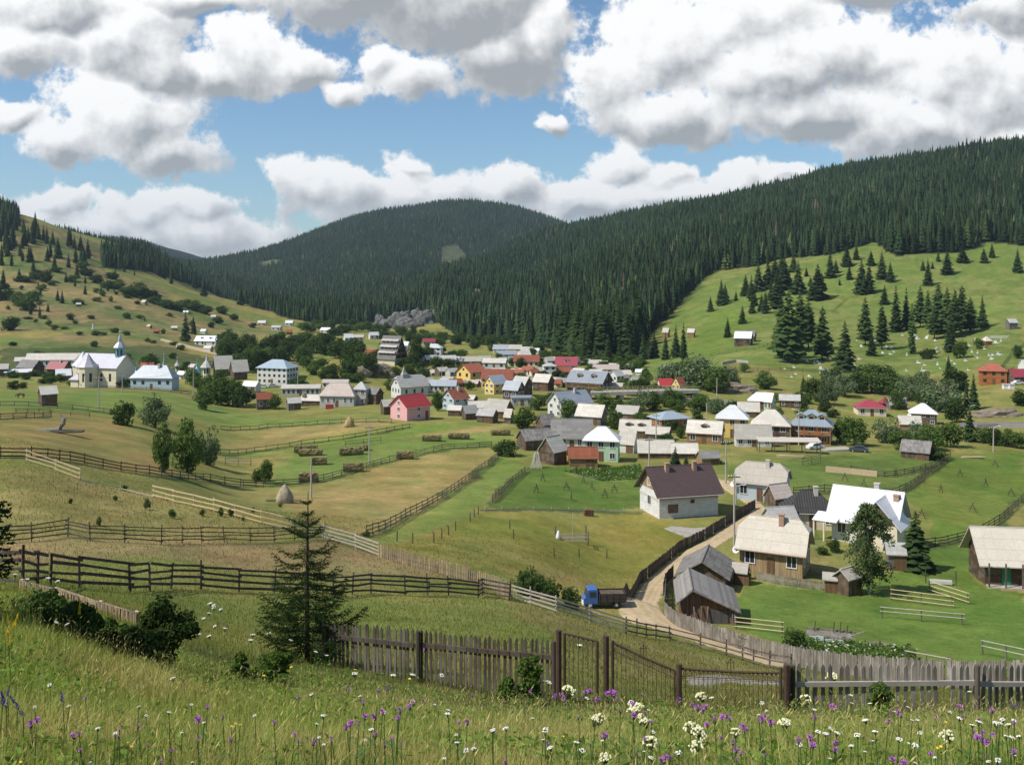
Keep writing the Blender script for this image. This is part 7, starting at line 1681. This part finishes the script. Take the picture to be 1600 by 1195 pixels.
FL = {'white': ('white_umbel_flower', 'flat white umbel flower standing above the meadow grass', 'flat white umbels in the meadow'), 'cream': ('cream_umbel_flower', 'domed cream umbel flower in the right half of the meadow', 'domed cream umbels in the meadow'), 'purple': ('purple_knapweed', 'purple shaggy knapweed flower in the meadow', 'purple knapweeds in the meadow'), 'yellow': ('yellow_mullein', 'tall yellow flower spike at the meadow edge', 'yellow flower spikes in the meadow'), 'blue': ('blue_lupin', 'blue violet flower spike low at the left of the meadow', 'blue flower spikes in the meadow'), 'daisy': ('yellow_daisy', 'small yellow daisy in the meadow grass', 'small yellow daisies in the meadow')}
PXW = {'white': (10, .10), 'cream': (19, .105), 'purple': (13.5, .075), 'yellow': (6, .044), 'blue': (6, .044), 'daisy': (7, .06)}
def flower(kind, u, v, size=1.0, hgt=None):
    hgt = hgt or random.uniform(.38, .55); p = at_off(u, v, hgt); nm, lb, gp = FL[kind]
    t = thing(nm, lb, 'flower', p, random.uniform(0, 6.28), gp); s_ = link('stem', random.choice(STEMS), t); s_.scale = (1, 1, hgt)
    a_, b_ = random.choice(HEADS[kind]); sc = size * random.uniform(.8, 1.15) * PXW[kind][0] * px(p.y) / PXW[kind][1]
    q = link('flower_head', a_, t, (0, 0, hgt), (random.uniform(-.35, .35), random.uniform(-.35, .35), 0)); q.scale = (sc, sc, sc)
    if b_: r_ = link('rays' if kind in ('white', 'cream') else 'flower_base', b_, q)
W_ = [(24,898),(42,905),(75,903),(90,908),(88,972),(105,975),(328,943),(334,950),(345,952),(327,958),(318,966),(336,978),(352,982),(310,990),(326,994),(335,946),(395,992),(420,990),(455,1000),(470,1005),(493,1018),(510,1024),(392,1000),(440,986),(848,1062),(858,1066),(986,1098),(1020,1143),(852,1140),(860,1168),(900,1160),(910,1172),(1018,1184),(1112,1090),(1190,1098),(1230,1130),(1278,1143),(1290,1146),(1298,1138),(1308,1145),(1340,1148),(1352,1125),(1368,1143),(1405,1155),(1438,1145),(1430,1165),(1500,1122),(1520,1133),(1530,1128),(1556,1130),(1566,1124),(1575,1132),(1585,1126),(1572,1150),(1582,1153),(1592,1150),(1545,1190),(1560,1188),(506,1118),(580,1140),(153,1138),(180,1146),(270,1060),(78,1070),(555,1052),(615,1055),(700,1115),(715,1160),(728,1172),(740,1170),(770,1140),(790,1138),(1060,1175),(1330,1165),(1250,1163),(690,1055),(645,1054),(906,1008)]
for u, v in W_: flower('white', u, v, .95 if v > 1050 else .75)
for u, v in [(930,1126),(936,1122),(1000,1122),(1008,1128),(990,1112),(1080,1136),(1090,1142),(1096,1150),(1018,1160),(1014,1158),(945,1184),(1088,1166),(1225,1130),(890,1080),(1095,1088),(1150,1144),(995,1106),(1260,1092),(1300,1058),(1480,1150)]: flower('cream', u, v, 1.15)
for u, v in [(592,1082),(605,1076),(567,1098),(598,1112),(645,1098),(570,1120),(585,1120),(542,1136),(548,1130),(586,1150),(490,1160),(625,1110),(640,1104),(868,1088),(875,1086),(880,1092),(915,1082),(922,1080),(930,1096),(955,1080),(960,1084),(948,1084),(990,1118),(1005,1088),(1062,1094),(1090,1106),(1098,1110),(1102,1104),(1128,1120),(1136,1118),(1105,1132),(1116,1126),(1160,1134),(1164,1140),(1190,1124),(1196,1120),(1204,1130),(1145,1160),(1150,1172),(945,1150),(1040,1183),(1046,1186),(1036,1188),(1248,1158),(1266,1152),(1270,1164),(1302,1105),(1305,1160),(1305,1172),(1500,1106),(1528,1152),(1535,1156),(1542,1160),(1584,1175),(1395,1188),(1412,1192),(664,1015),(730,1128),(790,1192),(48,1132),(58,1125),(115,1150),(310,1124),(1550,1110)]: flower('purple', u, v, .95 if v > 1090 else .8)
for u, v in [(12,972),(17,985),(22,978),(9,995),(124,960),(14,1008)]: flower('yellow', u, v, .6, .5)
for u, v in [(12,1090),(27,1105),(4,1100),(10,1105),(98,1098),(36,1118)]: flower('blue', u, v, .9, .45)
for u, v in [(555,1046),(450,1048),(455,1042),(412,1055),(368,1130),(375,1132),(362,1134),(200,1160),(205,1166),(32,1190),(1478,1128),(1465,1168),(1470,1166),(1030,1162),(1393,1192),(640,1060),(700,1048),(880,1150),(1590,1190)]: flower('daisy', u, v, .8)

for k in range(36): flower('purple', random.uniform(850, 1600), random.uniform(1082, 1190), .62)
for k in range(30): flower('purple', random.uniform(100, 850), random.uniform(1075, 1190), .55)
for k in range(50): flower('white', random.uniform(30, 1600), random.uniform(1075, 1192), .62)
# ---------------------------------------------------------------- the young spruce and its neighbour at the frame edge
def young_spruce(label, p, h, r, seed, leader=.2, nw=.0105):
    g = np.random.default_rng(seed); t = thing('young_spruce', label, 'spruce', p); V = []; Ft = []; wood = MB()
    wood.tube([(0, 0, -.3), (0, 0, h * .5), (.02, 0, h)], [h * .018, h * .011, .008], 7)
    n = 14
    for i in range(n):
        f = (i / (n - 1)) ** 1.05; z0 = h * (.07 + .86 * f); tt = z0 / h; rr = r * min(1.0, (1 - tt) * 1.25 + .08) * (1 - .25 * (tt < .12))
        if tt > 1 - leader: rr = r * .22 * (1.3 - tt)
        k = 6 if tt < .8 else 4; a0 = g.uniform(0, 6.28)
        for j in range(k):
            a = a0 + 6.283 * j / k + g.uniform(-.25, .25); l = rr * g.uniform(.70, 1.18); ca, sa = math.cos(a), math.sin(a)
            rise = (.55 if tt > .7 else .10) + g.uniform(-.08, .12); sag = (.0 if tt > .7 else .30)
            def S(s): return np.array((ca * l * s, sa * l * s, z0 + l * (rise * s - sag * math.sin(s * 2.4) * .75 + .22 * s ** 3 * (tt < .7)) + g.uniform(-.004, .004)))
            pts = [S(s) for s in np.linspace(0, 1, 6)]; wood.tube(pts, [.011 * h / 3.5, .009, .007, .005, .004, .002], 4, False)
            side = np.array((-sa, ca, 0))
            nt_ = max(4, int(l / .070))
            for q in range(nt_ + 1):
                s = .12 + .88 * q / nt_; c_ = S(s)
                for sg in ((-1, 1) if q < nt_ else (0,)):
                    tl = (l * .34 * (1 - abs(s - .45) * 1.1) + .05) * g.uniform(.7, 1.2) if sg else .10
                    d = side * sg * .75 + np.array((ca, sa, 0)) * (.75 if sg else 1) + np.array((0, 0, g.uniform(-.28, .06) if tt < .7 else .3)); d /= np.linalg.norm(d)
                    m_ = max(3, int(tl / .026))
                    for y_ in range(m_):
                        b = c_ + d * tl * y_ / m_
                        for _ in range(2):
                            nd = d * .8 + g.normal(size=3) * .55; nd /= np.linalg.norm(nd); L_ = g.uniform(.045, .075); w_ = np.cross(nd, g.normal(size=3)); w_ = w_ / np.linalg.norm(w_) * nw; kk = len(V)
                            V += [b - w_, b + w_, b + nd * L_]; Ft.append((kk, kk + 1, kk + 2))
    print('needles', len(Ft))
    link('needles', np_mesh('needles', np.array(V), [np.array(Ft)], leafmat('young_needles', (.016, .034, .012), (.045, .078, .024), .15, 3.0)), t); wood.build('trunk', M_BARK, t)
    return t
X0 = (480 - CX) / F * 24.5
young_spruce('young dark spruce with a bare leader standing at the end of the picket fence', Vector((X0, 24.5, float(H(X0, 24.5)))), 4.15, 1.22, 5)
X1 = (-140 - CX) / F * 13.6
young_spruce('spruce at the frame edge whose branch tips reach into view over the rail fence', Vector((X1, 13.6, float(H(X1, 13.6)))), 5.0, 1.15, 9, .1, .022)
def shrub(label, u, Y, w_, h, mat, seed, name='shrub', clumps=26, leaves=150, size=.045):
    X = (u - CX) / F * Y; t = thing(name, label, 'bush', Vector((X, Y, float(H(X, Y)))))
    link('leaves', leafy_mesh('leaves', seed, w_ / 2, w_ / 2, h / 2, h * .5, clumps, leaves, size, mat, 0), t); link('stem', limbs_mesh(seed, h, .03, w_ / 2, h * .5, 7), t)
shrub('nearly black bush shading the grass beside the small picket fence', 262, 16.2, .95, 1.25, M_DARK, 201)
shrub('tall leafy green weed growing against the grey picket fence', 828, 20.6, .6, 1.15, M_TUFT, 202, 'tall_weed', 20, 120, .05)
shrub('broad green weed clump before the shaded end of the picket fence', 405, 18.0, 1.7, .5, M_TUFT, 203, 'tall_weed', 26, 150, .05)
shrub('small weed clump under the fence beside the tall leafy weed', 790, 20.4, .5, .55, M_TUFT, 204, 'tall_weed', 14, 90, .045)
shrub('low dark shrub added to deepen the shade in the meadow hollow', 70, 15.6, .9, .55, M_DARK, 205)  # this and the next three shrubs are added to darken the shaded hollow
shrub('dark bush added to deepen the shade under the edge spruce', 110, 14.6, 1.0, .6, M_DARK, 208)
shrub('small dark bush added to deepen the shade beside the black one', 215, 15.2, .9, .62, M_DARK, 209)
shrub('low bushy shrub added to deepen the shade between the black bush and the hollow', 170, 15.9, 1.1, .45, M_DARK, 206)
shrub('bushy weed growing through the pickets at the frame side', 1375, 20.6, .5, .7, M_TUFT, 207, 'tall_weed', 14, 90, .045)

# ---------------------------------------------------------------- near fences and the wire gate
def near_pickets(label, ends, gap, hgts, wd, mat, railz, postu, lean=.02, seed=1, rmat='grey', under=True):
    """ends: (column, distance) pairs; hgts: top heights at those ends"""
    g = random.Random(seed); A = [Vector(((u - CX) / F * Y, Y, 0)) for u, Y in ends]; t = thing('picket_fence', label, 'fence', Vector((A[0].x, A[0].y, float(H(A[0].x, A[0].y))))); c = t.location.copy(); mb = MB(); s = 0.0; D = [0]
    for a_, b_ in zip(A[:-1], A[1:]): D.append(D[-1] + (b_ - a_).length)
    def pos(s):
        k = min(max(0, int(np.searchsorted(D, s)) - 1), len(A) - 2); f = (s - D[k]) / (D[k + 1] - D[k]); q = A[k].lerp(A[k + 1], f); return Vector((q.x, q.y, float(H(q.x, q.y)))) - c, (A[k + 1] - A[k]).normalized(), hgts[k] * (1 - f) + hgts[k + 1] * f
    while s <= D[-1]:
        q, d, h = pos(s); nrm = Vector((d.y, -d.x, 0)); w_ = wd * g.uniform(.85, 1.12) / 2; h *= g.uniform(.97, 1.03); l = d * g.gauss(0, lean); z0 = Vector((0, 0, -.3))
        f_ = [q - d * w_ + z0, q + d * w_ + z0, q + d * w_ + l + Vector((0, 0, h - wd * 1.0)), q + l + Vector((0, 0, h)), q - d * w_ + l + Vector((0, 0, h - wd * 1.0))]; th = nrm * .011
        fr = [x + th for x in f_]; bk = [x - th for x in f_]; mb.poly(fr); mb.poly(bk[::-1])
        for k in range(5): mb.poly([fr[k], bk[k], bk[(k + 1) % 5], fr[(k + 1) % 5]])
        s += gap * g.uniform(.9, 1.1) * (2 if g.random() < .03 else 1)
    mb.build('pickets', MW[mat], t)
    for z in railz:
        n = len(postu); 
        for i in range(n - 1):
            a_, d, h0 = pos(postu[i] * D[-1]); b_, d2, h1 = pos(postu[i + 1] * D[-1]); nrm = Vector((d.y, -d.x, 0)) * .045
            MB().beam(a_ + nrm + Vector((0, 0, h0 * z)), b_ + nrm + Vector((0, 0, h1 * z + g.uniform(-.03, .03))), .05, .10).build('rail', MW[rmat], t)
    for f in postu:
        q, d, h = pos(f * D[-1]); nrm = Vector((d.y, -d.x, 0)) * .10
        MB().tube([q + nrm + Vector((0, 0, -.4)), q + nrm + Vector((0, 0, h * 1.0))], .055, 8).build('post', MW['dark'], t)
near_pickets('weathered picket fence coloured dark for shade from the young spruce to the wire gate', [(505,24.2),(675,22.8),(868,21.8)], .122, [1.0, 1.22, 1.34], .064, 'weathered', (.72,), [0.02, .46, 1.0], seed=3, rmat='dark')
near_pickets('grey picket fence with a thick silvered rail right of the wire gate', [(1236,21.0),(1500,21.2),(1920,22.4)], .172, [1.06, 1.05, 1.04], .085, 'grey', (.60,), [.0, .386, .70, 1.0], seed=4, rmat='silver')
M_RUST = plain('rusty_pipe', (.080, .050, .037), .5, 6, .7, .3); M_WIREMESH = plain('rusty_wire', (.12, .08, .06), .3, 8, .7, .3)
def gp(u, Y, z=0.0): X = (u - CX) / F * Y; return Vector((X, Y, float(H(X, Y)) + z))
def top(u, v, Y): return Vector(((u - CX) / F * Y, Y, (VH - v) / F * Y))
t = thing('wire_gate', 'narrow rusty wire gate hung between two brown pipe posts', 'gate', gp(873, 21.6)); c = t.location.copy()
for u, v, Y, r_ in ((873, 984, 21.6, .064), (947, 993, 21.3, .064)): MB().tube([gp(u, Y, -.4) - c, top(u, v, Y) - c], r_, 10).build('post', M_RUST, t)
fr = MB()
A, Bq = [gp(882, 21.55, .12) - c, top(882, 989, 21.55) - c], [gp(933, 21.4, .12) - c, top(933, 1001, 21.4) - c]
fr.tube(A, .035, 8).tube(Bq, .035, 8).tube([A[1], Bq[1]], .022, 6).tube([A[0], Bq[0]], .022, 6); fr.build('gate_frame', M_RUST, t)
def wires(A, B_, n, parent, loops=True):
    w_ = MB()
    for k in range(1, n):
        f = k / n; lo, hi = A[0].lerp(B_[0], f), A[1].lerp(B_[1], f); w_.tube([lo, lo.lerp(hi, .5) + Vector((.01 * math.sin(k * 3), 0, 0)), hi], .007, 4)
        if loops:
            q = hi - Vector((0, 0, .10)); w_.tube([hi, q + Vector((-.05, 0, -.02)), q + Vector((0, 0, -.07)), q + Vector((.05, 0, -.02)), hi], .006, 4)
    for z in (.25, .5, .75): w_.tube([A[0].lerp(A[1], z), B_[0].lerp(B_[1], z)], .006, 4)
    w_.build('wire_mesh', M_WIREMESH, parent)
wires(A, Bq, 7, t)
t = thing('wire_fence', 'rusty wire fence panels with a sloping top bar between the gate and the grey pickets', 'fence', gp(955, 21.2)); c = t.location.copy()
Q = [(957, 1000, 21.2), (1054, 1045, 21.0), (1062, 1042, 21.0), (1220, 1051, 20.8), (1229, 1040, 20.8)]
for u, v, Y, r_ in ((957, 1000, 21.2, .035), (1061, 1037, 21.0, .06), (1054, 1046, 21.0, .022), (1220, 1042, 20.8, .035), (1229, 1038, 20.8, .065)): MB().tube([gp(u, Y, -.4) - c, top(u, v, Y) - c], r_, 8).build('post', M_RUST, t)
for (u0, v0, Y0), (u1, v1, Y1), n in (((957, 1003, 21.2), (1054, 1047, 21.0), 14), ((1064, 1044, 21.0), (1220, 1051, 20.8), 22)):
    A = [gp(u0, Y0, .08) - c, top(u0, v0, Y0) - c]; Bq = [gp(u1, Y1, .08) - c, top(u1, v1, Y1) - c]
    MB().tube([A[1], A[1].lerp(Bq[1], .5) - Vector((0, 0, .02)), Bq[1]], .024, 6).build('top_bar', M_RUST, t); MB().tube([A[1] - Vector((0, 0, .16)), Bq[1] - Vector((0, 0, .16))], .010, 5).build('wire', M_WIREMESH, t); wires(A, Bq, n, t)
    m_ = A[1].lerp(Bq[1], .5); MB().tube([m_, m_ + Vector((0, 0, .30))], .009, 5).tube([m_ + Vector((-.09, 0, .17)), m_ + Vector((.09, 0, .17))], .008, 5).tube([m_ + Vector((-.07, 0, .02)), m_ + Vector((-.05, 0, .20)), m_ + Vector((0, 0, .24)), m_ + Vector((.05, 0, .20)), m_ + Vector((.07, 0, .02))], .008, 5).build('cross_ornament', M_RUST, t)

def birch(label, u, v, hp, wp):
    p = at(u, v); h = hp * px(p.y); w_ = wp * px(p.y); g = np.random.default_rng(77); t = thing('birch_tree', label, 'birch', p); wood = MB(); V = []; Fq = []
    wood.tube([(0, 0, -.4), (.05, 0, h * .3), (-.05, .1, h * .65), (.05, 0, h * .97)], [.17, .13, .08, .02], 8)
    for k in range(64):
        z = h * (.14 + .84 * (k / 64) ** .9); tt = z / h; l = w_ * .5 * (1.05 * math.sin(math.pi * min(1, (1.04 - tt) * 1.0)) ** .7 + .12) * g.uniform(.55, 1.1); a = g.uniform(0, 6.28); ca, sa = math.cos(a), math.sin(a)
        P_ = [np.array((ca * l * s, sa * l * s, z + l * (.55 * s - .75 * s * s))) for s in np.linspace(0, 1, 5)]; wood.tube(P_, [.03, .024, .018, .012, .006], 4, False)
        for q in range(130):
            s = g.uniform(.15, 1.05); c_ = np.array((ca * l * s, sa * l * s, z + l * (.55 * s - .75 * s * s))) + g.normal(size=3) * np.array((.22, .22, .16)) - np.array((0, 0, abs(g.normal()) * .38 * s))
            d = g.normal(size=3) + np.array((0, 0, -.8)); d /= np.linalg.norm(d); e = np.cross(d, g.normal(size=3)); e /= np.linalg.norm(e); ss = g.uniform(.10, .20); n = len(V); V += [c_ - d * ss, c_ + e * ss * .6, c_ + d * ss, c_ - e * ss * .6]; Fq.append((n, n + 1, n + 2, n + 3))
    link('crown', np_mesh('crown', np.array(V), [np.array(Fq)], leafmat('birch_leaves', (.055, .085, .028), (.125, .165, .060), .3, .8)), t); wood.build('trunk', M_BIRCH, t)
birch('tall drooping birch in front of the bright metal roofed house', 1357, 928, 142, 74)
spruce(1430, 890, 92, 's', 54, 'broad dark spruce right of the birch by the small corrugated barn')
